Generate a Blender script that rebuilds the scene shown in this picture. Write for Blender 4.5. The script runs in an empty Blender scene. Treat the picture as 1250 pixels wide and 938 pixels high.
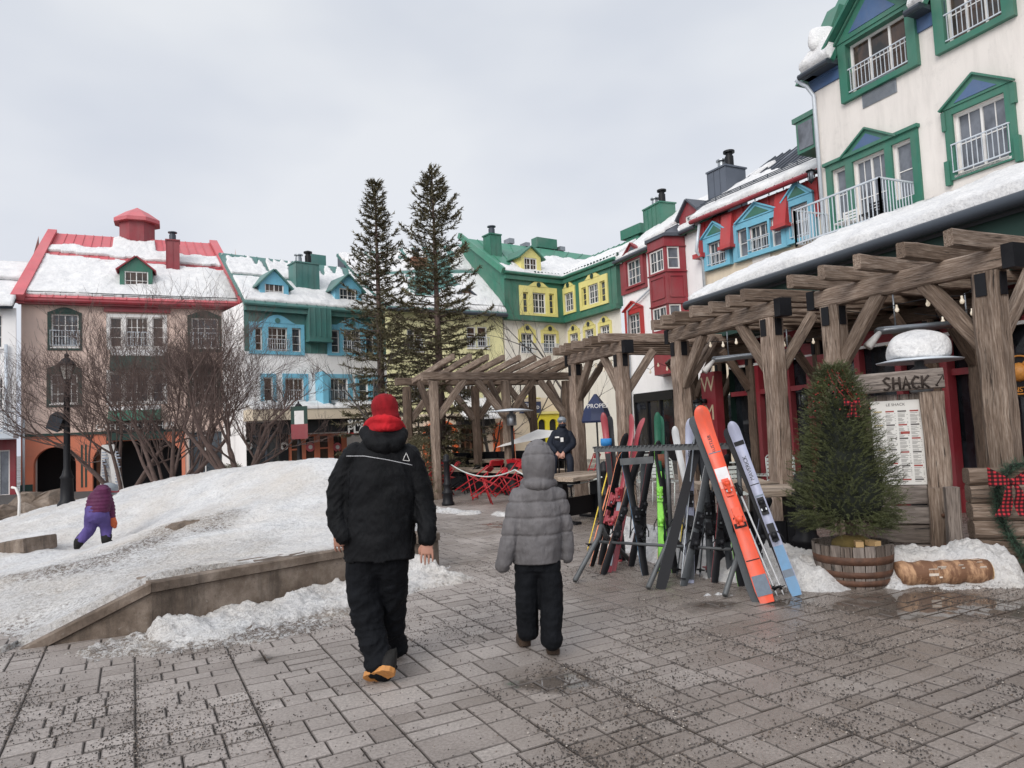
import bpy, bmesh, math, random
import numpy as np
from mathutils import Vector, Matrix, noise
from math import sin, cos, pi, radians, sqrt, atan2
random.seed(7)
V = Vector
sc = bpy.context.scene
COL = sc.collection
# ------------------------------------------------------------------ camera
FPX = 867.0
PITCH, ROLL = radians(3.8), radians(2.6)
CAMP = V((0, 0, 1.55))
FW = V((0, cos(PITCH), sin(PITCH)))
U0 = V((0, -sin(PITCH), cos(PITCH)))
R0 = V((1, 0, 0))
UP = (cos(ROLL) * U0 + sin(ROLL) * R0)
RT = (cos(ROLL) * R0 - sin(ROLL) * U0)
cd = bpy.data.cameras.new('camera'); cam = bpy.data.objects.new('camera', cd); COL.objects.link(cam)
cd.sensor_width = 36; cd.lens = 36 * FPX / 1250.0; cd.clip_end = 2000; cd.clip_start = .05
m = Matrix((RT, UP, -FW)).transposed().to_4x4(); m.translation = CAMP
cam.matrix_world = m
sc.camera = cam

def ray(px, py):
    return FW + RT * ((px - 625) / FPX) + UP * ((469 - py) / FPX)
def aty(px, py, Y):
    d = ray(px, py); return CAMP + d * (Y / d.y)
def atz(px, py, z):
    d = ray(px, py); return CAMP + d * ((z - CAMP.z) / d.z)
def gnd(px, py): return atz(px, py, 0.0)
def xy(p): return V((p.x, p.y))

# ------------------------------------------------------------------ materials
def S(r, g, b, k=1.0):
    f = lambda c: ((c / 255) / 12.92 if c / 255 <= .04045 else ((c / 255 + .055) / 1.055) ** 2.4) * k
    return (f(r), f(g), f(b), 1)
class NT:
    def __init__(s, name):
        s.m = bpy.data.materials.new(name); s.m.use_nodes = True
        s.t = s.m.node_tree; s.b = s.t.nodes['Principled BSDF']
        s.co = s.n('ShaderNodeAttribute'); s.co.attribute_name = 'g'
    def n(s, ty, **kw):
        x = s.t.nodes.new(ty)
        for k, v in kw.items(): setattr(x, k, v)
        return x
    def l(s, a, b): s.t.links.new(a, b)
    def mapped(s, scale):
        mp = s.n('ShaderNodeMapping'); mp.inputs['Scale'].default_value = scale
        s.l(s.co.outputs['Vector'], mp.inputs['Vector']); return mp.outputs[0]
    def noise(s, scale, detail=4, sc3=None, rough=.55):
        x = s.n('ShaderNodeTexNoise'); x.inputs['Scale'].default_value = scale
        x.inputs['Detail'].default_value = detail; x.inputs['Roughness'].default_value = rough
        s.l(s.mapped(sc3) if sc3 else s.co.outputs['Vector'], x.inputs['Vector']); return x.outputs['Fac']
    def ramp(s, fac, stops):
        r = s.n('ShaderNodeValToRGB'); e = r.color_ramp.elements
        while len(e) < len(stops): e.new(.5)
        for i, (p, c) in enumerate(stops):
            e[i].position = p; e[i].color = c if len(c) == 4 else (*c, 1)
        s.l(fac, r.inputs['Fac']); return r.outputs['Color']
    def mix(s, fac, a, b, bt='MIX'):
        x = s.n('ShaderNodeMix', data_type='RGBA', blend_type=bt)
        for inp, v in ((x.inputs[0], fac), (x.inputs[6], a), (x.inputs[7], b)):
            if hasattr(v, 'default_value') or hasattr(v, 'is_linked'): s.l(v, inp)
            else: inp.default_value = v
        return x.outputs[2]
    def math(s, op, a, b=0.0):
        x = s.n('ShaderNodeMath', operation=op)
        for inp, v in ((x.inputs[0], a), (x.inputs[1], b)):
            if isinstance(v, (int, float)): inp.default_value = v
            else: s.l(v, inp)
        return x.outputs[0]
    def bump(s, h, strength=.3, dist=.02, prev=None):
        x = s.n('ShaderNodeBump'); x.inputs['Strength'].default_value = strength; x.inputs['Distance'].default_value = dist
        s.l(h, x.inputs['Height'])
        if prev is not None: s.l(prev, x.inputs['Normal'])
        return x.outputs[0]
    def fin(s, col=None, rough=None, nrm=None, metal=None):
        b = s.b
        if col is not None:
            if isinstance(col, tuple): b.inputs['Base Color'].default_value = col
            else: s.l(col, b.inputs['Base Color'])
        if rough is not None:
            if isinstance(rough, (int, float)): b.inputs['Roughness'].default_value = rough
            else: s.l(rough, b.inputs['Roughness'])
        if nrm is not None: s.l(nrm, b.inputs['Normal'])
        if metal is not None: b.inputs['Metallic'].default_value = metal
        return s.m
def sc_(c, k): return (c[0] * k, c[1] * k, c[2] * k, 1)

def paint(name, c, rough=.55, var=.18, scale=3.0, bump=.12, bs=60, metal=0, grime=0.0):
    t = NT(name)
    f = t.noise(scale, 6); f2 = t.noise(.45, 5, rough=.6)
    col = t.ramp(f, [(.25, sc_(c, 1 - var)), (.75, sc_(c, 1 + var * .6))])
    if grime: col = t.mix(t.ramp(f2, [(.42, (0, 0, 0)), (.7, (.30, .30, .30))]), col, sc_((c[0] * .6 + .18, c[1] * .6 + .17, c[2] * .6 + .16), 1)); col = t.mix(t.ramp(t.noise(2.4, 9, (1, 1, 1), .75), [(.55, (0, 0, 0)), (.75, (.35, .35, .35))]), col, sc_(c, .5))
    if grime:
        g = t.ramp(t.noise(1.3, 8, (2.5, 2.5, .35), .7), [(.45, (0, 0, 0)), (.75, (1, 1, 1))])
        col = t.mix(t.math('MULTIPLY', g, grime), col, sc_((.5, .45, .4), .35))
    nr = t.bump(t.noise(bs, 3), bump, .01)
    rr = t.math('ADD', t.math('MULTIPLY', f, .25), rough - .12)
    return t.fin(col, rr, nr, metal)
def wood(name, c1, c2, c3, rough=.8):
    t = NT(name)
    st = t.noise(14, 7, (.35, 5, 5), .65)
    st2 = t.noise(2.3, 4, (.6, 1.5, 1.5))
    col = t.ramp(st, [(.3, c1), (.5, c2), (.72, c3)])
    col = t.mix(t.ramp(st2, [(.4, (0, 0, 0)), (.7, (.55,) * 3)]), col, sc_(c1, .75))
    tn_ = t.noise(.09, 1, (1, 1, 1)); col = t.mix(1.0, col, t.ramp(tn_, [(.35, (.62, .56, .50)), (.5, (1, .98, .95)), (.65, (1.15, 1.12, 1.1))]), 'MULTIPLY')
    ck = t.ramp(t.noise(9, 5, (.22, 4.2, 4.2), .7), [(.32, (0, 0, 0)), (.40, (1, 1, 1))])
    col = t.mix(ck, sc_(c1, .28), col)
    hh = t.math('ADD', t.math('MULTIPLY', ck, 1.0), t.math('MULTIPLY', st, .8))
    return t.fin(col, rough, t.bump(hh, .8, .012))
def snowmat(name, dirt=False):
    t = NT(name)
    n1 = t.noise(2.2, 8, rough=.65); n2 = t.noise(22, 5, rough=.7); n3 = t.noise(120, 2)
    col = t.ramp(n1, [(.3, (.66, .655, .655)), (.65, (.82, .805, .785))])
    col = t.mix(1.0, col, t.ramp(n2, [(.35, (.80, .80, .81)), (.55, (1, 1, 1))]), 'MULTIPLY')  # shading of the small hollows put into the snow colour
    if dirt:
        a = t.n('ShaderNodeAttribute'); a.attribute_name = 'dirt'
        bl = t.ramp(t.noise(2.8, 9, (1, 1, 1), .78), [(.49, (0, 0, 0)), (.64, (1, 1, 1))])
        sp = t.ramp(t.noise(26, 7, rough=.85), [(.47, (0, 0, 0)), (.60, (1, 1, 1))])
        d = t.math('MINIMUM', t.math('ADD', t.math('MULTIPLY', a.outputs['Fac'], t.math('ADD', t.math('MULTIPLY', sp, 1.5), .30)), t.math('MULTIPLY', t.math('MULTIPLY', bl, sp), .55)), 1.0)
        col = t.mix(d, col, (.13, .10, .08, 1))
        yw = t.ramp(t.noise(.9, 5, rough=.6), [(.42, (0, 0, 0)), (.72, (.6, .6, .6))])
        col = t.mix(yw, col, (.62, .545, .46, 1))
        fk = t.ramp(t.noise(75, 3, rough=.7), [(.70, (0, 0, 0)), (.75, (1, 1, 1))])
        col = t.mix(t.math('MULTIPLY', fk, .55), col, (.12, .09, .07, 1))
    h = t.math('ADD', t.math('MULTIPLY', n2, .9), t.math('MULTIPLY', n3, .25))
    nr = t.bump(h, .9 if dirt else .75, .05 if dirt else .03, t.bump(n1, .6, .16))
    t.b.inputs['Subsurface Weight'].default_value = 0.0
    return t.fin(col, .62, nr)
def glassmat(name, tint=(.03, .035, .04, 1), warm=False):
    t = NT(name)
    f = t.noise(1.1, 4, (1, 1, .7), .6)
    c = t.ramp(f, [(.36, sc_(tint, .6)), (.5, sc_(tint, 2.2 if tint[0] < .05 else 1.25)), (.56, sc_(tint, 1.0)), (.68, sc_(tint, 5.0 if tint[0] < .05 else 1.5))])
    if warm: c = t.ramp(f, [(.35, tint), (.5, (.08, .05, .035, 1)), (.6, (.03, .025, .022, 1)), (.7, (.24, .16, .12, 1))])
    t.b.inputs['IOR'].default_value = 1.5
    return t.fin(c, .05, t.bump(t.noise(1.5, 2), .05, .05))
def plain(name, c, rough=.5, metal=0.0, spec=.5):
    t = NT(name); t.b.inputs['Specular IOR Level'].default_value = spec; f = t.noise(30, 4)
    col = t.ramp(f, [(.3, sc_(c, .85)), (.7, sc_(c, 1.12))])
    return t.fin(col, t.math('ADD', t.math('MULTIPLY', f, .2), rough - .1), None, metal)

M = {}
M['stucco_pink'] = paint('stucco_pink', S(214, 188, 174), .85, .10, 1.2, .3, 90, grime=.12)
M['stucco_white'] = paint('stucco_white', S(242, 239, 237), .85, .05, 1.2, .3, 90, grime=.08)
M['stucco_beige'] = paint('stucco_beige', S(222, 206, 182), .85, .06, 1.0, .35, 70, grime=.12)
M['stucco_grey'] = paint('stucco_grey', S(222, 215, 208), .85, .07, .9, .4, 60, grime=.22)
M['stucco_yellow'] = paint('stucco_yellow', S(226, 220, 168), .85, .08, 1.2, .3, 90, grime=.12)
M['stucco_mauve'] = paint('stucco_mauve', S(226, 220, 208), .85, .08, 1.2, .3, 90, grime=.12)
M['orange'] = paint('orange_paint', S(208, 118, 86), .7, .12, 1.5, .2, grime=.25)
M['red_roof'] = paint('red_roof', S(196, 92, 98), .45, .18, 1.5, .1, grime=.2)
M['red'] = paint('red_paint', S(138, 38, 48), .5, .15, 2, .1, grime=.25)
M['red_bright'] = paint('red_bright', S(176, 44, 46), .45, .15, 2, .1, grime=.2)
M['green'] = paint('green_paint', S(44, 108, 88), .5, .18, 2, .1, grime=.25)
M['green_dark'] = paint('green_dark', S(28, 58, 50), .6, .2, 2, .1)
M['green_roof'] = paint('green_roof', S(62, 128, 104), .45, .15, 1.5, .1, grime=.2)
M['teal'] = paint('teal_paint', S(66, 114, 108), .5, .18, 1.5, .1, grime=.3)
M['blue'] = paint('blue_paint', S(112, 180, 204), .55, .1, 2, .1, grime=.15)
M['blue_deep'] = paint('blue_deep', S(62, 92, 132), .55, .12, 2, .1, grime=.2)
M['yellow'] = paint('yellow_paint', S(224, 212, 132), .55, .1, 2, .1, grime=.15)
M['yellow_door'] = paint('yellow_door', S(216, 200, 50), .5, .1, 2, .1)
M['white'] = paint('white_trim', S(225, 222, 218), .5, .06, 3, .1, grime=.15)
M['black'] = plain('black_paint', (.010, .010, .012), .5, spec=.25)
M['blacksign'] = plain('black_sign', (.008, .008, .010), .6)
M['grey_metal'] = paint('grey_metal', S(96, 102, 112), .4, .12, 2, .05, metal=.3)
M['dark_metal'] = paint('dark_metal', S(62, 68, 76), .45, .15, 2, .05, metal=.3)
M['slate'] = paint('slate_roof', S(74, 78, 86), .5, .15, 2, .05)
M['galv'] = paint('galvanised_steel', S(150, 154, 158), .38, .2, 6, .1, metal=.75)
M['steel_white'] = paint('white_steel', S(196, 202, 208), .4, .08, 4, .05, metal=.2)
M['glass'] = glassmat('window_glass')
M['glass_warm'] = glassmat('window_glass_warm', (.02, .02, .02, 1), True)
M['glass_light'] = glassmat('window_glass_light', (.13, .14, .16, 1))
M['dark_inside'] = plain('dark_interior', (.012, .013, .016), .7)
M['snow'] = snowmat('snow')
M['snow_dirty'] = snowmat('snow_dirty', True)
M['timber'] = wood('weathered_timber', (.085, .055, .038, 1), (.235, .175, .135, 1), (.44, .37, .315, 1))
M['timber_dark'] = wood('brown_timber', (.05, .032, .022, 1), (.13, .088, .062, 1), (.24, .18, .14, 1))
M['plank'] = wood('grey_plank', (.09, .075, .065, 1), (.22, .185, .165, 1), (.36, .32, .29, 1))
M['tabletop'] = wood('table_plank', (.16, .12, .09, 1), (.34, .27, .21, 1), (.5, .43, .36, 1))
def concmat():
    t = NT('stained_concrete'); a = t.noise(3.2, 9, rough=.7); b = t.noise(38, 6, rough=.8)
    col = t.ramp(a, [(.32, (.085, .060, .043, 1)), (.5, (.175, .132, .10, 1)), (.68, (.29, .235, .19, 1))])
    col = t.mix(t.ramp(t.noise(1.6, 7, (3.5, 3.5, .5), .7), [(.48, (0, 0, 0)), (.66, (.75,) * 3)]), col, (.05, .038, .03, 1))
    col = t.mix(t.ramp(b, [(.30, (.8,) * 3), (.42, (0, 0, 0))]), col, (.05, .04, .032, 1))
    col = t.mix(t.ramp(t.noise(9, 8, rough=.8), [(.62, (0, 0, 0)), (.7, (.6,) * 3)]), col, (.42, .39, .36, 1))
    return t.fin(col, .85, t.bump(t.math('ADD', b, a), .8, .015))
M['concrete'] = concmat()
M['brick'] = paint('brick_brown', S(120, 84, 64), .85, .35, 9, .4, 40)
M['bark'] = paint('bark_brown', (.115, .077, .066, 1), .9, .4, 9, .5, 50)
M['bark_grey'] = paint('bark_grey', (.10, .085, .075, 1), .9, .4, 9, .5, 50)
M['spruce'] = paint('spruce_needles', (.125, .108, .056, 1), .75, .6, 1.4, 0, 10)
M['fir'] = paint('fir_needles', (.070, .080, .026, 1), .7, .75, 5, 0, 10)
M['garland'] = paint('garland_needles', (.035, .075, .045, 1), .7, .4, 5, 0, 10)

# ------------------------------------------------------------------ mesh builder
ORG = {}
class MB:
    def __init__(s): s.v = []; s.f = []; s.m = []; s.s = []; s.g = []
    def add(s, vs, fs, mi=0, smooth=False, g=None):
        o = len(s.v); s.v += [tuple(p) for p in vs]
        s.g += [tuple(p) for p in (g if g is not None else vs)]
        s.f += [tuple(o + i for i in f) for f in fs]
        s.m += [mi] * len(fs); s.s += [smooth] * len(fs)
    def box(s, c, size, R=None, mi=0):
        c = V(c); h = V(size) * .5; vs = []
        for i in range(8):
            p = V(((h.x if i & 1 else -h.x), (h.y if i & 2 else -h.y), (h.z if i & 4 else -h.z)))
            vs.append(c + (R @ p if R else p))
        s.add(vs, [(0, 2, 3, 1), (4, 5, 7, 6), (0, 1, 5, 4), (2, 6, 7, 3), (0, 4, 6, 2), (1, 3, 7, 5)], mi)
    def bar(s, a, b, w, h, up=(0, 0, 1), mi=0):
        a, b = V(a), V(b); d = (b - a); L = d.length; d = d / L; up = V(up)
        x = d.cross(up)
        if x.length < 1e-4: x = d.cross(V((1, 0, 0)))
        x.normalize(); y = x.cross(d)
        vs = []; g = []; r0 = random.random() * 40
        for e, l in ((a, 0), (b, L)):
            for sx, sy in ((-1, -1), (1, -1), (1, 1), (-1, 1)):
                vs.append(e + x * sx * w / 2 + y * sy * h / 2); g.append((l + r0, sx * w / 2 + r0, sy * h / 2))
        s.add(vs, [(3, 2, 1, 0), (4, 5, 6, 7), (0, 1, 5, 4), (1, 2, 6, 5), (2, 3, 7, 6), (3, 0, 4, 7)], mi, False, g)
    def hewn(s, a, b, w, h, ch=.022, jit=.008, segs=None, up=(0, 0, 1), mi=0, taper=1.0):
        a, b = V(a), V(b); d = (b - a); L = d.length; d = d / L; up = V(up)
        x = d.cross(up)
        if x.length < 1e-3: x = d.cross(V((0, 1, 0)))
        x.normalize(); y = x.cross(d); segs = segs or max(2, int(L / .22)); r0 = random.random() * 40
        W, H = w / 2, h / 2
        cs = [(-W + ch, -H), (W - ch, -H), (W, -H + ch), (W, H - ch), (W - ch, H), (-W + ch, H), (-W, H - ch), (-W, -H + ch)]
        vs = []; g = []
        for i in range(segs + 1):
            t = i / segs; k = 1 + (taper - 1) * t
            o = V((noise.noise(V((t * L * 1.3 + r0, 0, 0))), noise.noise(V((t * L * 1.3 + r0, 9, 0))), 0)) * jit * 1.6
            for cx, cy in cs:
                j1 = random.uniform(-jit, jit) * .6; j2 = random.uniform(-jit, jit) * .6
                vs.append(a + d * (L * t) + x * (cx * k + o.x + j1) + y * (cy * k + o.y + j2)); g.append((L * t + r0, cx + r0, cy))
        fs = []
        for i in range(segs):
            for k in range(8):
                p = i * 8 + k; q = i * 8 + (k + 1) % 8; fs.append((p, q, q + 8, p + 8))
        fs.append(tuple(reversed(range(8)))); fs.append(tuple(segs * 8 + k for k in range(8)))
        s.add(vs, fs, mi, False, g)
    def tube(s, pts, r, n=8, mi=0, smooth=True, cap=True, sq=None):
        pts = [V(p) for p in pts]; m = len(pts)
        rs = r if isinstance(r, (list, tuple)) else [r] * m
        vs = []; g = []; px = None; l = 0; r0 = random.random() * 20
        for i, p in enumerate(pts):
            d = (pts[min(i + 1, m - 1)] - pts[max(i - 1, 0)])
            if d.length < 1e-9: d = V((0, 0, 1))
            d.normalize()
            if px is None:
                px = d.cross(V((0, 0, 1)) if abs(d.z) < .9 else V((0, 1, 0)))
            px = (px - d * px.dot(d))
            if px.length < 1e-6: px = d.orthogonal()
            px.normalize(); py = d.cross(px)
            if i: l += (p - pts[i - 1]).length
            rr = rs[i]; rx, ry = rr if isinstance(rr, tuple) else (rr, rr)
            for k in range(n):
                a = 2 * pi * k / n
                vs.append(p + px * cos(a) * rx + py * sin(a) * ry); g.append((l + r0, cos(a) * rx, sin(a) * ry + r0))
        fs = []
        for i in range(m - 1):
            for k in range(n):
                a0 = i * n + k; a1 = i * n + (k + 1) % n; fs.append((a0, a1, a1 + n, a0 + n))
        if cap: fs.append(tuple(reversed(range(n)))); fs.append(tuple((m - 1) * n + k for k in range(n)))
        s.add(vs, fs, mi, smooth, g)
    def lathe(s, prof, c=(0, 0, 0), n=24, mi=0, smooth=True, ang=0.0):
        c = V(c); vs = []; m = len(prof)
        for r, z in prof:
            for k in range(n):
                a = 2 * pi * k / n + ang; vs.append(c + V((cos(a) * r, sin(a) * r, z)))
        fs = []
        for i in range(m - 1):
            for k in range(n):
                a0 = i * n + k; a1 = i * n + (k + 1) % n; fs.append((a0, a1, a1 + n, a0 + n))
        if prof[0][0] > 1e-4: fs.append(tuple(reversed(range(n))))
        if prof[-1][0] > 1e-4: fs.append(tuple((m - 1) * n + k for k in range(n)))
        s.add(vs, fs, mi, smooth)
    def prism(s, poly, vec, mi=0):
        n = len(poly); p = [V(q) for q in poly]; vec = V(vec)
        vs = p + [q + vec for q in p]
        fs = [tuple(range(n)), tuple(reversed(range(n, 2 * n)))] + [((i + 1) % n, i, i + n, (i + 1) % n + n) for i in range(n)]
        s.add(vs, fs, mi)
    def ball(s, c, r, n=10, mi=0, sq=(1, 1, 1)):
        c = V(c); vs = []; m = n // 2 + 1
        for i in range(m + 1):
            t = pi * i / m
            for k in range(n):
                a = 2 * pi * k / n; vs.append(c + V((r * sin(t) * cos(a) * sq[0], r * sin(t) * sin(a) * sq[1], -r * cos(t) * sq[2])))
        fs = [(i * n + k, i * n + (k + 1) % n, (i + 1) * n + (k + 1) % n, (i + 1) * n + k) for i in range(m) for k in range(n)]
        s.add(vs, fs, mi, True)
    def build(s, name, mats, parent=None, fix=True):
        if not s.v: return None
        org = ORG.get(parent.name, V((0, 0, 0))) if parent else V((0, 0, 0))
        me = bpy.data.meshes.new(name)
        vv = np.array(s.v, dtype=np.float64) - np.array(org)
        me.from_pydata(vv.tolist(), [], s.f)
        mats = mats if isinstance(mats, (list, tuple)) else [mats]
        for x in mats: me.materials.append(M[x] if isinstance(x, str) else x)
        me.polygons.foreach_set('material_index', s.m); me.polygons.foreach_set('use_smooth', s.s)
        at = me.attributes.new('g', 'FLOAT_VECTOR', 'POINT'); at.data.foreach_set('vector', np.array(s.g, dtype=np.float32).ravel())
        if fix and len(s.f) < 60000:
            bm = bmesh.new(); bm.from_mesh(me); bmesh.ops.recalc_face_normals(bm, faces=bm.faces); bm.to_mesh(me); bm.free()
        me.update()
        o = bpy.data.objects.new(name, me); COL.objects.link(o)
        if parent: o.parent = parent; ORG[o.name] = org
        return o
def tag(o, label=None, cat=None, group=None, kind=None):
    if label: o['label'] = label
    if cat: o['category'] = cat
    if group: o['group'] = group
    if kind: o['kind'] = kind
    return o
def thing(name, label, cat, loc=(0, 0, 0), rotz=0, group=None, local=False):
    o = bpy.data.objects.new(name, None); COL.objects.link(o); o.empty_display_size = .1
    o.location = loc; o.rotation_euler = (0, 0, rotz)
    ORG[o.name] = V((0, 0, 0)) if local else V(loc)
    return tag(o, label, cat, group)
def dup(root, loc, rot=None, label=None):
    def cp(o, par):
        c = o.copy(); COL.objects.link(c)
        if par: c.parent = par
        for ch in list(o.children): cp(ch, c)
        return c
    r = cp(root, None); r.location = loc
    if rot is not None: r.rotation_euler = rot
    if label: r['label'] = label
    return r
def text_mesh(mb, txt, size, T, depth=.01, mi=0, align='CENTER', bold=0.0):
    cu = bpy.data.curves.new('t', 'FONT'); cu.body = txt; cu.size = size; cu.extrude = depth; cu.align_x = align; cu.align_y = 'CENTER'; cu.offset = bold
    cu.resolution_u = 3
    o = bpy.data.objects.new('t', cu); COL.objects.link(o)
    dg = bpy.context.evaluated_depsgraph_get(); me = bpy.data.meshes.new_from_object(o.evaluated_get(dg))
    mb.add([T @ v.co for v in me.vertices], [tuple(p.vertices) for p in me.polygons], mi)
    bpy.data.objects.remove(o); bpy.data.curves.remove(cu); bpy.data.meshes.remove(me)
def frame(o, x, y):
    x = V(x).normalized(); y = V(y).normalized(); z = x.cross(y)
    T = Matrix((x, y, z)).transposed().to_4x4(); T.translation = o; return T

# ------------------------------------------------------------------ world and light
w = bpy.data.worlds.new('World'); sc.world = w; w.use_nodes = True
t = w.node_tree; bg = t.nodes['Background']
sky = t.nodes.new('ShaderNodeTexSky'); sky.sky_type = 'NISHITA'; sky.sun_disc = False
SUN_EL, SUN_AZ = radians(32), radians(208)
sky.sun_elevation = SUN_EL; sky.sun_rotation = SUN_AZ; sky.air_density = 1.6; sky.dust_density = 4
tc = t.nodes.new('ShaderNodeTexCoord')
sep = t.nodes.new('ShaderNodeSeparateXYZ'); t.links.new(tc.outputs['Generated'], sep.inputs[0])
def wn(ty, **kw):
    x = t.nodes.new(ty)
    for k, v in kw.items(): setattr(x, k, v)
    return x
mp = wn('ShaderNodeMapping'); mp.inputs['Scale'].default_value = (1.0, 1.0, 2.2); t.links.new(tc.outputs['Generated'], mp.inputs[0])
nz = wn('ShaderNodeTexNoise'); nz.inputs['Scale'].default_value = 1.7; nz.inputs['Detail'].default_value = 4; nz.inputs['Roughness'].default_value = .48
t.links.new(mp.outputs[0], nz.inputs['Vector'])
cr = wn('ShaderNodeValToRGB'); t.links.new(nz.outputs['Fac'], cr.inputs[0])
cr.color_ramp.elements[0].position = .36; cr.color_ramp.elements[0].color = (.62, .665, .775, 1)
cr.color_ramp.elements[1].position = .66; cr.color_ramp.elements[1].color = (.83, .855, .915, 1)
gr = wn('ShaderNodeValToRGB'); t.links.new(sep.outputs['Z'], gr.inputs[0])
e = gr.color_ramp.elements; e[0].position = 0; e[0].color = (1.07, 1.06, 1.04, 1); e[1].position = .22; e[1].color = (1.0, 1.0, 1.0, 1)
for p_, c_ in ((.52, 1.0), (.8, 1.2), (1.0, 1.3)):
    q = e.new(p_); q.color = (c_, c_, c_ * .98, 1)
mx = wn('ShaderNodeMix', data_type='RGBA', blend_type='MULTIPLY'); mx.inputs[0].default_value = 1
t.links.new(cr.outputs[0], mx.inputs[6]); t.links.new(gr.outputs[0], mx.inputs[7])
skm = wn('ShaderNodeMix', data_type='RGBA', blend_type='MULTIPLY'); skm.inputs[0].default_value = 1; skm.inputs[7].default_value = (.10, .10, .10, 1)
t.links.new(sky.outputs[0], skm.inputs[6])
m2 = wn('ShaderNodeMix', data_type='RGBA'); m2.inputs[0].default_value = .06
t.links.new(mx.outputs[2], m2.inputs[6]); t.links.new(skm.outputs[2], m2.inputs[7])
# the bright part of the overcast is behind the photographer
dt = wn('ShaderNodeVectorMath', operation='DOT_PRODUCT'); dt.inputs[1].default_value = (-.35, -.80, .48)
t.links.new(tc.outputs['Generated'], dt.inputs[0])
mr = wn('ShaderNodeMapRange'); mr.inputs['From Min'].default_value = .1; mr.inputs['From Max'].default_value = 1; mr.inputs['To Min'].default_value = 1.0; mr.inputs['To Max'].default_value = 1.6
t.links.new(dt.outputs['Value'], mr.inputs['Value'])
t.links.new(m2.outputs[2], bg.inputs['Color']); t.links.new(mr.outputs[0], bg.inputs['Strength'])
sd = bpy.data.lights.new('sun', 'SUN'); sd.energy = 1.9; sd.angle = radians(34); sd.color = (1, .97, .93)
so = bpy.data.objects.new('sun', sd); COL.objects.link(so)
sdir = V((sin(SUN_AZ) * cos(SUN_EL), cos(SUN_AZ) * cos(SUN_EL), sin(SUN_EL)))
so.rotation_euler = sdir.to_track_quat('Z', 'Y').to_euler()
sc.view_settings.view_transform = 'Standard'; sc.view_settings.look = 'None'; sc.view_settings.exposure = 0
sc.cycles.use_denoising = True
sc.cycles.max_bounces = 5; sc.cycles.diffuse_bounces = 3; sc.cycles.glossy_bounces = 3; sc.cycles.transparent_max_bounces = 4
# ------------------------------------------------------------------ ground
def sst(x): x = max(0., min(1., x)); return x * x * (3 - 2 * x)
def G(x, y): return -.5 * sst((-x - 8) / 5) * sst((y - 14) / 7)
def attr_f(me, name, vals):
    a = me.attributes.new(name, 'FLOAT', 'POINT'); a.data.foreach_set('value', np.array(vals, dtype=np.float32))
def groundmat():
    t = NT('wet_asphalt_ground'); a = t.noise(6, 8, rough=.7); b = t.noise(60, 4)
    col = t.ramp(a, [(.3, (.055, .048, .042, 1)), (.7, (.13, .115, .10, 1))])
    return t.fin(col, t.ramp(t.noise(.8, 4), [(.4, (.15,) * 3), (.6, (.6,) * 3)]), t.bump(b, .5, .02))
M['ground'] = groundmat()
g = MB()
xs = list(np.linspace(-60, 60, 61)); ys = list(np.linspace(-10, 90, 51))
xs = [-400] + xs + [400]; ys = [-60] + ys + [600]
vs = [(x, y, G(x, y) - .03) for y in ys for x in xs]; n = len(xs)
g.add(vs, [(j * n + i, j * n + i + 1, (j + 1) * n + i + 1, (j + 1) * n + i) for j in range(len(ys) - 1) for i in range(n - 1)], 0, True)
tag(g.build('ground', 'ground', fix=False), kind='structure')

# pavers: real slabs with chamfered edges, laid in strips of random ashlar
def pavermat():
    t = NT('wet_concrete_pavers')
    a = t.n('ShaderNodeAttribute'); a.attribute_name = 'tone'
    geo = t.n('ShaderNodeNewGeometry')
    base = t.ramp(a.outputs['Fac'], [(0, (.37, .315, .28, 1)), (.5, (.51, .445, .405, 1)), (1, (.64, .57, .52, 1))])
    sp = t.noise(55, 6, rough=.75)
    base = t.mix(t.ramp(sp, [(.35, (.75,) * 3), (.7, (0, 0, 0))]), base, (.10, .085, .075, 1))
    fine = t.noise(260, 3); base = t.mix(t.ramp(fine, [(.5, (0, 0, 0)), (.72, (.6,) * 3)]), base, (.45, .41, .38, 1))
    wet = t.noise(.42, 5, (1, 1, 1), .55)
    wa = t.n('ShaderNodeAttribute'); wa.attribute_name = 'wet'; wm = t.ramp(t.math('ADD', wet, wa.outputs['Fac']), [(.46, (0, 0, 0)), (.66, (1, 1, 1))])
    pud = t.n('ShaderNodeAttribute'); pud.attribute_name = 'puddle'
    big = t.ramp(t.noise(.9, 6, rough=.65), [(.35, (.72, .71, .70)), (.7, (1.08, 1.08, 1.08))])
    base = t.mix(1.0, base, big, 'MULTIPLY')
    base = t.mix(t.math('MULTIPLY', wm, .50), base, (.135, .100, .072, 1))
    pf = t.ramp(t.math('ADD', pud.outputs['Fac'], t.math('MULTIPLY', t.noise(3.5, 5), .5)), [(.66, (0, 0, 0)), (.76, (1, 1, 1))])
    base = t.mix(t.math('MULTIPLY', pf, .75), base, (.065, .052, .042, 1))
    ja = t.n('ShaderNodeAttribute'); ja.attribute_name = 'joint'; base = t.mix(t.ramp(ja.outputs['Fac'], [(.0, (0, 0, 0)), (.5, (.68,) * 3)]), base, (.04, .031, .026, 1))
    rgh = t.mix(wm, (.40, .40, .40, 1), (.15, .15, .15, 1))
    rgh = t.mix(t.ramp(sp, [(.3, (.5,) * 3), (.6, (0, 0, 0))]), rgh, (.65, .65, .65, 1))
    rgh = t.mix(pf, rgh, (.04, .04, .04, 1))
    bs = t.math('MULTIPLY', t.math('SUBTRACT', 1.0, pf), .5)
    nb = t.n('ShaderNodeBump'); nb.inputs['Distance'].default_value = .006
    t.l(bs, nb.inputs['Strength']); t.l(t.math('ADD', sp, fine), nb.inputs['Height'])
    return t.fin(base, rgh, nb.outputs[0])
M['paver'] = pavermat()
PA = radians(28.2)
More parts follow.
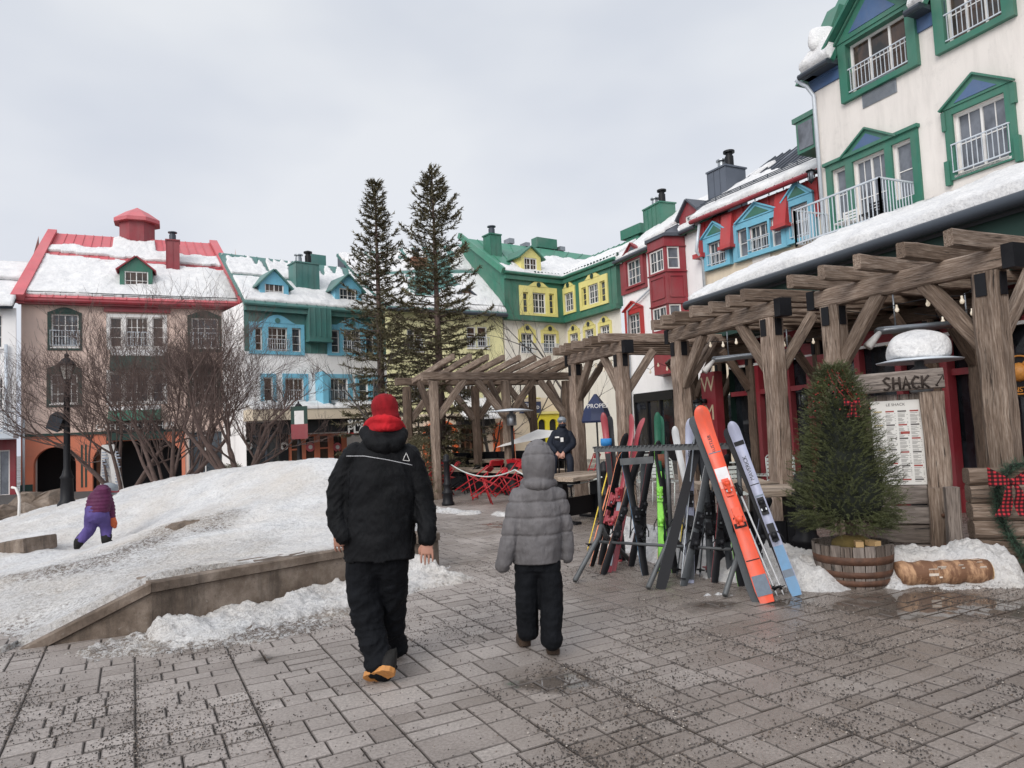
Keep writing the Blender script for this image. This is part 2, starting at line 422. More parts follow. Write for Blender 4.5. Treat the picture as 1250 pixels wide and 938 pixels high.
E1 = V((cos(PA), sin(PA))); E2 = V((-sin(PA), cos(PA)))
def pw(a, b): return E1 * a + E2 * b
PUD = [(xy(gnd(1120, 738)), 1.15, .35), (xy(gnd(520, 708)), .62, .3), (xy(gnd(980, 735)), .55, .22), (xy(gnd(690, 830)), .5, .35), (xy(gnd(640, 640)), 1.2, .3), (xy(gnd(330, 800)), .4, .2), (xy(gnd(860, 740)), .6, .2), (xy(gnd(1230, 745)), .8, .3)]
def pudv(x, y):
    s = 0
    for c, r, k in PUD:
        d = sqrt(((x - c.x) / 1.5) ** 2 + (y - c.y) ** 2) / r
        if d < 1: s = max(s, (1 - d) * .55 + k * .35)
    return s
pv = []; pf_ = []; tone = []; jt = []
rnd = random.Random(3)
def slab(a0, a1, b0, b1):
    c = pw((a0 + a1) / 2, (b0 + b1) / 2)
    if c.y < 2.0 or c.y > 22 or abs(c.x) > .78 * c.y + 1.5: return
    if c.y > 16 and c.x < -6: return
    gp = .003; ch = .008; z = rnd.uniform(-.002, .002); tl = (rnd.uniform(-1, 1) * .0015, rnd.uniform(-1, 1) * .0015)
    o = len(pv); tn = min(1, max(0, rnd.gauss(.5, .22)))
    for k, (ins, zz) in enumerate(((0, -.03), (0, -.006), (ch, 0))):
        for a, b in ((a0 + gp + ins, b0 + gp + ins), (a1 - gp - ins, b0 + gp + ins), (a1 - gp - ins, b1 - gp - ins), (a0 + gp + ins, b1 - gp - ins)):
            p = pw(a, b); sx = 1 if a > (a0 + a1) / 2 else -1; sy = 1 if b > (b0 + b1) / 2 else -1
            pv.append((p.x, p.y, zz + z + tl[0] * sx + tl[1] * sy)); tone.append(tn); jt.append(0 if k == 2 else 1)
    for k in (0, 1):
        for i in range(4): pf_.append((o + k * 4 + i, o + k * 4 + (i + 1) % 4, o + k * 4 + 4 + (i + 1) % 4, o + k * 4 + 4 + i))
    pf_.append((o + 8, o + 9, o + 10, o + 11))
SW = .62
for si in range(-36, 50):
    a0 = si * SW; b = -6.0 + rnd.uniform(0, .4)
    while b < 27:
        h = rnd.choice([.13, .175, .175, .26])
        k = rnd.random()
        if h > .25 and k < .55:
            x = a0 + rnd.choice([.205, .31, .41]); slab(a0, x, b, b + h)
            if rnd.random() < .5: slab(x, a0 + SW, b, b + h / 2); slab(x, a0 + SW, b + h / 2, b + h)
            else:
                slab(x, a0 + SW, b, b + h)
        else:
            cuts = rnd.choice([[.31], [.205, .41], [.16, .38], [.24, .46], [.41], [.205], [.16, .31, .47]])
            p = a0
            for c in cuts: slab(p, a0 + c, b, b + h); p = a0 + c
            slab(p, a0 + SW, b, b + h)
        b += h
me = bpy.data.meshes.new('paving'); me.from_pydata(pv, [], pf_); me.materials.append(M['paver'])
attr_f(me, 'tone', tone); attr_f(me, 'joint', jt); attr_f(me, 'wet', [.22 * sst((p[0] + .6) / 2.4) - .04 for p in pv]); attr_f(me, 'puddle', [pudv(p[0], p[1]) for p in pv])
at = me.attributes.new('g', 'FLOAT_VECTOR', 'POINT'); at.data.foreach_set('vector', np.array([(p[0], p[1], 0) for p in pv], dtype=np.float32).ravel())
o = bpy.data.objects.new('paving', me); COL.objects.link(o); tag(o, kind='structure')
# sand in the joints
jm = NT('joint_sand'); M['joint'] = jm.fin(jm.ramp(jm.noise(40, 5), [(.3, (.018, .015, .013, 1)), (.7, (.05, .042, .036, 1))]), .7)
g = MB(); vs = []; N = 24
for j in range(N + 1):
    for i in range(N + 1):
        y = 1.6 + 26 * j / N; x = (-1 + 2 * i / N) * (.8 * y + 2); vs.append((x, y, -.016))
g.add(vs, [(j * (N + 1) + i, j * (N + 1) + i + 1, (j + 1) * (N + 1) + i + 1, (j + 1) * (N + 1) + i) for j in range(N) for i in range(N)])
tag(g.build('paving_bed', 'joint', fix=False), kind='structure')

# grit scattered over the pavers
def gritmat():
    t = NT('grit'); a = t.n('ShaderNodeAttribute'); a.attribute_name = 'tone'
    return t.fin(t.ramp(a.outputs['Fac'], [(0, (.012, .010, .009, 1)), (.75, (.06, .045, .036, 1)), (.93, (.16, .12, .09, 1)), (1, (.45, .40, .35, 1))]), .55)
M['grit'] = gritmat()
gv = []; gf = []; gt = []
rnd = random.Random(11); cnt = 0
while cnt < 60000:
    y = 2.3 + 9.5 * rnd.random() ** 1.9; x = rnd.uniform(-.78, .78) * y
    cl = noise.noise(V((x * 1.1, y * 1.1, 4.2))) + .55 * noise.noise(V((x * 4, y * 4, 1)))
    if rnd.random() > max(.06, .36 + cl * 1.9): continue
    if rnd.random() < .22:
        c = V((x, y)); a_ = c.dot(E1); b_ = c.dot(E2); a_ = round(a_ / SW) * SW + rnd.gauss(0, .03); q = pw(a_, b_); x, y = q.x, q.y
    if x < -3.0 and y > 6: continue
    r = rnd.uniform(.0018, .0062) * (1.35 if rnd.random() < .12 else 1); o = len(gv); tn = rnd.random(); a = rnd.random() * 6
    for dx, dy, dz in ((1, 0, 0), (0, 1, 0), (-1, 0, 0), (0, -1, 0), (0, 0, .8), (0, 0, -.6)):
        k = r * rnd.uniform(.7, 1.3)
        gv.append((x + (dx * cos(a) - dy * sin(a)) * k, y + (dx * sin(a) + dy * cos(a)) * k, .0015 + r * .5 + dz * k)); gt.append(tn)
    for q in ((0, 1, 4), (1, 2, 4), (2, 3, 4), (3, 0, 4), (1, 0, 5), (2, 1, 5), (3, 2, 5), (0, 3, 5)): gf.append(tuple(o + i for i in q))
    cnt += 1
me = bpy.data.meshes.new('gravel'); me.from_pydata(gv, [], gf); me.materials.append(M['grit']); attr_f(me, 'tone', gt)
o = bpy.data.objects.new('gravel', me); COL.objects.link(o); tag(o, 'dark winter grit scattered over the wet grey paving', 'grit', kind='stuff')

# ------------------------------------------------------------------ retaining wall
CAPZ = .42
W0, W1 = xy(atz(185, 711, CAPZ)), xy(atz(537, 650, CAPZ))
WL = xy(gnd(14, 795))
WP = xy(atz(175, 712, CAPZ))
wt = thing('retaining_wall', 'low brown concrete planter wall with overhanging cap holding back the snow', 'wall', (W0.x, W0.y, 0))
g = MB(); c = MB()
wd = (W1 - W0).normalized(); wn_ = V((wd.y, -wd.x))
def P3(p, z): return V((p.x, p.y, z))
def wallseg(A, B, za, zb, th=.34, ov=.03, capt=.085):
    d = (B - A).normalized(); nn = V((d.y, -d.x)); L = (B - A).length; N = max(2, int(L / .5))
    rr = random.Random(5)
    for mb, o0, o1, top, bot in ((g, -ov, -th, -capt, None), (c, 0, -th - .03, 0, -capt)):
        vs = []
        for i in range(N + 1):
            t = i / N; p = A + (B - A) * t; z = za + (zb - za) * t
            zt = z + top; zb_ = -.15 if bot is None else z + bot
            j = rr.uniform(-.004, .004)
            for o, zz in ((o0 + j, zb_), (o0 + j, zt - .012), (o0 - .012, zt), (o1, zt), (o1, zb_)):
                q = p + nn * o; vs.append((q.x, q.y, zz + (j if zz > 0 else 0)))
        fs = []
        for i in range(N):
            for k in range(5):
                a = i * 5 + k; b = i * 5 + (k + 1) % 5; fs.append((a, b, b + 5, a + 5))
        fs.append((0, 1, 2, 3, 4)); fs.append(tuple(N * 5 + k for k in range(5)))
        mb.add(vs, fs)
wallseg(W0, W1, CAPZ, CAPZ)
wallseg(WL, W0 - wd * .0 + V((-.003, .0)), -.02, CAPZ - .004)
cc = []
g.build('wall_face', 'concrete', wt); c.build('wall_cap', 'concrete', wt)

# ------------------------------------------------------------------ snow hill
ctrl = []
for px, py, Y in ((410, 561, 11.3), (370, 562, 11.8), (330, 565, 12.2), (290, 571, 12.8), (260, 575, 13.2), (225, 582, 14), (190, 592, 15), (165, 598, 16), (82, 619, 19), (120, 607, 18),
                  (0, 641, 14.5), (40, 631, 15.3), (75, 616, 16.5), (120, 665, 10.6), (150, 660, 10.2), (60, 668, 10.2), (0, 690, 9.3),
                  (250, 640, 9.2), (300, 605, 10.6), (400, 612, 9.6), (200, 640, 9.9), (350, 640, 8.8), (420, 600, 10.0)):
    p = aty(px, py, Y); ctrl.append((p.x, p.y, p.z))
for t in (0, .25, .5, .75, .9): p = W0 + (W1 - W0) * t - wn_ * .22; ctrl.append((p.x, p.y, CAPZ + .012))
for t in (0, .3, .6, 1.0): p = WL + (W0 - WL) * t + V((-.16, .14)); ctrl.append((p.x, p.y, -.02 + (CAPZ + .02) * t + .01))
for x, y, z in ((-4.4, 5.6, .0), (-5.2, 5.3, -.02), (-6.5, 5.3, 0), (-4.9, 6.6, .10), (-8, 9, -.05),
                (-1.6, 13.8, -.2), (-2.2, 15.2, -.15), (-4, 16.5, -.2), (-6.5, 18.5, -.3), (-9, 21, -.5), (-12, 23, -.8), (-15, 21, -.8), (-15, 17, -.8),
                (-.7, 8.9, .1), (-.95, 9.6, -.05), (-1.05, 10.4, -.1), (-1.2, 11.4, -.15), (-1.2, 13, -.2), (-1.45, 8.6, .41), (-1.65, 9.4, .5), (-1.9, 10.4, .7), (-2.2, 11.6, .85)):
    ctrl.append((x, y, z))
cp_ = np.array(ctrl)
def kern(r): return r
A_ = kern(np.hypot(cp_[:, None, 0] - cp_[None, :, 0], cp_[:, None, 1] - cp_[None, :, 1]) + 0)
A_ = np.sqrt(A_ ** 2 + .25)
nP = len(cp_); Bm = np.zeros((nP + 3, nP + 3)); Bm[:nP, :nP] = A_; Bm[:nP, nP] = 1; Bm[:nP, nP + 1:] = cp_[:, :2]; Bm[nP:, :nP] = Bm[:nP, nP:].T
wv = np.linalg.solve(Bm, np.concatenate([cp_[:, 2], [0, 0, 0]]))
def HS0(x, y):
    r = np.sqrt((cp_[:, 0] - x) ** 2 + (cp_[:, 1] - y) ** 2 + .25)
    return float(r @ wv[:nP] + wv[nP] + wv[nP + 1] * x + wv[nP + 2] * y)
DR = [xy(aty(a, b, c)) for a, b, c in ((250, 640, 9.2), (215, 648, 9.3), (190, 665, 8.9), (150, 690, 8.2), (90, 705, 7.9), (0, 722, 7.8))]
def dline(x, y):
    p = V((x, y)); best = 9
    for a, b in zip(DR[:-1], DR[1:]):
        ab = b - a; t = max(0, min(1, (p - a).dot(ab) / ab.length_squared)); best = min(best, (p - a - ab * t).length)
    return best
rf = random.Random(77); FP = []
for a, b, n_ in (((420, 640), (250, 600), 22), ((380, 600), (180, 625), 20), ((60, 700), (130, 670), 9), ((330, 680), (230, 610), 14), ((150, 655), (300, 580), 18)):
    for i in range(n_):
        px = a[0] + (b[0] - a[0]) * i / n_ + rf.uniform(-9, 9); py = a[1] + (b[1] - a[1]) * i / n_ + rf.uniform(-6, 6); p_ = aty(px, py, 1344 / max(40, py - 545 + 26)); FP.append((p_.x, p_.y, rf.uniform(.06, .12), rf.uniform(.02, .045)))
def HS(x, y):
    z = HS0(x, y)
    for fx, fy, fr, fd in FP:
        q_ = ((x - fx) ** 2 + (y - fy) ** 2) / (fr * fr)
        if q_ < 5: z += fd * (-math.exp(-q_) + .45 * math.exp(-(q_ - 1.8) ** 2 * 2))
    n1 = noise.fractal(V((x * 1.4, y * 1.4, 0)), 1.0, 2.0, 4); n2 = noise.fractal(V((x * 6, y * 6, 3)), .8, 2.0, 3)
    dl = dline(x, y)
    rg = max(0, 1 - dl / .55)
    z += .024 * n1 + .014 * n2 + .016 * noise.noise(V((x * 13, y * 13, 1))) - .035 * max(0, noise.noise(V((x * 2.9, y * 2.2, 8))) - .25) / .5 + rg * (.035 + .03 * abs(noise.noise(V((x * 7 + y * 3, y * 5, 2)))))
    # ploughed grooves running down to the left
    z += .012 * max(0, 1 - dl / 1.4) * sin((x * .75 - y * 1.2) * 16 + 2 * n1)
    return z
vs = []; idx = {}; dirt = []; fs = []
XS = np.arange(-16.5, .7, .065); YS = np.arange(5.2, 23, .065)
wl = WL; wdl = (W0 - WL).normalized()
def inside(x, y):
    if x > -1.2: return False
    if x >= W0.x:
        t = (x - W0.x) / (W1.x - W0.x); return y > W0.y + (W1.y - W0.y) * t + .13
    if x >= WL.x:
        t = (x - WL.x) / (W0.x - WL.x); return y > WL.y + (W0.y - WL.y) * t + .13
    return y > WL.y - .1
hz = {}
for j, y in enumerate(YS):
    for i, x in enumerate(XS):
        if abs(x) > .80 * y + 1.2: continue
        if y > 12 and (i + j) % 1: continue
        if inside(x, y):
            yl = (W0.y + (W1.y - W0.y) * (x - W0.x) / (W1.x - W0.x) + .13) if x >= W0.x else (WL.y + (W0.y - WL.y) * (x - WL.x) / (W0.x - WL.x) + .13 if x >= WL.x else None)
            if yl is not None and y - yl < .066: y_ = yl
            else: y_ = y
            z = HS(x, y_)
            if z < G(x, y) - .12: continue
            idx[(i, j)] = len(vs); vs.append((x, y_, z))
            dl = dline(x, y); a = 1.15 * max(0, 1 - dl / (.62 + .45 * noise.noise(V((x * 2, y * 2, 0)))))
            ez = max(0, 1 - abs(z - G(x, y)) / .10) * .45 if y > 5.6 else .3
            if x < W0.x + .4 and y < 8.2: ez += .34
            p = V((x, y)); dw = abs((p - W0).dot(wn_)) if x > W0.x else 9
            dirt.append(min(1, max(a, ez) + (.25 * max(0, 1 - dw / .35))))
done = set()
for (i0, j0) in list(idx):
    for i, j in ((i0, j0), (i0 - 1, j0), (i0, j0 - 1), (i0 - 1, j0 - 1)):
        if (i, j) in done: continue
        done.add((i, j)); q = [k for k in ((i, j), (i + 1, j), (i + 1, j + 1), (i, j + 1)) if k in idx]
        if len(q) >= 3: fs.append(tuple(idx[k] for k in q))
def snowobj(name, vs, fs, dirt, mat='snow_dirty', parent=None):
    me = bpy.data.meshes.new(name)
    org = ORG.get(parent.name, V((0, 0, 0))) if parent else V((0, 0, 0))
    me.from_pydata([(v[0] - org.x, v[1] - org.y, v[2] - org.z) for v in vs], [], fs); me.materials.append(M[mat])
    me.polygons.foreach_set('use_smooth', [True] * len(fs)); attr_f(me, 'dirt', dirt)
    at = me.attributes.new('g', 'FLOAT_VECTOR', 'POINT'); at.data.foreach_set('vector', np.array(vs, dtype=np.float32).ravel())
    o = bpy.data.objects.new(name, me); COL.objects.link(o)
    if parent: o.parent = parent
    return o
from collections import Counter
def skirt(vs, fs, dirt, dz):
    ec = Counter(); dr = {}
    for fc in fs:
        for k in range(len(fc)): e_ = (fc[k], fc[(k + 1) % len(fc)]); ec[frozenset(e_)] += 1; dr[frozenset(e_)] = e_
    low = {}
    for k, n_ in ec.items():
        if n_ == 1:
            p, q = dr[k]
            for x in (p, q):
                if x not in low: low[x] = len(vs); vs.append((vs[x][0], vs[x][1], vs[x][2] - dz)); dirt.append(dirt[x])
            fs.append((q, p, low[p], low[q]))
skirt(vs, fs, dirt, .3)
tag(snowobj('snow_hill', vs, fs, dirt), kind='structure')

def snow_bank(name, label, blobs, seed, dirtv=.35, step=.022, lump=.5, kindcat='snow bank', base=lambda x, y: 0.0, ok=None, stuff=False):
    """blobs: (x, y, radius, height)"""
    x0 = min(b[0] - b[2] * 1.6 for b in blobs); x1 = max(b[0] + b[2] * 1.6 for b in blobs)
    y0 = min(b[1] - b[2] * 1.6 for b in blobs); y1 = max(b[1] + b[2] * 1.6 for b in blobs)
    zmx = 1.2 * max(b[3] for b in blobs)
    vs = []; idx = {}; d_ = []; nx = int((x1 - x0) / step) + 1; ny = int((y1 - y0) / step) + 1
    for j in range(ny):
        for i in range(nx):
            x = x0 + i * step; y = y0 + j * step; sw = 0; sh = 0
            for bx, by, br, bh in blobs:
                q = ((x - bx) ** 2 + (y - by) ** 2) / (br * br)
                if q < 3: e_ = math.exp(-q * 1.6); sw += e_; sh += e_ * bh
            if sw < .02: continue
            h = sh / sw * (min(1, sw * 1.1) ** .7) - .25 * sh / sw * (1 - min(1, sw))
            n0 = noise.fractal(V((x * 3 + seed, y * 3, seed)), .8, 2, 4); n1 = noise.turbulence(V((x * 9, y * 9, seed)), 3, False)
            z = h * (1 + lump * n0) + (abs(n1) - .35) * .09 * lump + .012 * noise.noise(V((x * 35, y * 35, seed))) - .02
            z = min(z, zmx + .02 * n0)
            if z < -.04 or (ok and not ok(x, y)): continue
            idx[(i, j)] = len(vs); vs.append((x, y, base(x, y) + z)); d_.append(dirtv * (1.6 if z < .03 else .55) * (.6 + .8 * abs(n0)))
    fs = []
    for (i, j) in idx:
        q = [(i, j), (i + 1, j), (i + 1, j + 1), (i, j + 1)]
        if all(k in idx for k in q): fs.append(tuple(idx[k] for k in q))
    o = snowobj(name, vs, fs, d_)
    return tag(o, label, kindcat)
def along(pxs, r, h, n=5, jr=.3, seed=1):
    rr = random.Random(seed); out = []
    pts = [xy(gnd(*p)) for p in pxs]
    for a, b in zip(pts[:-1], pts[1:]):
        m_ = max(1, int((b - a).length / (r * .5)))
        for i in range(m_ + 1):
            p = a + (b - a) * i / m_; out.append((p.x + rr.uniform(-1, 1) * r * jr, p.y + rr.uniform(-1, 1) * r * jr, r * rr.uniform(.6, 1.2), h * rr.uniform(.5, 1.25)))
    return out
okw = lambda x, y: (V((x, y)) - W0).dot(wn_) > -.04
bl = []
for k in range(22):
    t = k / 21; p = W0 + (W1 - W0) * (.03 + .86 * t) + wn_ * (.16 + .05 * sin(k)); bl.append((p.x, p.y, .17 + .06 * sin(k * 2.1), .17 + .06 * sin(k * 1.7) + .10 * t))
    p = p + wn_ * (.22 + .08 * sin(k * 1.3)); bl.append((p.x, p.y, .27, .08))
bl += along([(235, 765), (330, 742), (410, 715)], .26, .07, seed=2)
snow_bank('snow_bank', 'lumpy dirty snow heaped along the foot of the concrete planter wall', bl, 1.0, .32, ok=okw)
snow_bank('snow_bank', 'broken snow spread on the paving at the far end of the planter wall', along([(500, 700), (545, 684), (520, 672)], .2, .05, seed=3) + along([(505, 676), (530, 678)], .2, .07, seed=7), 2.0, .25, ok=okw)
snow_bank('snow_bank', 'thin trampled slush in front of the planter wall corner', along([(150, 788), (210, 782), (330, 768), (420, 742)], .34, .045, seed=4) + along([(100, 778), (180, 775)], .12, .06, seed=14), 3.0, .9, ok=okw)
snow_bank('snow_bank', 'white snow ridge behind the left half of the ski rack', along([(758, 668), (800, 668), (850, 682), (900, 700)], .34, .30, seed=5), 4.0, .06, lump=.35)
snow_bank('snow_bank', 'white snow ridge between the ski rack and the barrel planter', along([(905, 690), (960, 700), (1005, 712)], .3, .26, seed=6), 5.0, .08, lump=.35)
snow_bank('snow_bank', 'small patch of snow at the foot of the chained bollard', along([(532, 622), (575, 628)], .25, .07, seed=8), 6.0, .2, step=.04)
snow_bank('snow_bank', 'little crust of snow on the paving left of the boy', along([(606, 628), (620, 630)], .14, .08, seed=9), 7.0, .2, step=.04)
snow_bank('snow_bank', 'tiny white snow crumbs in front of the ski rack foot', [(gnd(862, 727).x, gnd(862, 727).y, .05, .03), (gnd(878, 726).x, gnd(878, 726).y, .06, .035), (gnd(893, 727).x, gnd(893, 727).y, .04, .03)], 8.0, .1, step=.012, lump=.2)

# odds and ends on the far side of the hill
la_, lb__ = aty(-14, 664, 10.6), aty(50, 655, 10.0); t = thing('stone_ledge', 'short grey concrete ledge poking out of the snow at the left edge', 'ledge', la_)
g = MB(); g.hewn(la_ - V((0, 0, .12)), lb__ - V((0, 0, .10)), .45, .2, .02, .01); g.build('ledge_slab', 'concrete', t)
def rockm(lb, c, r, sq, seed, mat='concrete'):
    g = MB(); g.ball(c, r, 12, sq=sq); g.v = [tuple(V(v) + V((noise.noise(V(v) * 3 / r * .5 + V((seed, 0, 0))), noise.noise(V(v) * 3 / r * .5 + V((0, seed, 0))), noise.noise(V(v) * 3 / r * .5 + V((0, 0, seed))))) * r * .5) for v in g.v]
    g.s = [False] * len(g.s); return tag(g.build('boulder', mat), lb, 'rock')
rockm('small flat concrete chunk lying in dirty snow near the low end of the wall', aty(28, 756, 6.7), .13, (1.3, 1, .55), 3)
rockm('little dark rock on the crest of the dirty streak on the snow hill', aty(228, 648, 9.25) + V((0, 0, .05)), .16, (1.6, 1, .45), 5)
rockm('tan boulder beside the snow at the far left below the arcade', aty(52, 622, 17.5), .55, (1.6, 1, .7), 7, 'concrete'); rockm('low brown boulder left of the tan one at the picture edge', aty(14, 630, 16.8), .45, (1.6, 1, .6), 9, 'concrete')
g = MB(); b_ = aty(22, 640, 15.6); g.tube([b_ - V((0, 0, .3)), b_ + V((.03, 0, .5)), b_ + V((.02, 0, .62)), b_ + V((-.05, 0, .78)), b_ + V((-.14, 0, .8))], .028, 8); tag(g.build('bent_pipe', 'white'), 'bent white pipe standing by the boulders at the left edge', 'pipe')
# ------------------------------------------------------------------ building tools
class Fac:
    """a vertical facade plane from plan point A (image left) to B (image right)"""
    def __init__(s, A, B):
        s.A = V(A); s.B = V(B); s.L = (s.B - s.A).length; s.U = (s.B - s.A) / s.L; s.N = V((s.U.y, -s.U.x))
        s.u3 = V((s.U.x, s.U.y, 0)); s.n3 = V((s.N.x, s.N.y, 0))
    def P(s, u, z, o=0.0): q = s.A + s.U * u + s.N * o; return V((q.x, q.y, z))
    def hit(s, px, py, o=0.0):
        d = ray(px, py); a = s.A + s.N * o
        t = ((a.x - CAMP.x) * s.N.x + (a.y - CAMP.y) * s.N.y) / (d.x * s.N.x + d.y * s.N.y)
        p = CAMP + d * t; q = V((p.x, p.y)) - s.A; return q.dot(s.U), p.z
    def rect(s, lb, rt, o=0.0):
        """rect from left-bottom and right-top pixels"""
        a = s.hit(*lb, o); b = s.hit(*rt, o); return (a[0], b[0], a[1], b[1])
    def r4(s, x0, x1, y0, y1, o=0.0):
        """rect from a nearly frontal pixel box"""
        ym = (y0 + y1) / 2; xm = (x0 + x1) / 2
        return (s.hit(x0, ym, o)[0], s.hit(x1, ym, o)[0], s.hit(xm, y1, o)[1], s.hit(xm, y0, o)[1])
def sheet(mb, f, u0, u1, z0, z1, holes, o, back, mi=0, outer=True):
    """wall sheet with real openings; reveals run from offset o back to offset back"""
    us = sorted({u0, u1} | {min(max(h[i], u0), u1) for h in holes for i in (0, 1)})
    zs = sorted({z0, z1} | {min(max(h[i], z0), z1) for h in holes for i in (2, 3)})
    us = [a for i, a in enumerate(us) if i == 0 or a - us[i - 1] > 1e-5]; zs = [a for i, a in enumerate(zs) if i == 0 or a - zs[i - 1] > 1e-5]
    def hole(u, z): return any(h[0] - 1e-6 < u < h[1] + 1e-6 and h[2] - 1e-6 < z < h[3] + 1e-6 for h in holes)
    nu, nz = len(us) - 1, len(zs) - 1
    solid = [[not hole((us[i] + us[i + 1]) / 2, (zs[j] + zs[j + 1]) / 2) for j in range(nz)] for i in range(nu)]
    vs = []; fs = []
    def q(a, b, c, d):
        n = len(vs); vs.extend((a, b, c, d)); fs.append((n, n + 1, n + 2, n + 3))
    for i in range(nu):
        for j in range(nz):
            if not solid[i][j]: continue
            a, b, c, d = us[i], us[i + 1], zs[j], zs[j + 1]
            q(f.P(a, c, o), f.P(b, c, o), f.P(b, d, o), f.P(a, d, o))
            for di, dj, p0, p1 in ((-1, 0, (a, c), (a, d)), (1, 0, (b, d), (b, c)), (0, -1, (b, c), (a, c)), (0, 1, (a, d), (b, d))):
                ii, jj = i + di, j + dj
                inb = 0 <= ii < nu and 0 <= jj < nz
                if (inb and not solid[ii][jj]) or (not inb and outer):
                    q(f.P(*p0, o), f.P(*p1, o), f.P(*p1, back), f.P(*p0, back))
    g = [(0, 0, 0)] * len(vs)
    mb.add(vs, fs, mi)
def fbox(mb, f, u0, u1, z0, z1, o0, o1, mi=0):
    p = [f.P(u, z, o) for o in (o0, o1) for z in (z0, z1) for u in (u0, u1)]
    mb.add(p, [(0, 1, 3, 2), (4, 6, 7, 5), (0, 4, 5, 1), (2, 3, 7, 6), (0, 2, 6, 4), (1, 5, 7, 3)], mi)
def window(f, root, r, cols=2, rows=2, o=0.0, dep=.10, trim='white', glass='glass', rail=False, fw=.055, name='window', sill=True, big=1):
    """r=(u0,u1,z0,z1): frame with mullions set back in its opening, its pane and sill"""
    u0, u1, z0, z1 = r; b = o - dep; g = MB()
    fbox(g, f, u0, u0 + fw, z0, z1, b - .02, b + .05); fbox(g, f, u1 - fw, u1, z0, z1, b - .02, b + .05)
    fbox(g, f, u0 + fw, u1 - fw, z0, z0 + fw, b - .02, b + .047); fbox(g, f, u0 + fw, u1 - fw, z1 - fw, z1, b - .02, b + .047)
    for i in range(1, cols):
        uu = u0 + (u1 - u0) * i / cols; k = fw * .8 if (i * 2 == cols or big) else .018
        fbox(g, f, uu - k / 2, uu + k / 2, z0 + fw, z1 - fw, b - .01, b + .04)
    for j in range(1, rows):
        zz = z0 + (z1 - z0) * j / rows; fbox(g, f, u0 + fw, u1 - fw, zz - .013, zz + .013, b - .008, b + .022)
    if cols == 2 and rows > 1:
        for i in (.25, .75):
            uu = u0 + (u1 - u0) * i; fbox(g, f, uu - .01, uu + .01, z0 + fw, z1 - fw, b - .006, b + .018)
    w_ = g.build(name, trim, root)
    g = MB(); g.add([f.P(u0 + .01, z0 + .01, b), f.P(u1 - .01, z0 + .01, b), f.P(u1 - .01, z1 - .01, b), f.P(u0 + .01, z1 - .01, b)], [(0, 1, 2, 3)])
    g.build('pane', glass, w_)
    if sill:
        g = MB(); fbox(g, f, u0 - .05, u1 + .05, z0 - .06, z0 - .004, b + .01, o + .07); g.build('sill', trim, w_)
    if rail:
        g = MB(); h = min(.95, (z1 - z0) * .5)
        for zz in (z0 + .08, z0 + h): g.bar(f.P(u0 - .06, zz, o + .1), f.P(u1 + .06, zz, o + .1), .03, .03)
        n = max(4, int((u1 - u0 + .1) / .115))
        for i in range(n + 1): uu = u0 - .05 + (u1 - u0 + .1) * i / n; g.bar(f.P(uu, z0 + .09, o + .1), f.P(uu, z0 + h, o + .1), .016, .016, up=(1, 0, 0))
        for uu in (u0 - .06, u1 + .06): g.bar(f.P(uu, z0 + h, o + .1), f.P(uu, z0 + h, o + .02), .025, .025)
        g.build('railing', 'steel_white', w_)
    return w_
def surround(f, root, r, holes, mat, o=.05, back=.002, ped=None, ph=.3, inner=None, pw_=None, name='window_surround'):
    g = MB(); u0, u1, z0, z1 = r
    sheet(g, f, u0, u1, z0, z1, holes, o, back)
    um = (u0 + u1) / 2; w = (pw_ or (u1 - u0)) / 2
    if ped == 'gable':
        g.prism([f.P(um - w, z1 + .002, o + .03), f.P(um + w, z1 + .002, o + .03), f.P(um, z1 + ph, o + .03)], -f.n3 * (o + .02))
        g.bar(f.P(um - w - .06, z1 + .0, o + .04), f.P(um, z1 + ph + .03, o + .04), .12, .05); g.bar(f.P(um + w + .06, z1 + .0, o + .04), f.P(um, z1 + ph + .03, o + .042), .12, .05)
    if ped == 'hump':
        n = 10; pts = [(um - w + 2 * w * i / n, z1 + .002 + ph * (.5 - .5 * cos(2 * pi * i / n)) ** .7) for i in range(n + 1)]
        g.prism([f.P(a, b, o + .02) for a, b in pts], -f.n3 * (o + .01))
    s_ = g.build(name, mat, root)
    if inner:
        g = MB()
        if ped == 'gable': g.prism([f.P(um - w * .62, z1 + ph * .12, o + .045), f.P(um + w * .62, z1 + ph * .12, o + .045), f.P(um, z1 + ph * .78, o + .045)], -f.n3 * .01)
        else: g.tube([f.P(um, z1 + ph * .3, o + .015), f.P(um, z1 + ph * .3, o + .045)], min(.13, ph * .4), 16, smooth=False)
        g.build('ornament', inner, s_)
    return s_
def battens(mb, f, u0, u1, z0, z1, holes, o, step=.42, w=.035, d=.03):
    n = int((u1 - u0) / step)
    for i in range(1, n):
        u = u0 + (u1 - u0) * i / n; segs = [(z0, z1)]
        for h in holes:
            if h[0] - .02 < u < h[1] + .02:
                ns = []
                for a, b in segs:
                    if h[2] > a: ns.append((a, min(b, h[2])))
                    if h[3] < b: ns.append((max(a, h[3]), b))
                segs = ns
        for a, b in segs:
            if b - a > .05: fbox(mb, f, u - w / 2, u + w / 2, a, b, o - .01, o + d)
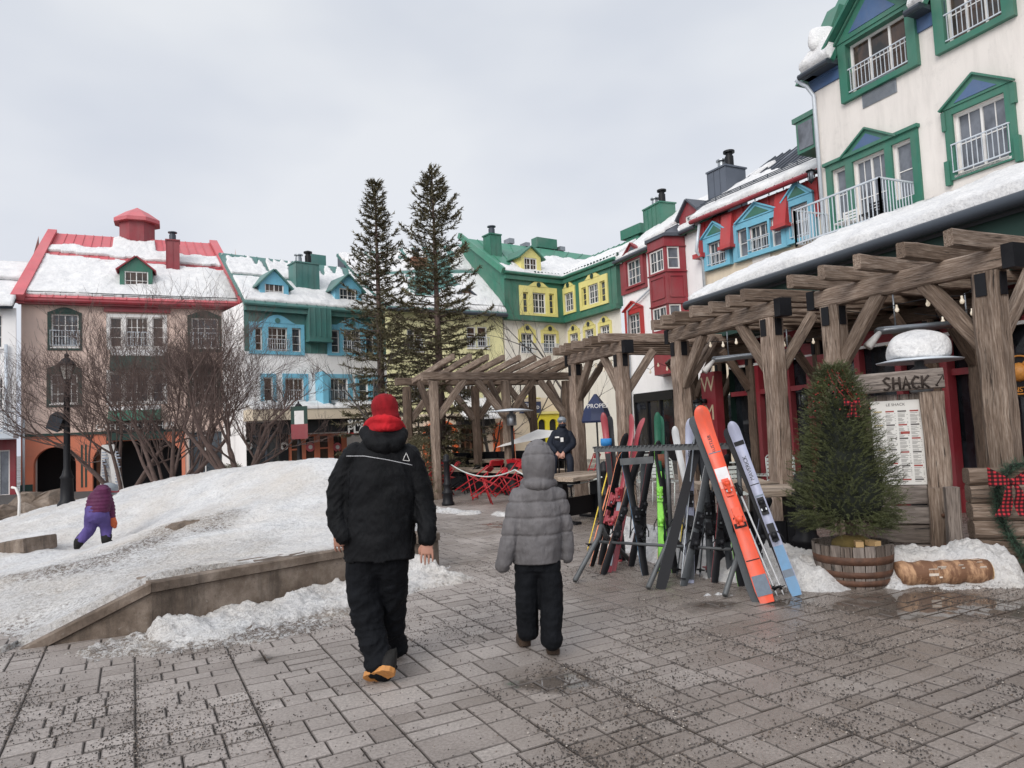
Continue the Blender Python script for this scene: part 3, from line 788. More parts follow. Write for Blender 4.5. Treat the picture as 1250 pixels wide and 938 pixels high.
def snow_on(name, c4, parent, seed, thick=.16, nu=60, nv=30, cover=lambda s, t: 1.0, nscale=1.0, lip=0.0):
    """snow lying on the sloped quad c4 = (eaves left, eaves right, top right, top left)"""
    a, b, c, d = [V(p) for p in c4]; nrm = (b - a).cross(d - a).normalized()
    if nrm.z < 0: nrm = -nrm
    vs = []; idx = {}; row0 = set()
    for j in range(nv + 1):
        for i in range(nu + 1):
            s = i / nu; t = j / nv; p = (a * (1 - s) + b * s) * (1 - t) + (d * (1 - s) + c * s) * t
            n0 = noise.fractal(V((p.x * .7 * nscale + seed, p.y * .7 * nscale, p.z * .7)), .9, 2, 4)
            n1 = noise.noise(V((p.x * 5, p.y * 5, p.z * 5 + seed)))
            h = thick * (1 + .5 * n0) + .02 * n1 - thick * 1.6 * (1 - cover(s, t)) - (.0 if cover(s, t) > .99 else .25 * thick * abs(n0))
            if h < -.01: continue
            if j == 0: vs.append(p + nrm * -.01); row0.add(len(vs) - 1)
            elif j == 1: vs.append((p * .35 + (a * (1 - s) + b * s) * .65) + nrm * h * .72)
            else: vs.append(p + nrm * h)
            idx[(i, j)] = len(vs) - 1
    fs = []
    for (i, j) in idx:
        q = [(i, j), (i + 1, j), (i + 1, j + 1), (i, j + 1)]
        if all(k in idx for k in q): fs.append(tuple(idx[k] for k in q))
        elif sum(k in idx for k in q) == 3: fs.append(tuple(idx[k] for k in q if k in idx))
    # skirt down to the roof along the open edge
    from collections import Counter
    ec = Counter(); dr = {}
    for fc in fs:
        for k in range(len(fc)):
            e_ = (fc[k], fc[(k + 1) % len(fc)]); ec[frozenset(e_)] += 1; dr[frozenset(e_)] = e_
    low = {}
    for k, n_ in ec.items():
        if n_ == 1:
            p, q = dr[k]
            for x in (p, q):
                if x not in low: low[x] = len(vs); vs.append(V(vs[x]) - nrm * (thick * 1.1 if x not in row0 else .015))
            fs.append((q, p, low[p], low[q]))
    g = MB(); g.add(vs, fs, 0, True); return g.build(name, 'snow', parent, fix=False)
def roof(root, c4, mat, th=.14, seam=.5, seamh=.04, name='roof', trim=None):
    a, b, c, d = [V(p) for p in c4]; nrm = (b - a).cross(d - a).normalized()
    if nrm.z < 0: nrm = -nrm
    g = MB(); p = [a, b, c, d]; q = [x - nrm * th for x in p]
    g.add(p + q, [(0, 1, 2, 3), (7, 6, 5, 4), (0, 4, 5, 1), (1, 5, 6, 2), (2, 6, 7, 3), (3, 7, 4, 0)])
    n = int((b - a).length / seam) if seam else 0
    for i in range(1, n):
        s = i / n; e0 = a + (b - a) * s; e1 = d + (c - d) * s; g.bar(e0 + nrm * seamh * .45, e1 + nrm * seamh * .45, .03, seamh, up=nrm)
    return g.build(name, mat, root), nrm
def gutter(root, a, b, mat, r=.07, name='gutter'):
    g = MB(); g.tube([a, b], r, 8, smooth=False); return g.build(name, mat, root)
def snowguard(root, c4, t, mat='black', h=.16, gap=1.2, name='snow_guard'):
    a, b, c, d = [V(p) for p in c4]; A_ = a + (d - a) * t; B_ = b + (c - b) * t; g = MB()
    for k in (.45, 1): g.bar(A_ + V((0, 0, h * k)), B_ + V((0, 0, h * k)), .025, .025)
    n = int((B_ - A_).length / gap)
    for i in range(n + 1): p = A_ + (B_ - A_) * i / n; g.bar(p - V((0, 0, .02)), p + V((0, 0, h)), .03, .03, up=(1, 0, 0))
    return g.build(name, mat, root)
def chimney(root, f, px0, px1, pyt, pyb, o, mat, d=.7, pipes=2, pipemat='dark_metal', cap=True, name='chimney', top=None):
    ym = (pyt + pyb) / 2; u0 = f.hit(px0, ym, o)[0]; u1 = f.hit(px1, ym, o)[0]; z1 = f.hit((px0 + px1) / 2, pyt, o)[1]; z0 = f.hit((px0 + px1) / 2, pyb, o)[1] - .8
    g = MB(); fbox(g, f, u0, u1, z0, z1, o, o - d); c_ = None
    n = max(2, int((u1 - u0) / .3))
    for i in range(n + 1): uu = u0 + (u1 - u0) * i / n; fbox(g, f, uu - .015, uu + .015, z0, z1 - .02, o, o + .02)
    if cap: fbox(g, f, u0 - .05, u1 + .05, z1 + .002, z1 + .07, o + .05, o - d - .05)
    c_ = g.build(name, mat, root)
    for i in range(pipes):
        uu = u0 + (u1 - u0) * (i + .7) / (pipes + .4); p = f.P(uu, z1 + .06, o - d * .5); h = .55 + .25 * (i % 2); r = min(.17, (u1 - u0) / (pipes * 2.6))
        g = MB(); g.lathe([(r, 0), (r, h * .62), (r * .8, h * .62), (r * .8, h * .8), (r * 1.35, h * .8), (r * 1.35, h * .9), (0.001, h)], p, 14, smooth=False)
        g.build('flue', ['galv', 'black'][i % 2] if pipes > 1 else pipemat, c_)
    return c_
def dormer(root, f, px0, px1, pyt, pyb, o, wmat, rmat, win, depth=2.5, glass='glass_warm', ov=.14, side=None, name='dormer', ph=None, cols=2):
    """gabled dormer; pixel box is its front face, win the window's pixel box"""
    ym = (pyt + pyb) / 2; u0 = f.hit(px0, ym, o)[0]; u1 = f.hit(px1, ym, o)[0]; zt = f.hit((px0 + px1) / 2, pyt, o)[1]; z0 = f.hit((px0 + px1) / 2, pyb, o)[1]
    um = (u0 + u1) / 2; ph = ph or (u1 - u0) * .36; ze = zt - ph
    r = f.r4(*win, o); g = MB()
    sheet(g, f, u0, u1, z0, ze, [r], o, o - .12, outer=False)
    g.add([f.P(u0, ze, o), f.P(u1, ze, o), f.P(um, zt, o)], [(0, 1, 2)])
    for u in (u0, u1): g.add([f.P(u, z0 - .3, o), f.P(u, ze, o), f.P(u, ze, o - depth), f.P(u, z0 - .3, o - depth)], [(0, 1, 2, 3)])
    d_ = g.build(name, wmat, root)
    g = MB()
    for s_ in (-1, 1):
        ue = um + s_ * ((u1 - u0) / 2 + ov); zz = ze - ov * ph / ((u1 - u0) / 2)
        v = (f.P(um, zt, 0) - f.P(ue, zz, 0)); k = V((v.y * f.n3.z - v.z * f.n3.y, v.z * f.n3.x - v.x * f.n3.z, v.x * f.n3.y - v.y * f.n3.x)).normalized()
        if k.z < 0: k = -k
        p = [f.P(um, zt, o + .15), f.P(ue, zz, o + .15), f.P(ue, zz, o - depth), f.P(um, zt, o - depth)]
        q = [x + k * .07 for x in p]; g.add(p + q, [(0, 1, 2, 3), (7, 6, 5, 4), (0, 4, 5, 1), (1, 5, 6, 2), (2, 6, 7, 3), (3, 7, 4, 0)])
    g.build('dormer_roof', rmat, d_)
    window(f, d_, r, cols, 2, o, .08, 'white', glass, sill=False)
    return d_
def downpipe(root, pts, mat='steel_white', r=.05, name='downpipe'):
    g = MB(); g.tube(pts, r, 8); return g.build(name, mat, root)
def lettering(parent, f, txt, u, z, size, mat, o=.03, name='lettering', align='CENTER', vert=False, bold=0.0):
    g = MB(); text_mesh(g, txt, size, frame(f.P(u, z, o), f.u3, (0, 0, 1)), .006, align=align, bold=bold); return g.build(name, mat, parent, fix=False)
def boxpart(root, f, r, o0, o1, mat, name):
    g = MB(); fbox(g, f, *r, o0, o1); return g.build(name, mat, root)
def vent(root, f, px0, px1, py0, py1, o, mat='green', name='roof_vent', d=.6, stem=True):
    r = f.r4(px0, px1, py0, py1, o); g = MB(); fbox(g, f, *r, o, o - d)
    if stem: um = (r[0] + r[1]) / 2; w = (r[1] - r[0]) * .3; fbox(g, f, um - w, um + w, r[2] - .8, r[2], o - .1, o - d + .1)
    return g.build(name, mat, root)

# ================================================================== A: pink building with red roof
zA = 8.85
A0, A1 = xy(atz(24, 362, zA)), xy(atz(297, 371, zA)); fA0 = Fac(A0, A1)
fA = Fac(A0 - fA0.N * .35, A1 - fA0.N * .35)
bA = thing('pink_building', 'pink stucco building with snowy red metal roof, red cupola and orange arcade', 'building', (A0.x, A0.y, -.5))
W = []
wl_ = [(63, 96, 384, 424, 2, 'glass'), (134, 149, 388, 424, 1, 'glass_warm'), (154, 181, 388, 424, 2, 'glass_warm'), (186, 200, 388, 424, 1, 'glass_warm'), (234, 266, 389, 425, 2, 'glass'),
       (62, 95, 457, 493, 2, 'glass_warm'), (134, 149, 456, 491, 1, 'glass'), (153, 181, 456, 491, 2, 'glass'), (186, 200, 456, 491, 1, 'glass'), (235, 265, 458, 492, 2, 'glass_warm')]
holes = [fA.r4(*w[:4]) for w in wl_]
zo = fA.hit(60, 530)[1]; ub = fA.hit(226, 560)[0]
a1 = fA.r4(41, 93, 546, 612); a1 = (a1[0], a1[1], -.6, a1[3]); a2 = fA.r4(113, 222, 538, 612); a2 = (a2[0], a2[1], -.6, a2[3])
s1 = fA.r4(230, 292, 526, 580); s1 = (s1[0], s1[1], -.1, s1[3])
g = MB(); sheet(g, fA, 0, fA.L, zo, zA, holes, 0, -.14); sheet(g, fA, ub, fA.L, -.6, zo, [s1], 0, -.3); g.build('wall', 'stucco_pink', bA)
# arcade with arched openings
def archwall(mb, f, u0, u1, z0, z1, arches, o, back, n=12):
    """arches: (u0,u1,z_top) with rounded shoulders"""
    cur = u0
    for a0, a1_, zt in sorted(arches):
        fbox(mb, f, cur, a0, z0, z1, o, back)
        w = a1_ - a0; r = min(w / 2, (zt - z0) * .45, 1.0); pts = []
        for i in range(n + 1):
            t = pi / 2 * i / n; pts.append((a0 + r - r * cos(t), zt - r + r * sin(t)))
        for i in range(n + 1):
            t = pi / 2 * i / n; pts.append((a1_ - r + r * sin(t), zt - r + r * cos(t)))
        for (p, q), (p2, q2) in zip(pts[:-1], pts[1:]):
            if p2 - p > 1e-5: mb.add([f.P(p, q, o), f.P(p2, q2, o), f.P(p2, z1, o), f.P(p, z1, o)], [(0, 1, 2, 3)])
            mb.add([f.P(p, q, o), f.P(p2, q2, o), f.P(p2, q2, back), f.P(p, q, back)], [(0, 1, 2, 3)])
        cur = a1_
    fbox(mb, f, cur, u1, z0, z1, o, back)
g = MB(); archwall(g, fA, 0, ub, -.6, zo, [(a1[0], a1[1], a1[3]), (a2[0], a2[1], a2[3])], .06, -.5)
ar = g.build('arcade', 'orange', bA)
g = MB(); fbox(g, fA, -.02, ub + .02, zo - .1, zo + .02, .05, .13); fbox(g, fA, -.02, a1[0] - .02, -.6, fA.hit(30, 592)[1], .06, .12); g.build('cornice', 'green_dark', ar)
g = MB(); u = fA.hit(99, 570)[0]; u2 = fA.hit(108, 570)[0]; z0_, z1_ = fA.hit(104, 595)[1], fA.hit(104, 543)[1]
for k in (0, .55): fbox(g, fA, u + k * (u2 - u) , u + (k + .25) * (u2 - u), z0_, z1_, .06, .075)
g.build('pilaster_stripe', 'green_dark', ar)
g = MB(); fbox(g, fA, a1[1] + .02, a2[0] - .02, -.6, fA.hit(104, 603)[1], .07, .14); fbox(g, fA, 0, a1[0] - .02, -.6, fA.hit(30, 600)[1], .125, .16); g.build('plinth', 'concrete', ar)
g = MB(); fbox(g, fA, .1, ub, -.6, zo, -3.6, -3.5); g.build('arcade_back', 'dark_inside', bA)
g = MB(); fbox(g, fA, fA.hit(113, 580)[0] + .1, fA.hit(124, 580)[0] + .15, -.6, zo - .5, -.7, -.95); g.build('brick_pier', 'brick', bA)
window(fA, bA, s1, 3, 1, 0, .25, 'white', 'glass', name='shop_window', sill=False)
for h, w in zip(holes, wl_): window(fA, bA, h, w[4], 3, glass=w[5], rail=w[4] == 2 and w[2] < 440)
for x0, x1, y0, y1, hs in ((58, 100, 372, 428, [0]), (229, 270, 376, 430, [4]), (57, 100, 440, 497, [5]), (229, 270, 441, 497, [9])):
    r = fA.r4(x0, x1, y0 + 10, y1); surround(fA, bA, r, [holes[i] for i in hs], 'green_dark', ped='hump', ph=.25)
for hs, y0, y1 in (((1, 2, 3), 384, 427), ((6, 7, 8), 452, 494)):
    r = fA.r4(130, 204, y0, y1); surround(fA, bA, r, [holes[i] for i in hs], 'white', o=.04)
boxpart(bA, fA, fA.r4(127, 208, 366, 382), .002, .16, 'red', 'red_frieze')
def awning(root, f, x0, x1, y0, y1, out, mat, drop=.12, snowy=True, name='awning'):
    r = f.r4(x0, x1, y0, y1); u0, u1, z0, z1 = r
    g = MB(); p = [f.P(u0, z1, .02), f.P(u1, z1, .02), f.P(u1, z0 + drop, out), f.P(u0, z0 + drop, out), f.P(u1, z0, out), f.P(u0, z0, out), f.P(u0, z0, .02), f.P(u1, z0, .02)]
    g.add(p, [(0, 1, 2, 3), (3, 2, 4, 5), (0, 3, 5, 6), (1, 7, 4, 2)]); a_ = g.build(name, mat, root)
    if snowy: snow_on('awning_snow', (f.P(u0 + .1, z1 - .04 + (z0 - z1) * .3, out * .3), f.P(u1 - .1, z1 - .04 + (z0 - z1) * .3, out * .3), f.P(u1, z1, .03), f.P(u0, z1, .03)), a_, x0, .07, 24, 5)
    return a_
awning(bA, fA, 135, 205, 428, 454, .7, 'green_dark'); awning(bA, fA, 133, 197, 497, 514, .9, 'green')
sg = boxpart(bA, fA, fA.r4(131, 200, 515, 527.5), .05, .3, 'blacksign', 'shop_sign')
ur = fA.hit(167, 521); lettering(sg, fA, 'CAFE DE LA CHAR', ur[0], ur[1], .42, 'white', .31)
boxpart(bA, fA, fA.r4(131, 200, 528, 537), .06, .36, 'green_dark', 'sign_valance')
# roof
oR = -4.6
uL, zL = fA.hit(60, 283, oR); uR, zR = fA.hit(264, 299, oR); zr = (zL + zR) / 2
c4 = (fA.P(-.25, zA, .38), fA.P(fA.L + .25, zA, .38), fA.P(uR, zr, oR), fA.P(uL, zr, oR))
rA, nr = roof(bA, c4, 'red_roof', .22)
def cov(s, t):
    n0 = noise.noise(V((s * 9, t * 3, 2))) * .07
    if t > .86 + n0 - (.10 if s < .35 or s > .62 else -.08): return 0
    if abs(t - .60 + (.12 * (s - .3))) < .028 + .02 * noise.noise(V((s * 14, 0, 5))): return 0
    return 1 if t > .02 else .8
a, b, c, d = [V(p) for p in c4]
def inset(c4, s0, s1, t0, t1):
    a, b, c, d = [V(p) for p in c4]
    f_ = lambda s, t: (a * (1 - s) + b * s) * (1 - t) + (d * (1 - s) + c * s) * t
    return (f_(s0, t0), f_(s1, t0), f_(s1, t1), f_(s0, t1))
snow_on('roof_snow', inset(c4, .045, .955, .03, 1), rA, 1, .13, 110, 70, cov)
snowguard(rA, inset(c4, .05, .95, .03, .9), 0.0); snowguard(rA, inset(c4, .05, .95, .52, .9), 0.05, 'red', .12)
for s0, s1, nm in ((-.004, .045, 'a'), (.955, 1.004, 'b')):
    q = inset(c4, s0, s1, -.03, 1.0); g = MB(); p = [x + nr * .22 for x in q]; p2 = [x - nr * .25 for x in q]
    g.add(p + p2, [(0, 1, 2, 3), (7, 6, 5, 4), (0, 4, 5, 1), (1, 5, 6, 2), (2, 6, 7, 3), (3, 7, 4, 0)]); g.build('parapet', 'red_roof', rA)
gutter(bA, c4[0] + V((0, 0, -.16)), c4[1] + V((0, 0, -.16)), 'red', .11)
boxpart(bA, fA, (-.1, fA.L + .1, zA - .32, zA - .13), .0, .36, 'red', 'eaves')
# end walls and back
g = MB(); g.add([fA.P(0, -.6, 0), fA.P(0, zA, 0), fA.P(0, zr - .2, oR), fA.P(0, -.6, oR * 2)], [(0, 1, 2, 3)]); g.add([fA.P(fA.L, -.6, 0), fA.P(fA.L, zA, 0), fA.P(fA.L, zr - .2, oR), fA.P(fA.L, -.6, oR * 2)], [(0, 1, 2, 3)]); g.build('end_wall', 'stucco_pink', bA)
g = MB(); p = [fA.P(uL, zr, oR), fA.P(uR, zr, oR), fA.P(uR + .5, zA, 2 * oR), fA.P(uL - .5, zA, 2 * oR)]; g.add(p, [(0, 1, 2, 3)]); g.build('back_roof', 'red_roof', bA)
# cupola: octagonal drum with pyramid roof
u0, z0 = fA.hit(144, 290, -4.2); u1, z1 = fA.hit(189, 268, -4.2); rr = (u1 - u0) / 2; pc = fA.P((u0 + u1) / 2, 0, -4.2 - rr)
zb = z0 - 1.4; ze = fA.hit(166, 265, -4.2)[1]; zt = fA.hit(166, 251, -4.2)[1] + .15
th = atan2(fA.U.y, fA.U.x) + pi / 8
g = MB(); g.lathe([(rr * 1.04, zb), (rr * 1.04, ze)], (pc.x, pc.y, 0), 8, smooth=False, ang=th)
cu = g.build('cupola', 'red', bA)
g = MB(); g.lathe([(rr * 1.36, ze - .2), (rr * 1.36, ze), (rr * .7, ze + (zt - ze) * .55), (.01, zt)], (pc.x, pc.y, 0), 8, smooth=False, ang=th); g.build('cupola_roof', 'red_roof', cu)
chimney(bA, fA, 203, 219, 294, 341, -1.9, 'red', .7, 1)
dormer(bA, fA, 146, 186, 314, 354, -.55, 'green', 'red', (152, 181, 331.5, 354), 2.6, 'glass_warm', ph=.62)
downpipe(bA, [fA.P(.12, 3.2, .1), fA.P(.12, -.3, .1)])

# ================================================================== Z: neighbour at the far left
fZ = Fac(fA.P(-7, 0, .9).xy, fA.P(-.05, 0, .9).xy)
bZ = thing('cream_building', 'cream building with snowy grey roof at the left edge beside the pink one', 'building', (fZ.A.x, fZ.A.y, -.5))
zz = fZ.hit(12, 376)[1]; w1 = fZ.r4(-14, 3, 384, 425); w2 = fZ.r4(-14, 4, 462, 500); sh = fZ.r4(-14, 12, 550, 604); sh = (*sh[:2], -.3, sh[3])
zm = fZ.hit(12, 533)[1]
g = MB(); sheet(g, fZ, 0, fZ.L, zm, zz, [w1, w2], 0, -.12); g.build('wall', 'stucco_white', bZ)
g = MB(); sheet(g, fZ, 0, fZ.L, -.6, zm - .12, [sh], 0, -.2); g.build('shop_front', 'red', bZ)
window(fZ, bZ, w1, 2, 3); window(fZ, bZ, w2, 2, 3); window(fZ, bZ, sh, 2, 1, name='shop_window', glass='glass_light', sill=False)
ur = fZ.hit(12, 378); q = (fZ.P(0, zz, .5), fZ.P(fZ.L - .05, zz, .5), fZ.P(fZ.L - .05, zz + 3.0, -4), fZ.P(0, zz + 3.0, -4))
rZ, _ = roof(bZ, q, 'dark_metal'); snow_on('roof_snow', inset(q, 0, 1, 0, .98), rZ, 5, .16, 50, 26, lambda s, t: 0 if abs(t - .55) < .02 else 1)
g = MB(); z0_ = fZ.hit(10, 530)[1]; u1 = fZ.hit(23, 520)[0]
fbox(g, fZ, u1 - 5, u1, z0_ - .22, z0_, 0, 1.2); bal = g.build('balcony', 'steel_white', bZ); g = MB()
for o_, uu in ((1.15, None),):
    for z_ in (z0_ + .08, z0_ + .95): g.bar(fZ.P(u1 - 5, z_, 1.15), fZ.P(u1, z_, 1.15), .05, .05); g.bar(fZ.P(u1, z_, 1.15), fZ.P(u1, z_, 0), .05, .05)
    for i in range(40): uu = u1 - 5 * i / 40; g.bar(fZ.P(uu, z0_, 1.15), fZ.P(uu, z0_ + .95, 1.15), .025, .025, up=(1, 0, 0))
g.build('railing', 'steel_white', bal)
pp = fZ.hit(26, 500); downpipe(bZ, [fZ.P(fZ.L - .35, 6.5, .12), fZ.P(fZ.L - .35, z0_ + .3, .12), fZ.P(fZ.L - 1.2, z0_ - .3, .2), fZ.P(fZ.L - 1.25, -.4, .2)], r=.07)

# ================================================================== B: white building, teal mansard, blue windows
zB = 8.4
B0, B1 = xy(atz(297, 369, zB)), xy(atz(472, 383, zB)); fB = Fac(B0, B1)
bB = thing('teal_roofed_building', 'white building with teal metal mansard, sky blue window surrounds and twin gabled dormers', 'building', (B0.x, B0.y, -.5))
zbm = fB.hit(385, 432)[1]
up = [(311, 320, 400, 428, 1), (327, 350.5, 400, 429, 2), (356, 367, 401, 430, 1), (404, 414, 403, 431, 1), (419, 440, 403, 431, 2), (446, 456, 404, 432, 1)]
lo = [(322, 333, 461, 490, 1), (348, 370.5, 462, 491, 2), (403.5, 424.5, 462, 491, 2), (438, 449, 463, 491, 1), (455, 466, 463, 491, 1)]
hu = [fB.r4(*w[:4]) for w in up]; hl = [fB.r4(*w[:4]) for w in lo]
zB2 = fB.hit(385, 514)[1]
g = MB(); sheet(g, fB, 0, fB.L, zB2, zbm, hl + hu, 0, -.14, outer=False); sheet(g, fB, 0, fB.L, -.6, zB2, [], -1.6, -1.7); g.build('wall', 'stucco_white', bB)
g = MB(); zc = zB - .1; sheet(g, fB, 0, fB.L, zbm, zc, hu, .02, -.14, outer=False); battens(g, fB, 0, fB.L, zbm, zc, [(h[0] - .35, h[1] + .35, h[2] - 1, h[3] + .6) for h in hu], .02, .36)
r = fB.r4(373, 399, 378, 416); fbox(g, fB, *r, .02, .5)
for i in range(5): uu = r[0] + (r[1] - r[0]) * i / 4; fbox(g, fB, uu - .02, uu + .02, r[2] + .15, r[3], .5, .53)
fbox(g, fB, r[0] - .05, r[1] + .05, r[2] - .12, r[2], .02, .58)
g.build('mansard', 'teal', bB)
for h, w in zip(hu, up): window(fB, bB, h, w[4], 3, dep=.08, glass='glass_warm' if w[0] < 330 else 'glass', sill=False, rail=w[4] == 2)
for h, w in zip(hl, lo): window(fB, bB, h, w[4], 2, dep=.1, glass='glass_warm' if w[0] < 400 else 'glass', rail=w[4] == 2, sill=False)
surround(fB, bB, fB.r4(304, 371, 395, 433), hu[:3], 'blue', ped='hump', ph=.42, inner='teal', pw_=1.9, o=.08)
surround(fB, bB, fB.r4(399, 460, 398, 435), hu[3:], 'blue', ped='hump', ph=.42, inner='teal', pw_=1.9, o=.08)
surround(fB, bB, fB.r4(345, 376, 456.5, 495), hl[1:2], 'blue', o=.06); surround(fB, bB, fB.r4(318, 337, 456.5, 494), hl[0:1], 'blue', o=.06)
surround(fB, bB, fB.r4(398.5, 430, 457, 494), hl[2:3], 'blue', o=.06); surround(fB, bB, fB.r4(434, 470, 458, 494), hl[3:], 'blue', o=.06)
g = MB(); r = fB.r4(385, 391.5, 460, 497); g.prism([fB.P(r[0], r[2], .02), fB.P(r[1], r[2], .02), fB.P(r[1], r[3], .02), fB.P(r[0], r[3] + .2, .02)], fB.n3 * .9); g.build('blade_fin', 'blue', bB)
r = fB.r4(297, 455, 500, 513); bc = boxpart(bB, fB, r, .0, 1.3, 'stucco_beige', 'canopy')
snow_on('canopy_snow', (fB.P(r[0], r[3], 1.35), fB.P(r[1], r[3], 1.35), fB.P(r[1], r[3] + .35, .02), fB.P(r[0], r[3] + .35, .02)), bc, 8, .12, 80, 8, lambda s, t: 1 if noise.noise(V((s * 12, 1, t))) > -.3 else .3)
q = (fB.P(-.1, zB, .35), fB.P(fB.L, zB, .35), fB.P(fB.hit(472, 331, -4.5)[0], fB.hit(436, 329, -4.5)[1], -4.5), fB.P(fB.hit(281, 319, -4.5)[0] - .6, fB.hit(436, 329, -4.5)[1], -4.5))
rB, _ = roof(bB, q, 'teal')
def covB(s, t):
    if t > .97: return 0
    if t > .62: return 1 if noise.noise(V((s * 26, t * 2.2, 1))) > -.12 + (t - .8) * 1.2 else 0
    if abs(t - .5) < .02 and (s < .35 or s > .7): return 0
    return 1
snow_on('roof_snow', inset(q, .01, 1, .02, 1), rB, 9, .11, 130, 60, covB)
gutter(bB, q[0] + V((0, 0, -.1)), q[1] + V((0, 0, -.1)), 'teal', .1); boxpart(bB, fB, (0, fB.L, zB - .42, zB - .12), .03, .3, 'teal', 'cornice')
dormer(bB, fB, 317, 352, 330, 365, -.35, 'blue', 'teal', (323.5, 346.5, 346, 365), 3, 'glass_warm', ph=.75, ov=.2)
dormer(bB, fB, 409, 441, 336, 371, -.35, 'blue', 'teal', (414.5, 435, 352.5, 370), 3, 'glass', ph=.75, ov=.2)
chimney(bB, fB, 361.5, 389.5, 322, 359, -1.2, 'teal', 1.0, 2); vent(bB, fB, 378, 398, 311, 326, -4.9, 'teal'); vent(bB, fB, 304, 313, 313.5, 318, -4.9, 'dark_metal')
chimney(bB, fB, 420, 430, 309, 331, -6.0, 'slate', .9, 0, cap=False, name='gable_tower')
# shops in the ground floor
fS = Fac(fB.P(0, 0, -.6).xy, fB.P(fB.L, 0, -.6).xy)
def shopfront(root, f, x0, x1, y0, y1, mat, cols, glass='glass', mwid=.09, zb=-.4):
    u0, u1, _, z1 = f.r4(x0, x1, y0, y1); g = MB()
    n = cols
    for i in range(n + 1): uu = u0 + (u1 - u0) * i / n; fbox(g, f, uu - mwid / 2, uu + mwid / 2, zb, z1, -.05, .06)
    fbox(g, f, u0, u1, z1 - .12, z1, -.04, .055); fbox(g, f, u0, u1, zb, zb + .4, -.04, .055)
    zc = z1 - .75; fbox(g, f, u0, u1, zc - .04, zc + .04, -.04, .05)
    s_ = g.build('shop_window', mat, root)
    g = MB(); g.add([f.P(u0, zb, 0), f.P(u1, zb, 0), f.P(u1, z1, 0), f.P(u0, z1, 0)], [(0, 1, 2, 3)]); g.build('pane', glass, s_); return s_
shopfront(bB, fS, 301, 347, 514, 575, 'grey_metal', 2); shopfront(bB, fS, 352, 420, 530, 575, 'orange', 4, 'glass_warm', .3)
for x in (346, 302):
    u, z = fS.hit(x, 545); g = MB(); fbox(g, fS, u - .22, u + .22, -.4, 3, .05, .1); pn = g.build('pilaster', 'blacksign', bB)
    g = MB(); g.tube([fS.P(u, z, .1), fS.P(u, z, .13)], .2, 16, smooth=False); g.tube([fS.P(u, z, .13), fS.P(u, z, .14)], .1, 16, smooth=False, mi=1); g.build('rosette', ['white', 'black'], pn)
for x in (378, 411):
    u, z = fS.hit(x, 546); g = MB(); g.tube([fS.P(u, z, .06), fS.P(u, z, .1)], .24, 16, smooth=False); g.tube([fS.P(u, z, .1), fS.P(u, z, .12)], .11, 16, smooth=False, mi=1); g.build('rosette', ['red_roof', 'white'], bB)
g = MB(); fbox(g, fB, *fB.r4(336, 417, 513.5, 529), .1, .9); g.build('fascia_band', 'blacksign', bB)
sg = boxpart(bB, fB, fB.r4(421, 468, 513, 531), .2, 1.34, 'blacksign', 'shop_sign')
u, z = fB.hit(424, 517.5, 1.34); lettering(sg, fB, 'MAGASIN', u, z, .42, 'white', 1.36, align='LEFT', bold=.012); u, z = fB.hit(424, 524.5, 1.34); lettering(sg, fB, 'PLACE', u, z, .62, 'white', 1.36, align='LEFT', bold=.016)
u, z = fB.hit(424, 529.6, 1.34); boxpart(sg, fB, (u, u + 1.6, z - .04, z + .04), 1.341, 1.35, 'red_bright', 'red_rule')
g = MB(); g.add([fB.P(0, -.6, 0), fB.P(0, zB, 0), fB.P(0, zB, -9), fB.P(0, -.6, -9)], [(0, 1, 2, 3)]); g.build('end_wall', 'stucco_white', bB)

# ================================================================== C: yellow building with snow roof
zC = 7.4
C0 = xy(atz(471, 377, zC)); C1 = xy(atz(613, 384.5, zC)); fC = Fac(C0, C1)
bC = thing('pale_yellow_building', 'pale yellow building under a steep snow covered roof behind the two spruces', 'building', (C0.x, C0.y, -.5))
wc = [(497, 506, 402, 429, 1), (508, 516, 402, 429, 1), (570, 581, 399, 425, 1), (583, 595, 399, 425, 1), (499, 521, 461, 489, 2), (560, 580, 462, 489, 2), (590, 606, 462, 489, 2)]
hc = [fC.r4(*w[:4]) for w in wc]; zc0 = fC.hit(550, 505)[1]
g = MB(); sheet(g, fC, 0, fC.L, zc0, zC, hc, 0, -.14); g.build('wall', 'stucco_yellow', bC)
for h, w in zip(hc, wc): window(fC, bC, h, w[4], 3, glass='glass_warm' if w[0] > 500 else 'glass', rail=True)
rz = fC.hit(520, 320, -4.5)[1]
q = (fC.P(-.1, zC, .5), fC.P(fC.L, zC, .5), fC.P(fC.L + .3, rz + 1.25, -4.7), fC.P(-.8, rz, -4.5)); rC, _ = roof(bC, q, 'teal')
snow_on('roof_snow', inset(q, 0, 1, .01, 1), rC, 12, .12, 110, 50, lambda s, t: 0 if t > .97 or (abs(t - .55) < .018) else (1 if t < .8 else (1 if noise.noise(V((s * 22, t * 2, 1))) > -.15 else 0)))
gutter(bC, q[0] + V((0, 0, -.1)), q[1] + V((0, 0, -.1)), 'dark_metal', .1); snowguard(rC, inset(q, 0, 1, .05, 1), 0.0)
dormer(bC, fC, 558, 580, 353, 379, -.6, 'brick', 'slate', (561.5, 577, 359.5, 376), 2.5, 'glass_warm', ph=.35); dormer(bC, fC, 506, 524, 352, 378, -.6, 'brick', 'slate', (509.5, 521, 359, 376), 2.5, 'glass_warm', ph=.35)
chimney(bC, fC, 505, 521, 316, 352, -2.6, 'brick', .9, 1)
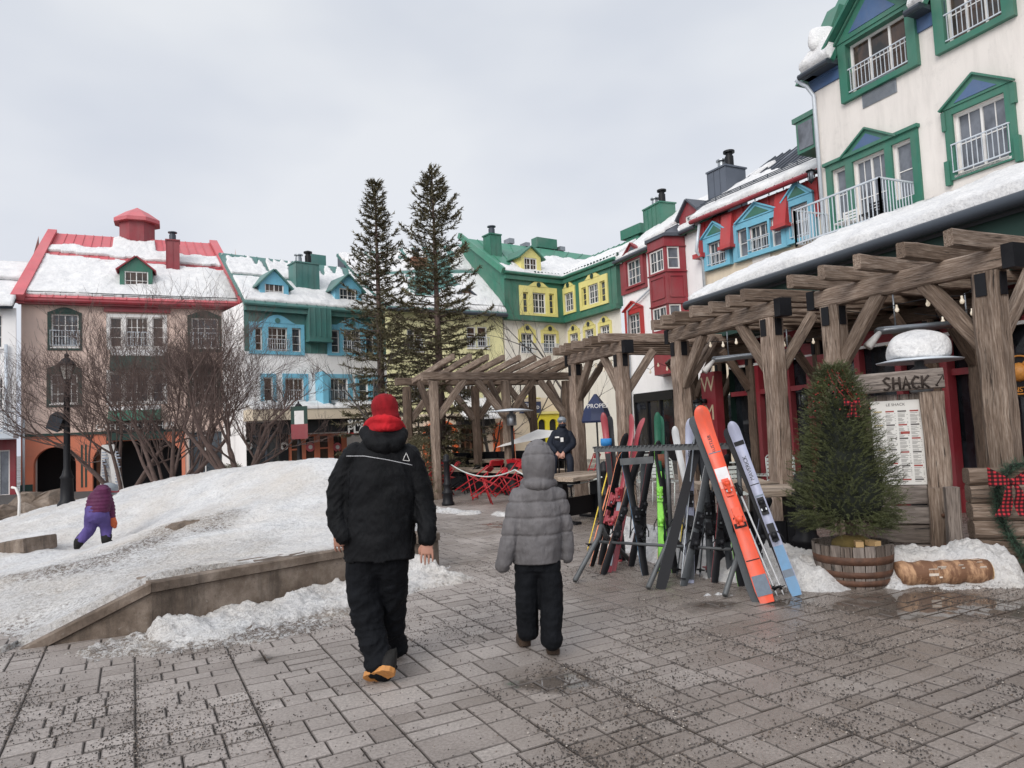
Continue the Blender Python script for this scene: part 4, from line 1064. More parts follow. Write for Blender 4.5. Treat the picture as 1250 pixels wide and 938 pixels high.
# ground floor: orange arches, dark awning
zo = fC.hit(550, 512)[1]
g = MB(); ra = [fC.r4(x0, x1, 520, 545) for x0, x1 in ((520, 553), (605, 622))]; archwall(g, fC, 0, fC.L, -.6, zc0, [(ra[0][0], ra[0][1], ra[0][3]), (ra[1][0], min(ra[1][1], fC.L - .3), ra[1][3])] + [(fC.hit(561, 530)[0], fC.hit(594, 530)[0], fC.hit(577, 515)[1] + .5)], .05, -.5); g.build('ground_floor', 'stucco_beige', bC)
g = MB()
for r in ra:
    um = (r[0] + r[1]) / 2; w = (r[1] - r[0]) / 2; pts = [fC.P(um - w * 1.08 * cos(pi * i / 14), r[3] - w * .75 + w * .9 * sin(pi * i / 14), .12) for i in range(15)]
    g.tube([V((pts[0].x, pts[0].y, -.3))] + pts + [V((pts[-1].x, pts[-1].y, -.3))], .17, 6, smooth=False)
g.build('arch_trim', 'red_bright', bC)
M['orange_bright'] = paint('orange_bright', (.78, .14, .03, 1), .5)
bpy.data.objects['arch_trim'].data.materials[0] = M['orange_bright']
g = MB(); fbox(g, fC, .1, fC.L, -.6, zc0, -2.6, -2.5); g.build('arcade_back', 'glass_light', bC)
aw = boxpart(bC, fC, fC.r4(556, 597, 512, 521), .06, .6, 'blacksign', 'fascia_band')
r = fC.r4(550, 600, 497, 505); snow_on('canopy_snow', (fC.P(r[0], r[2] - .3, 1.6), fC.P(r[1], r[2] - .3, 1.6), fC.P(r[1], r[3] + .3, .05), fC.P(r[0], r[3] + .3, .05)), bC, 3, .16, 30, 8)
shopfront(bC, Fac(fC.P(0, 0, -.4).xy, fC.P(fC.L, 0, -.4).xy), 560, 594, 521, 548, 'brick', 5, 'glass_warm')

# ================================================================== D: green mansard with yellow windows, inner corner
zD = 9.5
D0, Dc, D1 = xy(atz(613, 334, zD)), xy(atz(688, 342, zD)), xy(atz(754, 317, zD))
fD1 = Fac(D0, Dc); fD2 = Fac(Dc, D1)
bD = thing('green_mansard_building', 'L shaped building with bright green mansard and yellow window surrounds', 'building', (D0.x, D0.y, 0))
zm = fD1.hit(690, 393)[1]
w1 = [(635, 641.5, 358, 383, 1), (647, 662.5, 359, 384, 2), (667, 673, 360, 384.5, 1)]; h1 = [fD1.r4(*w[:4]) for w in w1]
w1b = [(636, 651, 407, 432, 2), (663.5, 679, 408, 432, 2)]; h1b = [fD1.r4(*w[:4]) for w in w1b]
w2 = [((695, 382), (704.5, 356), 2), ((716, 375), (720.5, 350.5), 1), ((724, 373), (735, 345.5), 2), ((738.5, 370), (743.5, 342.5), 1)]; h2 = [fD2.rect(a, b) for a, b, _ in w2]
w2b = [((697, 427), (706, 406), 2), ((715.5, 424), (725, 401), 2), ((734, 420), (744.5, 396), 2)]; h2b = [fD2.rect(a, b) for a, b, _ in w2b]
g = MB(); sheet(g, fD1, -.0, fD1.L, 3.2, zm, h1b, 0, -.14, outer=False); sheet(g, fD2, 0, fD2.L, -.1, zm, h2b, 0, -.14, outer=False)
g.add([fD1.P(0, 0, 0), fD1.P(0, zm, 0), fD1.P(0, zm, -8), fD1.P(0, 0, -8)], [(0, 1, 2, 3)]); g.build('wall', 'stucco_mauve', bD)
for f, hh, ww in ((fD1, h1b, w1b), (fD2, h2b, w2b)):
    for h, w in zip(hh, ww):
        window(f, bD, h, 2, 3, rail=f is fD1, sill=False)
        surround(f, bD, (h[0] - .16, h[1] + .16, h[3] - .5, h[3] + .18), [h], 'yellow', ped='hump', ph=.3, inner='dark_metal', pw_=1.0)
o1_ = -3.6; zr1_ = fD1.hit(645, 301.5, o1_)[1]
g = MB(); mo = .22
for f, hh in ((fD1, h1), (fD2, h2)):
    e0 = -.05 if f is fD1 else mo + .003; e1 = f.L - mo - .003 if f is fD1 else f.L + .1
    sheet(g, f, e0, e1, zm, zD - .1, hh, mo, 0 - .1); battens(g, f, e0, e1, zm + .2, zD - .25, [(h[0] - .35, h[1] + .35, h[2] - .3, h[3] + .6) for h in hh], mo, .4)
    fbox(g, f, e0, e1, zm - .12, zm + .12, .0, mo + .14); fbox(g, f, e0, e1, zD - .32, zD - .12, mo, mo + .12)
g.add([fD1.P(-.06, zm, mo), fD1.P(-.06, zD, mo), fD1.P(-.06, zr1_, o1_), fD1.P(-.06, zm, -6)], [(0, 1, 2, 3)])
g.build('mansard', 'green', bD)
for f, hh, ww in ((fD1, h1, w1), (fD2, h2, w2)):
    for h, w in zip(hh, ww): window(f, bD, h, w[-1], 3, o=mo, dep=.06, trim='yellow' if w[-1] == 1 else 'white', sill=False, glass='glass', rail=False)
def grp(hs, k=.2, top=.3): return (min(h[0] for h in hs) - k, max(h[1] for h in hs) + k, min(h[2] for h in hs) - .12, max(h[3] for h in hs) + top)
surround(fD1, bD, grp(h1), h1, 'yellow', o=mo + .06, back=mo, ped='hump', ph=.32, inner='green_dark', pw_=1.3)
surround(fD2, bD, grp(h2[:1], .16), h2[:1], 'yellow', o=mo + .06, back=mo, ped='hump', ph=.34, inner='green_dark', pw_=.9); surround(fD2, bD, grp(h2[1:]), h2[1:], 'yellow', o=mo + .06, back=mo, ped='hump', ph=.34, inner='green_dark', pw_=1.3)
o1 = -3.6; zr1 = fD1.hit(645, 301.5, o1)[1]; u0 = fD1.hit(562, 293, o1)[0]
kx = fD1.L + 3.2
q1 = (fD1.P(-.12, zD, .35), fD1.P(fD1.L - .3, zD, .35), fD1.P(fD1.hit(727, 310, o1)[0], zr1, o1), fD1.P(u0, zr1, o1)); rD, _ = roof(bD, q1, 'green_roof', seam=.4)
e_ = [fD2.hit(731, 309, -3.7), fD2.hit(792, 284, -3.7)]; zr2 = (e_[0][1] + e_[1][1]) / 2
q2 = (fD2.P(.35, zD, .35), fD2.P(fD2.L + .2, zD, .35), fD2.P(e_[1][0], zr2, -3.7), fD2.P(e_[0][0] - 1.0, zr2, -3.7)); rD2, _ = roof(bD, q2, 'green_roof', seam=.4)
snow_on('roof_snow', inset(q1, .04, 1, .01, .97), rD, 15, .1, 80, 40, lambda s, t: 1 if t < .42 + .35 * sst((s - .25) / .5) * .9 + .08 * noise.noise(V((s * 14, 0, 0))) - (.22 if s < .2 else 0) else 0)
snow_on('roof_snow', inset(q2, 0, 1, .01, .97), rD2, 17, .12, 60, 40, lambda s, t: 1 if t < .66 + .06 * noise.noise(V((s * 14, 0, 3))) else 0)
g = MB(); p0 = q1[0]; g.bar(fD1.P(-.2, zD + .05, .4), fD1.P(u0 - .06, zr1 + .1, o1), .18, .3); g.build('verge_board', 'green_roof', rD)
g = MB()
for i in range(18): t = i / 17; p = q2[0] + (q2[1] - q2[0]) * t; g.box(p + V((0, 0, .2)) - fD2.n3 * .2, (.1, .1, .16))
for i in range(8): t = i / 7; p = q1[0] + (q1[1] - q1[0]) * (.55 + .4 * t); g.box(p + V((0, 0, .18)) - fD1.n3 * .2, (.1, .1, .16))
g.build('snow_guard', 'green_dark', rD)
gutter(bD, q1[0], q1[1], 'green', .09); gutter(bD, q2[0], q2[1], 'green', .09)
chimney(bD, fD1, 599, 612, 287, 322, -1.6, 'green', .7, 1); dormer(bD, fD1, 636, 660, 302, 333, -.05, 'yellow', 'green', (640, 655.5, 315, 331), 2.6, 'glass_warm', ph=.5, ov=.2)
vent(bD, fD1, 656, 680, 291, 303, -3.8); vent(bD, fD1, 622, 628, 291, 297, -3.8, 'galv'); vent(bD, fD1, 642, 647, 296, 301, -3.5, 'galv'); vent(bD, fD1, 684, 690, 301, 306, -3.6, 'galv')
vent(bD, fD2, 757, 782, 277, 289, -3.8)
# yellow arched doors and signs
g = MB(); sheet(g, fD1, 0, fD1.L, -.1, 3.2, [], 0, -.1, outer=False); g.build('ground_floor', 'stucco_beige', bD)
r = fD1.r4(651, 681, 506, 545); g = MB(); w = (r[1] - r[0]); am = fD1.hit(665, 512)[1]
archwall(g, fD1, r[0], r[1], -.1, r[3], [(r[0] + w * .12, r[0] + w * .43, am), (r[0] + w * .57, r[0] + w * .88, am)], .2, .06)
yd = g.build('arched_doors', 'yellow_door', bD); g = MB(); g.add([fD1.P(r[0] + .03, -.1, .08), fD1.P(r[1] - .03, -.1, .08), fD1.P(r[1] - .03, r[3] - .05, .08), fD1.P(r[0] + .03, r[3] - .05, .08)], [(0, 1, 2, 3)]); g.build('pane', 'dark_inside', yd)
boxpart(yd, fD1, (r[0] - .1, r[1] + .1, r[3] + .01, r[3] + .14), .02, .3, 'yellow', 'lintel')
sg = boxpart(bD, fD1, fD1.r4(631, 656, 491, 505), .2, .32, 'blue_deep', 'hotel_sign'); M['navy'] = paint('navy_sign', (.02, .03, .08, 1), .5); sg.data.materials[0] = M['navy']
for tx, yy, sz in (('HÔTEL', 494.3, .16), ('HOMEWOOD', 498, .24), ('SUITES', 502.5, .15)): u, z = fD1.hit(643.5, yy, .32); lettering(sg, fD1, tx, u, z, sz, 'white', .335)
u, z = fD1.hit(643, 487); g = MB(); g.tube([fD1.P(u - .7, z, .2), fD1.P(u - .25, z + .02, .2), fD1.P(u, z + .14, .2), fD1.P(u + .25, z + .02, .2), fD1.P(u + .7, z, .2)], .05, 6); g.build('sign_crest', 'yellow', sg)
M['letter_cream'] = paint('letter_cream', S(196, 180, 150), .7)
M['glass_dark'] = glassmat('dark_window_glass', (.008, .009, .011, 1))
# ================================================================== E: white house with crimson bay
zE = 9.3
F0, F1 = xy(atz(855, 271, 9.5)), xy(atz(994, 215, 9.5)); fF = Fac(F0, F1)
fE = Fac(D1 + fD2.U * .25, F0)
bE = thing('crimson_bay_house', 'white house with crimson two storey bay window and green chimney', 'building', (fE.A.x, fE.A.y, 0))
we1 = fE.rect((767, 350), (786, 316)); we1 = fE.r4(768, 786, 317, 348); we2 = fE.r4(768, 783, 383, 409)
g = MB(); sheet(g, fE, 0, fE.L, -.1, zE, [we1, we2], 0, -.14); g.build('wall', 'stucco_white', bE)
r = fE.r4(754, 790, 316, 352); g = MB(); sheet(g, fE, 0.02, r[1], r[2] - .2, zE - .1, [we1], .1, .0); g.build('mansard', 'red', bE)
for h in (we1, we2):
    window(fE, bE, h, 2, 3, o=.1 if h is we1 else 0, dep=.08, trim='white', sill=False)
surround(fE, bE, (we1[0] - .2, we1[1] + .2, we1[2] - .1, we1[3] + .2), [we1], 'red', o=.18, back=.1, ped='gable', ph=.55, inner='slate')
surround(fE, bE, (we2[0] - .25, we2[1] + .25, we2[2] - .1, we2[3] + .2), [we2], 'red_bright', o=.08, ped='gable', ph=.35)
# bay
q0 = fE.hit(791, 320, .9)[0]; q1 = fE.hit(812, 320, .9)[0]; q2 = fE.hit(838, 320, 0)[0]
k0 = fE.P(q0 - .7, 0, 0).xy; k1 = fE.P(q0, 0, .9).xy; k2 = fE.P(q1, 0, .9).xy; k3 = fE.P(q2, 0, .02).xy
fb0, fb1, fb2 = Fac(k0, k1), Fac(k1, k2), Fac(k2, k3)
hb1 = [fb1.rect((794, 336), (808.5, 303)), fb1.rect((796.5, 406), (810, 374))]; hb2 = [fb2.rect((815.5, 331), (828.5, 301)), fb2.rect((818.5, 402), (831, 370))]
hb1 = [(.12, fb1.L - .12, a[2], a[3]) for a in hb1]; hb2 = [(a[0], a[1], b[2] + .03, b[3] + .03) for a, b in zip(hb2, hb1)]
zbt = hb1[0][3] + .45; g = MB()
for f, hh in ((fb0, []), (fb1, hb1), (fb2, hb2)): sheet(g, f, 0, f.L, 3.6, zbt, hh, 0, -.1, outer=False)
g.add([(*k0, 3.6), (*k1, 3.6), (*k2, 3.6), (*k3, 3.6)], [(0, 1, 2, 3)])
bay = g.build('bay_window', 'red', bE)
g = MB()
for f in (fb0, fb1, fb2):
    for z in (hb1[0][2] - .06, hb1[0][3] + .08, hb1[1][3] + .1): fbox(g, f, -.01, f.L + .01, z - .04, z, .0, .06)
    zp0, zp1 = hb1[1][3] + .35, hb1[0][2] - .25
    if f.L > .8:
        for z in (zp0, zp1): fbox(g, f, .15, f.L - .15, z - .03, z + .03, .001, .04)
        for u in (.15, f.L - .15): fbox(g, f, u - .03, u + .03, zp0, zp1, .002, .035)
g.build('bay_moulding', 'red', bay)
for f, hh in ((fb1, hb1), (fb2, hb2)):
    for h in hh: window(f, bay, h, 2 if f is fb1 else 1, 2, dep=.06, sill=False, glass='glass_light' if f is fb2 else 'glass')
g = MB(); apx = fE.P((q0 + q2) / 2, zbt + .75, -.2); ring = [V((*k, zbt)) for k in (k0, k1, k2, k3)]; cen = sum(ring, V()) / 4
ring = [cen + (p - cen) * 1.16 for p in ring]; g.add(ring + [p + V((0, 0, .13)) for p in ring] + [apx], [(0, 1, 5, 4), (1, 2, 6, 5), (2, 3, 7, 6), (4, 5, 8), (5, 6, 8), (6, 7, 8), (0, 1, 2, 3)])
g.build('bay_roof', 'slate', bay)
a_, b_ = ring[1] + V((0, 0, .14)), ring[2] + V((0, 0, .14)); snow_on('bay_snow', (a_, b_, apx + V((0, 0, .03)), apx + V((0, 0, .03)) - fE.u3 * .2), bay, 4, .1, 20, 10)
zq = fE.hit(820, 262, -3.6)[1]
q = (fE.P(-.2, zE, .3), fE.P(fE.L, zE, .3), fE.P(fE.L + 1, zq, -3.6), fE.P(-1, zq, -3.6)); rE, _ = roof(bE, q, 'green_roof'); snow_on('roof_snow', inset(q, 0, 1, .01, .99), rE, 31, .16, 60, 40, lambda s, t: 1 if t < .93 else 0)
gutter(bE, q[0], q[1], 'slate', .09); chimney(bE, fE, 786, 806.5, 252, 290, -1.9, 'green', .9, 2)
downpipe(bE, [fE.P(q0 - 1.0, we1[2] + .5, .12), fE.P(q0 - 1.0, we1[2] - .4, .12), fE.P(.5, we2[3] + .2, .12), fE.P(.3, .3, .12)])
for a_, b_, m_ in ((.6, 3.6, 'black'), (4.1, 6.9, 'green_dark')):  # dark shopfronts added to darken the pale lower wall
    if b_ > fE.L: b_ = fE.L - .1
    g = MB(); n = 3
    for i in range(n + 1): uu = a_ + (b_ - a_) * i / n; fbox(g, fE, uu - .06, uu + .06, 0, 2.9, .0, .1)
    fbox(g, fE, a_, b_, 2.6, 3.0, .01, .12); fbox(g, fE, a_, b_, 0, .5, .0, .08); q_ = g.build('shop_window', m_, bE); g = MB(); g.add([fE.P(a_, 0, .02), fE.P(b_, 0, .02), fE.P(b_, 2.9, .02), fE.P(a_, 2.9, .02)], [(0, 1, 2, 3)]); g.build('pane', 'glass_dark', q_)
# ================================================================== F: beige house, red mansard, sky blue windows
zF = 9.5
bF = thing('red_mansard_house', 'beige house with red metal mansard, sky blue gabled windows and grey chimney', 'building', (F0.x, F0.y, 0))
wf = [(fF.rect((869.5, 327), (888.5, 291)), 2), (fF.rect((905.5, 316), (915.5, 278)), 1), (fF.rect((919.5, 310), (941, 270)), 2), (fF.rect((946, 303), (956.5, 263)), 1), (fF.rect((971, 294), (990, 246)), 2)]
hf = [w[0] for w in wf]; zfm = fF.hit(858, 313)[1]
g = MB(); sheet(g, fF, -.05, fF.L + 3, 3.1, zfm, hf, 0, -.14, outer=False); g.add([fF.P(-.05, 0, 0), fF.P(-.05, zF, 0), fF.P(-.05, zF, -4), fF.P(-.05, 0, -4)], [(0, 1, 2, 3)]); sheet(g, fF, -.05, fF.L + 3, -.1, 3.1, [(.6, 2.6, .4, 2.6)], 0, -.14, outer=False); g.build('wall', 'stucco_beige', bF); window(fF, bF, (.6, 2.6, .4, 2.6), 3, 1, name='shop_window', glass='glass_dark', sill=False)
g = MB(); sheet(g, fF, -.1, fF.L + 3, zfm, zF - .1, hf, .1, -.12); battens(g, fF, -.1, fF.L + 3, zfm, zF - .1, [(h[0] - .3, h[1] + .3, h[2] - 1, h[3] + .4) for h in hf], .1, .4, d=.05)
for x, y0, y1 in ((893.5, 268, 302), (962, 238, 276)):
    u = fF.hit(x, 285)[0]; za_ = fF.hit(x, y1)[1]
    g.add([fF.P(u + k, z, o) for k in (-.26, .26) for z, o in ((za_, .12), (za_, .42), (zF - .2, .22), (zF - .2, .1))], [(0, 1, 2, 3), (4, 5, 6, 7), (0, 4, 5, 1), (1, 5, 6, 2), (2, 6, 7, 3)])
    fbox(g, fF, u - .32, u + .32, za_ - .1, za_ + .02, .1, .48)
fbox(g, fF, -.15, .35, zfm - .12, zfm + .05, .0, .4)
g.build('mansard', 'red_bright', bF)
for h, w in wf: window(fF, bF, h, w, 2, o=.1, dep=.08, trim='white', rail=w == 2, sill=False, glass='glass' if w == 2 else 'glass_light')
for hs, pw_ in ((hf[:1], None), (hf[1:4], 1.9), (hf[4:], None)):
    rr_ = grp(hs, .22, .22); surround(fF, bF, (rr_[0], rr_[1], min(rr_[2], zfm - .3), rr_[3]), hs, 'blue', o=.2, back=.0, ped='gable', ph=.5, inner='green', pw_=pw_)
r = fF.rect((920, 324), (941, 309)); boxpart(bF, fF, r, .001, .05, 'stucco_grey', 'air_grille')
o_ = -4.2; zq = fF.hit(940, 195, o_)[1]
q = (fF.P(-.1, zF, .45), fF.P(fF.L + 3, zF, .45), fF.P(fF.L + 3, zq, o_), fF.P(-.1, zq, o_)); rF, _ = roof(bF, q, 'slate', seam=.38, seamh=.06)
snow_on('roof_snow', inset(q, .0, 1, .0, .98), rF, 41, .2, 90, 50, lambda s, t: 1 if t < .30 + .22 * sst(1 - abs(s - .15) * 3) - (.0 if s < .5 else .02) + .02 * noise.noise(V((s * 14, 0, 0))) else 0, lip=.05)
for t_ in (.08, .13, .18): g = MB(); pa, pb = inset(q, .0, 1, t_, 1)[:2]; g.bar(pa + V((0, 0, .32)), pb + V((0, 0, .32)), .03, .03); g.build('snow_rail', 'dark_metal', rF)
g = MB()
for i in range(14): p = q[0] + (q[1] - q[0]) * i / 13 - fF.n3 * .8 + V((0, 0, .1)); g.bar(p, p + V((0, 0, .75)), .03, .03, up=(1, 0, 0))
g.build('rail_post', 'dark_metal', rF)
hp = fF.P(fF.hit(985, 176, o_)[0], zq + .05, o_); g = MB(); g.bar(hp, fF.P(fF.hit(915, 232, -1.2)[0], zF + 1.0, -1.2), .25, .1); g.build('hip_flashing', 'grey_metal', rF)
gutter(bF, q[0] + V((0, 0, -.05)), q[1] + V((0, 0, -.05)), 'red', .09)
chimney(bF, fF, 864.5, 887, 207, 254, -.9, 'grey_metal', 1.1, 2)
dormer(bF, fE, 829, 854, 244, 290, -.2, 'red', 'slate', (837, 849, 262, 288), 3, 'glass_light', ph=.6, ov=.15, cols=1)
g = MB(); g.tube([fF.P(.25, zF - .2, .3), fF.P(.25, zfm + .1, .55), fF.P(.2, zfm - .2, .2), fF.P(.2, .3, .15)], .06, 8); g.build('downpipe', 'steel_white', bF)

# ================================================================== G: near grey building
zG = 11.7
G0, G1 = xy(atz(990, 97, zG)), xy(atz(1146, 5, zG)); G1 = G0 + (G1 - G0) * 2.4; fG = Fac(G0, G1)
bG = thing('balcony_building', 'pale grey stucco building with green gabled window frames, blue fascia and a corner balcony', 'building', (G0.x, G0.y, 0))
hw1 = fG.rect((1040, 117), (1107, 13)); hw2 = fG.rect((1157, 46), (1222, -35)); hw3 = fG.rect((1170, 214), (1227, 113))
print('HW', hw1, hw2, hw3)
hw2 = (hw2[0], hw2[1], hw1[2] - .02, hw1[3])
zfl = 6.42; ztd = fG.hit(1064, 189)[1]
hd = [(fG.hit(1019, 240)[0], fG.hit(1036, 240)[0], zfl + .75, ztd), (fG.hit(1045, 240)[0], fG.hit(1084, 220)[0], zfl + .08, ztd), (fG.hit(1092, 210)[0], fG.hit(1116, 205)[0], zfl + .75, ztd)]
hh = [hw1, hw2, hw3] + hd
g = MB(); sheet(g, fG, 0, fG.L, -.1, zG - .45, hh, 0, -.16, outer=False)
g.add([fG.P(0, 0, 0), fG.P(0, zG, 0), fG.P(0, zG, -8), fG.P(0, 0, -8)], [(0, 1, 2, 3)]); g.build('wall', 'stucco_grey', bG)
g = MB(); sheet(g, fG, -.02, fG.L, zG - .45, zG - .02, [hw1, hw2], .05, 0); fbox(g, fG, -.02, hw1[0] - .3, zG - .16, zG - .1, .05, .1); g.build('fascia', 'blue_deep', bG)
for h, c_, gl in ((hw1, 3, 'glass_warm'), (hw2, 3, 'glass_warm'), (hw3, 2, 'glass_light')): window(fG, bG, h, c_, 2, dep=.12, fw=.07, glass=gl, rail=True)
for i, h in enumerate(hd): window(fG, bG, h, 2 if i == 1 else 1, 2, dep=.12, fw=.07, glass='glass_light', sill=False, name='balcony_door' if i == 1 else 'window')
def gsur(h, ph, k=.2, wfull=True):
    s_ = surround(fG, bG, (h[0] - k, h[1] + k, h[2] - .1, h[3] + .16), [h], 'green', o=.07, ped='gable', ph=ph, inner='blue_deep')
    for u in (h[0] - k, h[1] + k):
        g = MB(); fbox(g, fG, u - .06, u + .06, h[2] - .2, h[2] + .4, .0, .12); g.build('bracket', 'green', s_); g = MB(); fbox(g, fG, u - .05, u + .05, h[3] - .35, h[3] + .12, .0, .1); g.build('bracket', 'green', s_)
gsur(hw3, .55)
rr_ = (hd[0][0] - .2, hd[2][1] + .2, zfl, ztd + .18); s_ = surround(fG, bG, rr_, hd, 'green', o=.07, ped='gable', ph=.55, inner='blue_deep', pw_=1.7)
g = MB(); fbox(g, fG, rr_[0] - .05, rr_[1] + .05, ztd + .18, ztd + .27, .0, .14); g.build('head_moulding', 'green', s_)
# wall dormers with gables rising over the eaves
for h in (hw1, hw2):
    k = .26; um = (h[0] + h[1]) / 2; hw_ = (h[1] - h[0]) / 2 + k; zt = h[3] + .1; s_ = surround(fG, bG, (h[0] - k, h[1] + k, h[2] - .15, zt), [h], 'green', o=.14, back=-.1, ped='gable', ph=1.15, inner='blue_deep')
    g = MB()
    for sgn in (-1, 1):
        p0 = fG.P(um, zt + 1.25, .45); p1 = fG.P(um + sgn * (hw_ + .3), zt - .12, .45); p2 = p1 - fG.n3 * 3.6; p3 = p0 - fG.n3 * 3.6; up_ = V((0, 0, .1))
        g.add([p0, p1, p2, p3, p0 + up_, p1 + up_, p2 + up_, p3 + up_], [(0, 1, 2, 3), (7, 6, 5, 4), (0, 4, 5, 1), (1, 5, 6, 2), (2, 6, 7, 3), (3, 7, 4, 0)])
        g.add([fG.P(um + sgn * hw_, zG - .4, .0), fG.P(um + sgn * hw_, zt, 0), fG.P(um + sgn * hw_, zt, -3), fG.P(um + sgn * hw_, zG - .4, -3)], [(0, 1, 2, 3)])
    g.build('dormer_roof', 'green', s_)
q = (fG.P(.0, zG, .42), fG.P(fG.L, zG, .42), fG.P(fG.L, zG + 2.9, -1.5), fG.P(.0, zG + 2.9, -1.5)); rG = None
sg_ = [(.0, hw1[0] - .28), (hw1[1] + .28, hw2[0] - .28), (hw2[1] + .28, fG.L)]
for a, b in sg_:
    g = MB(); g.tube([fG.P(a, zG - .05, .5), fG.P(b, zG - .05, .5)], .085, 8, smooth=False); fbox(g, fG, a, b, zG - .1, zG + .02, .05, .45); g.build('gutter', 'dark_metal', bG)
    ta, tb = a / fG.L, b / fG.L
    rG, _ = roof(bG, inset(q, ta, tb + .0, 0, 1), 'green', seam=.6)
    snow_on('roof_snow', inset(q, ta + .004, tb - .002, .02, .55), rG, a, .26, 30, 20, lambda s, t: 1 if t < .62 - .5 * (1 - s) * (1 if a == 0 else .4) else 0, nscale=2)
g = MB()
u_ = hw1[0] - .75; p_ = fG.P(u_, zG + .95, .15); g.ball(p_ + V((0, 0, -.1)), .5, 20, sq=(.85, .40, .85)); me_ = g
g.v = [tuple(V(v) + V((noise.noise(V(v) * 2.2), noise.noise(V(v) * 2.2 + V((5, 5, 5))), noise.noise(V(v) * 2.2 + V((9, 0, 0))))) * .10) for v in g.v]; g.build('snow_cornice', 'snow', rG)
g = MB(); p = [fG.P(-.35, zG - .1, .3), fG.P(.35, zG - .1, .3), fG.P(.45, zG + 2.3, -.9), fG.P(.0, zG + 2.3, -.9)]; g.prism(p, -fG.n3 * 1.5); g.build('hip_end', 'green', bG)
g = MB(); fbox(g, fG, -.75, -.02, zG - 2.05, zG - 1.05, -.9, -.05); fbox(g, fG, -.85, -.02, zG - 1.05, zG - .9, -1, 0); ori = g.build('oriel', 'green', bG)
g = MB(); fbox(g, fG, -.66, -.12, zG - 1.95, zG - 1.15, -.049, -.03); g.build('pane', 'glass_light', ori)
r = fG.rect((1054, 133), (1094, 94)); g = MB(); fbox(g, fG, r[0], r[1], r[2], r[2] + .62, .001, .03); n = 14
for i in range(n): z = r[2] + .03 + (.56) * i / n; fbox(g, fG, r[0] + .03, r[1] - .03, z, z + .02, .03, .045)
g.build('air_grille', 'galv', bG)
downpipe(bG, [fG.P(-.12, zG - .05, .5), fG.P(.05, zG - .3, .25), fG.P(.14, zG - .6, .1), fG.P(.14, 6.2, .1)], r=.06)
def coach_lantern(root, p, out, k=1.0):
    g = MB(); g.tube([p, p + out * .1 * k], .05 * k, 10); g.tube([p + out * .08 * k, p + out * .22 * k + V((0, 0, .06)), p + out * .24 * k], .014 * k, 6)
    c_ = p + out * .24 * k; g.lathe([(.02 * k, .04), (.12 * k, 0), (.12 * k, -.02), (.085 * k, -.03)], c_, 8); g.lathe([(.085 * k, -.24 * k), (.03 * k, -.3 * k), (.001, -.34 * k)], c_, 8)
    for i in range(4): a = pi / 4 + i * pi / 2; g.bar(c_ + V((cos(a) * .085 * k, sin(a) * .085 * k, -.02)), c_ + V((cos(a) * .075 * k, sin(a) * .075 * k, -.25 * k)), .014, .014, up=(1, 0, 0))
    l_ = g.build('wall_lantern', 'black', root); g = MB(); g.lathe([(.07 * k, -.03), (.062 * k, -.23 * k)], c_, 8); g.build('lantern_glass', 'glass_light', l_)
u, z = fG.hit(998, 210); coach_lantern(bG, fG.P(u, z, 0), fG.n3, 1.2)
# balcony
u0 = fG.hit(1000, 270)[0] - 2.9; po = 1.35
ub0 = Fac(fG.P(0, 0, po).xy, fG.P(5, 0, po).xy).hit(971, 299)[0]; ub1 = Fac(fG.P(0, 0, po).xy, fG.P(5, 0, po).xy).hit(1075, 262)[0]
g = MB(); fbox(g, fG, ub0, ub1, zfl - .14, zfl, -.0 if ub0 > 0 else -.0, po); bal = g.build('balcony', 'concrete', bG)
g = MB(); fbox(g, fG, ub0 + .1, ub1 - .1, zfl - .45, zfl - .142, .0, po - .25); g.build('balcony_beam', 'green', bal)
g = MB(); zt = zfl + 1.07
def railrun(a, b):
    for zz, w_ in ((zt, .055), (zfl + .1, .04)): g.bar(V((a.x, a.y, zz)), V((b.x, b.y, zz)), w_, .04)
    n = int((b - a).length / .115)
    for i in range(n + 1): p = a + (b - a) * i / n; g.bar(V((p.x, p.y, zfl + .1)), V((p.x, p.y, zt)), .02, .02, up=(1, 0, 0))
    n = max(1, round((b - a).length / 2))
    for i in range(n + 1): p = a + (b - a) * i / n; g.bar(V((p.x, p.y, zfl)), V((p.x, p.y, zt)), .05, .05, up=(1, 0, 0))
pa, pb, pc_, pd = fG.P(ub0, 0, po - .04), fG.P(ub1, 0, po - .04), fG.P(ub1, 0, .03), fG.P(ub0, 0, .03)
railrun(pa, pb); railrun(pb, pc_); railrun(pd, pa); g.build('railing', 'steel_white', bal)
for k, rz in ((.42, .4), (.72, -.5)):
    g = MB(); c_ = fG.P(ub0 + (ub1 - ub0) * k, zfl, .65)
    for sx in (-1, 1):
        for sy in (-1, 1): g.bar(c_ + fG.u3 * sx * .22 + fG.n3 * sy * .2, c_ + fG.u3 * sx * .22 + fG.n3 * sy * .2 + V((0, 0, .8 if sy < 0 else .42)), .03, .03, up=(1, 0, 0))
    g.box(c_ + V((0, 0, .43)), (.46, .44, .03), Matrix.Rotation(atan2(fG.U.y, fG.U.x), 3, 'Z'))
    for i in range(4): g.bar(c_ - fG.n3 * .2 - fG.u3 * .22 + V((0, 0, .52 + .08 * i)), c_ - fG.n3 * .2 + fG.u3 * .22 + V((0, 0, .52 + .08 * i)), .02, .05)
    o = g.build('patio_chair', 'white' if k < .5 else 'black'); tag(o, ('white' if k < .5 else 'black') + ' chair standing behind the rail of the corner balcony', 'chair')

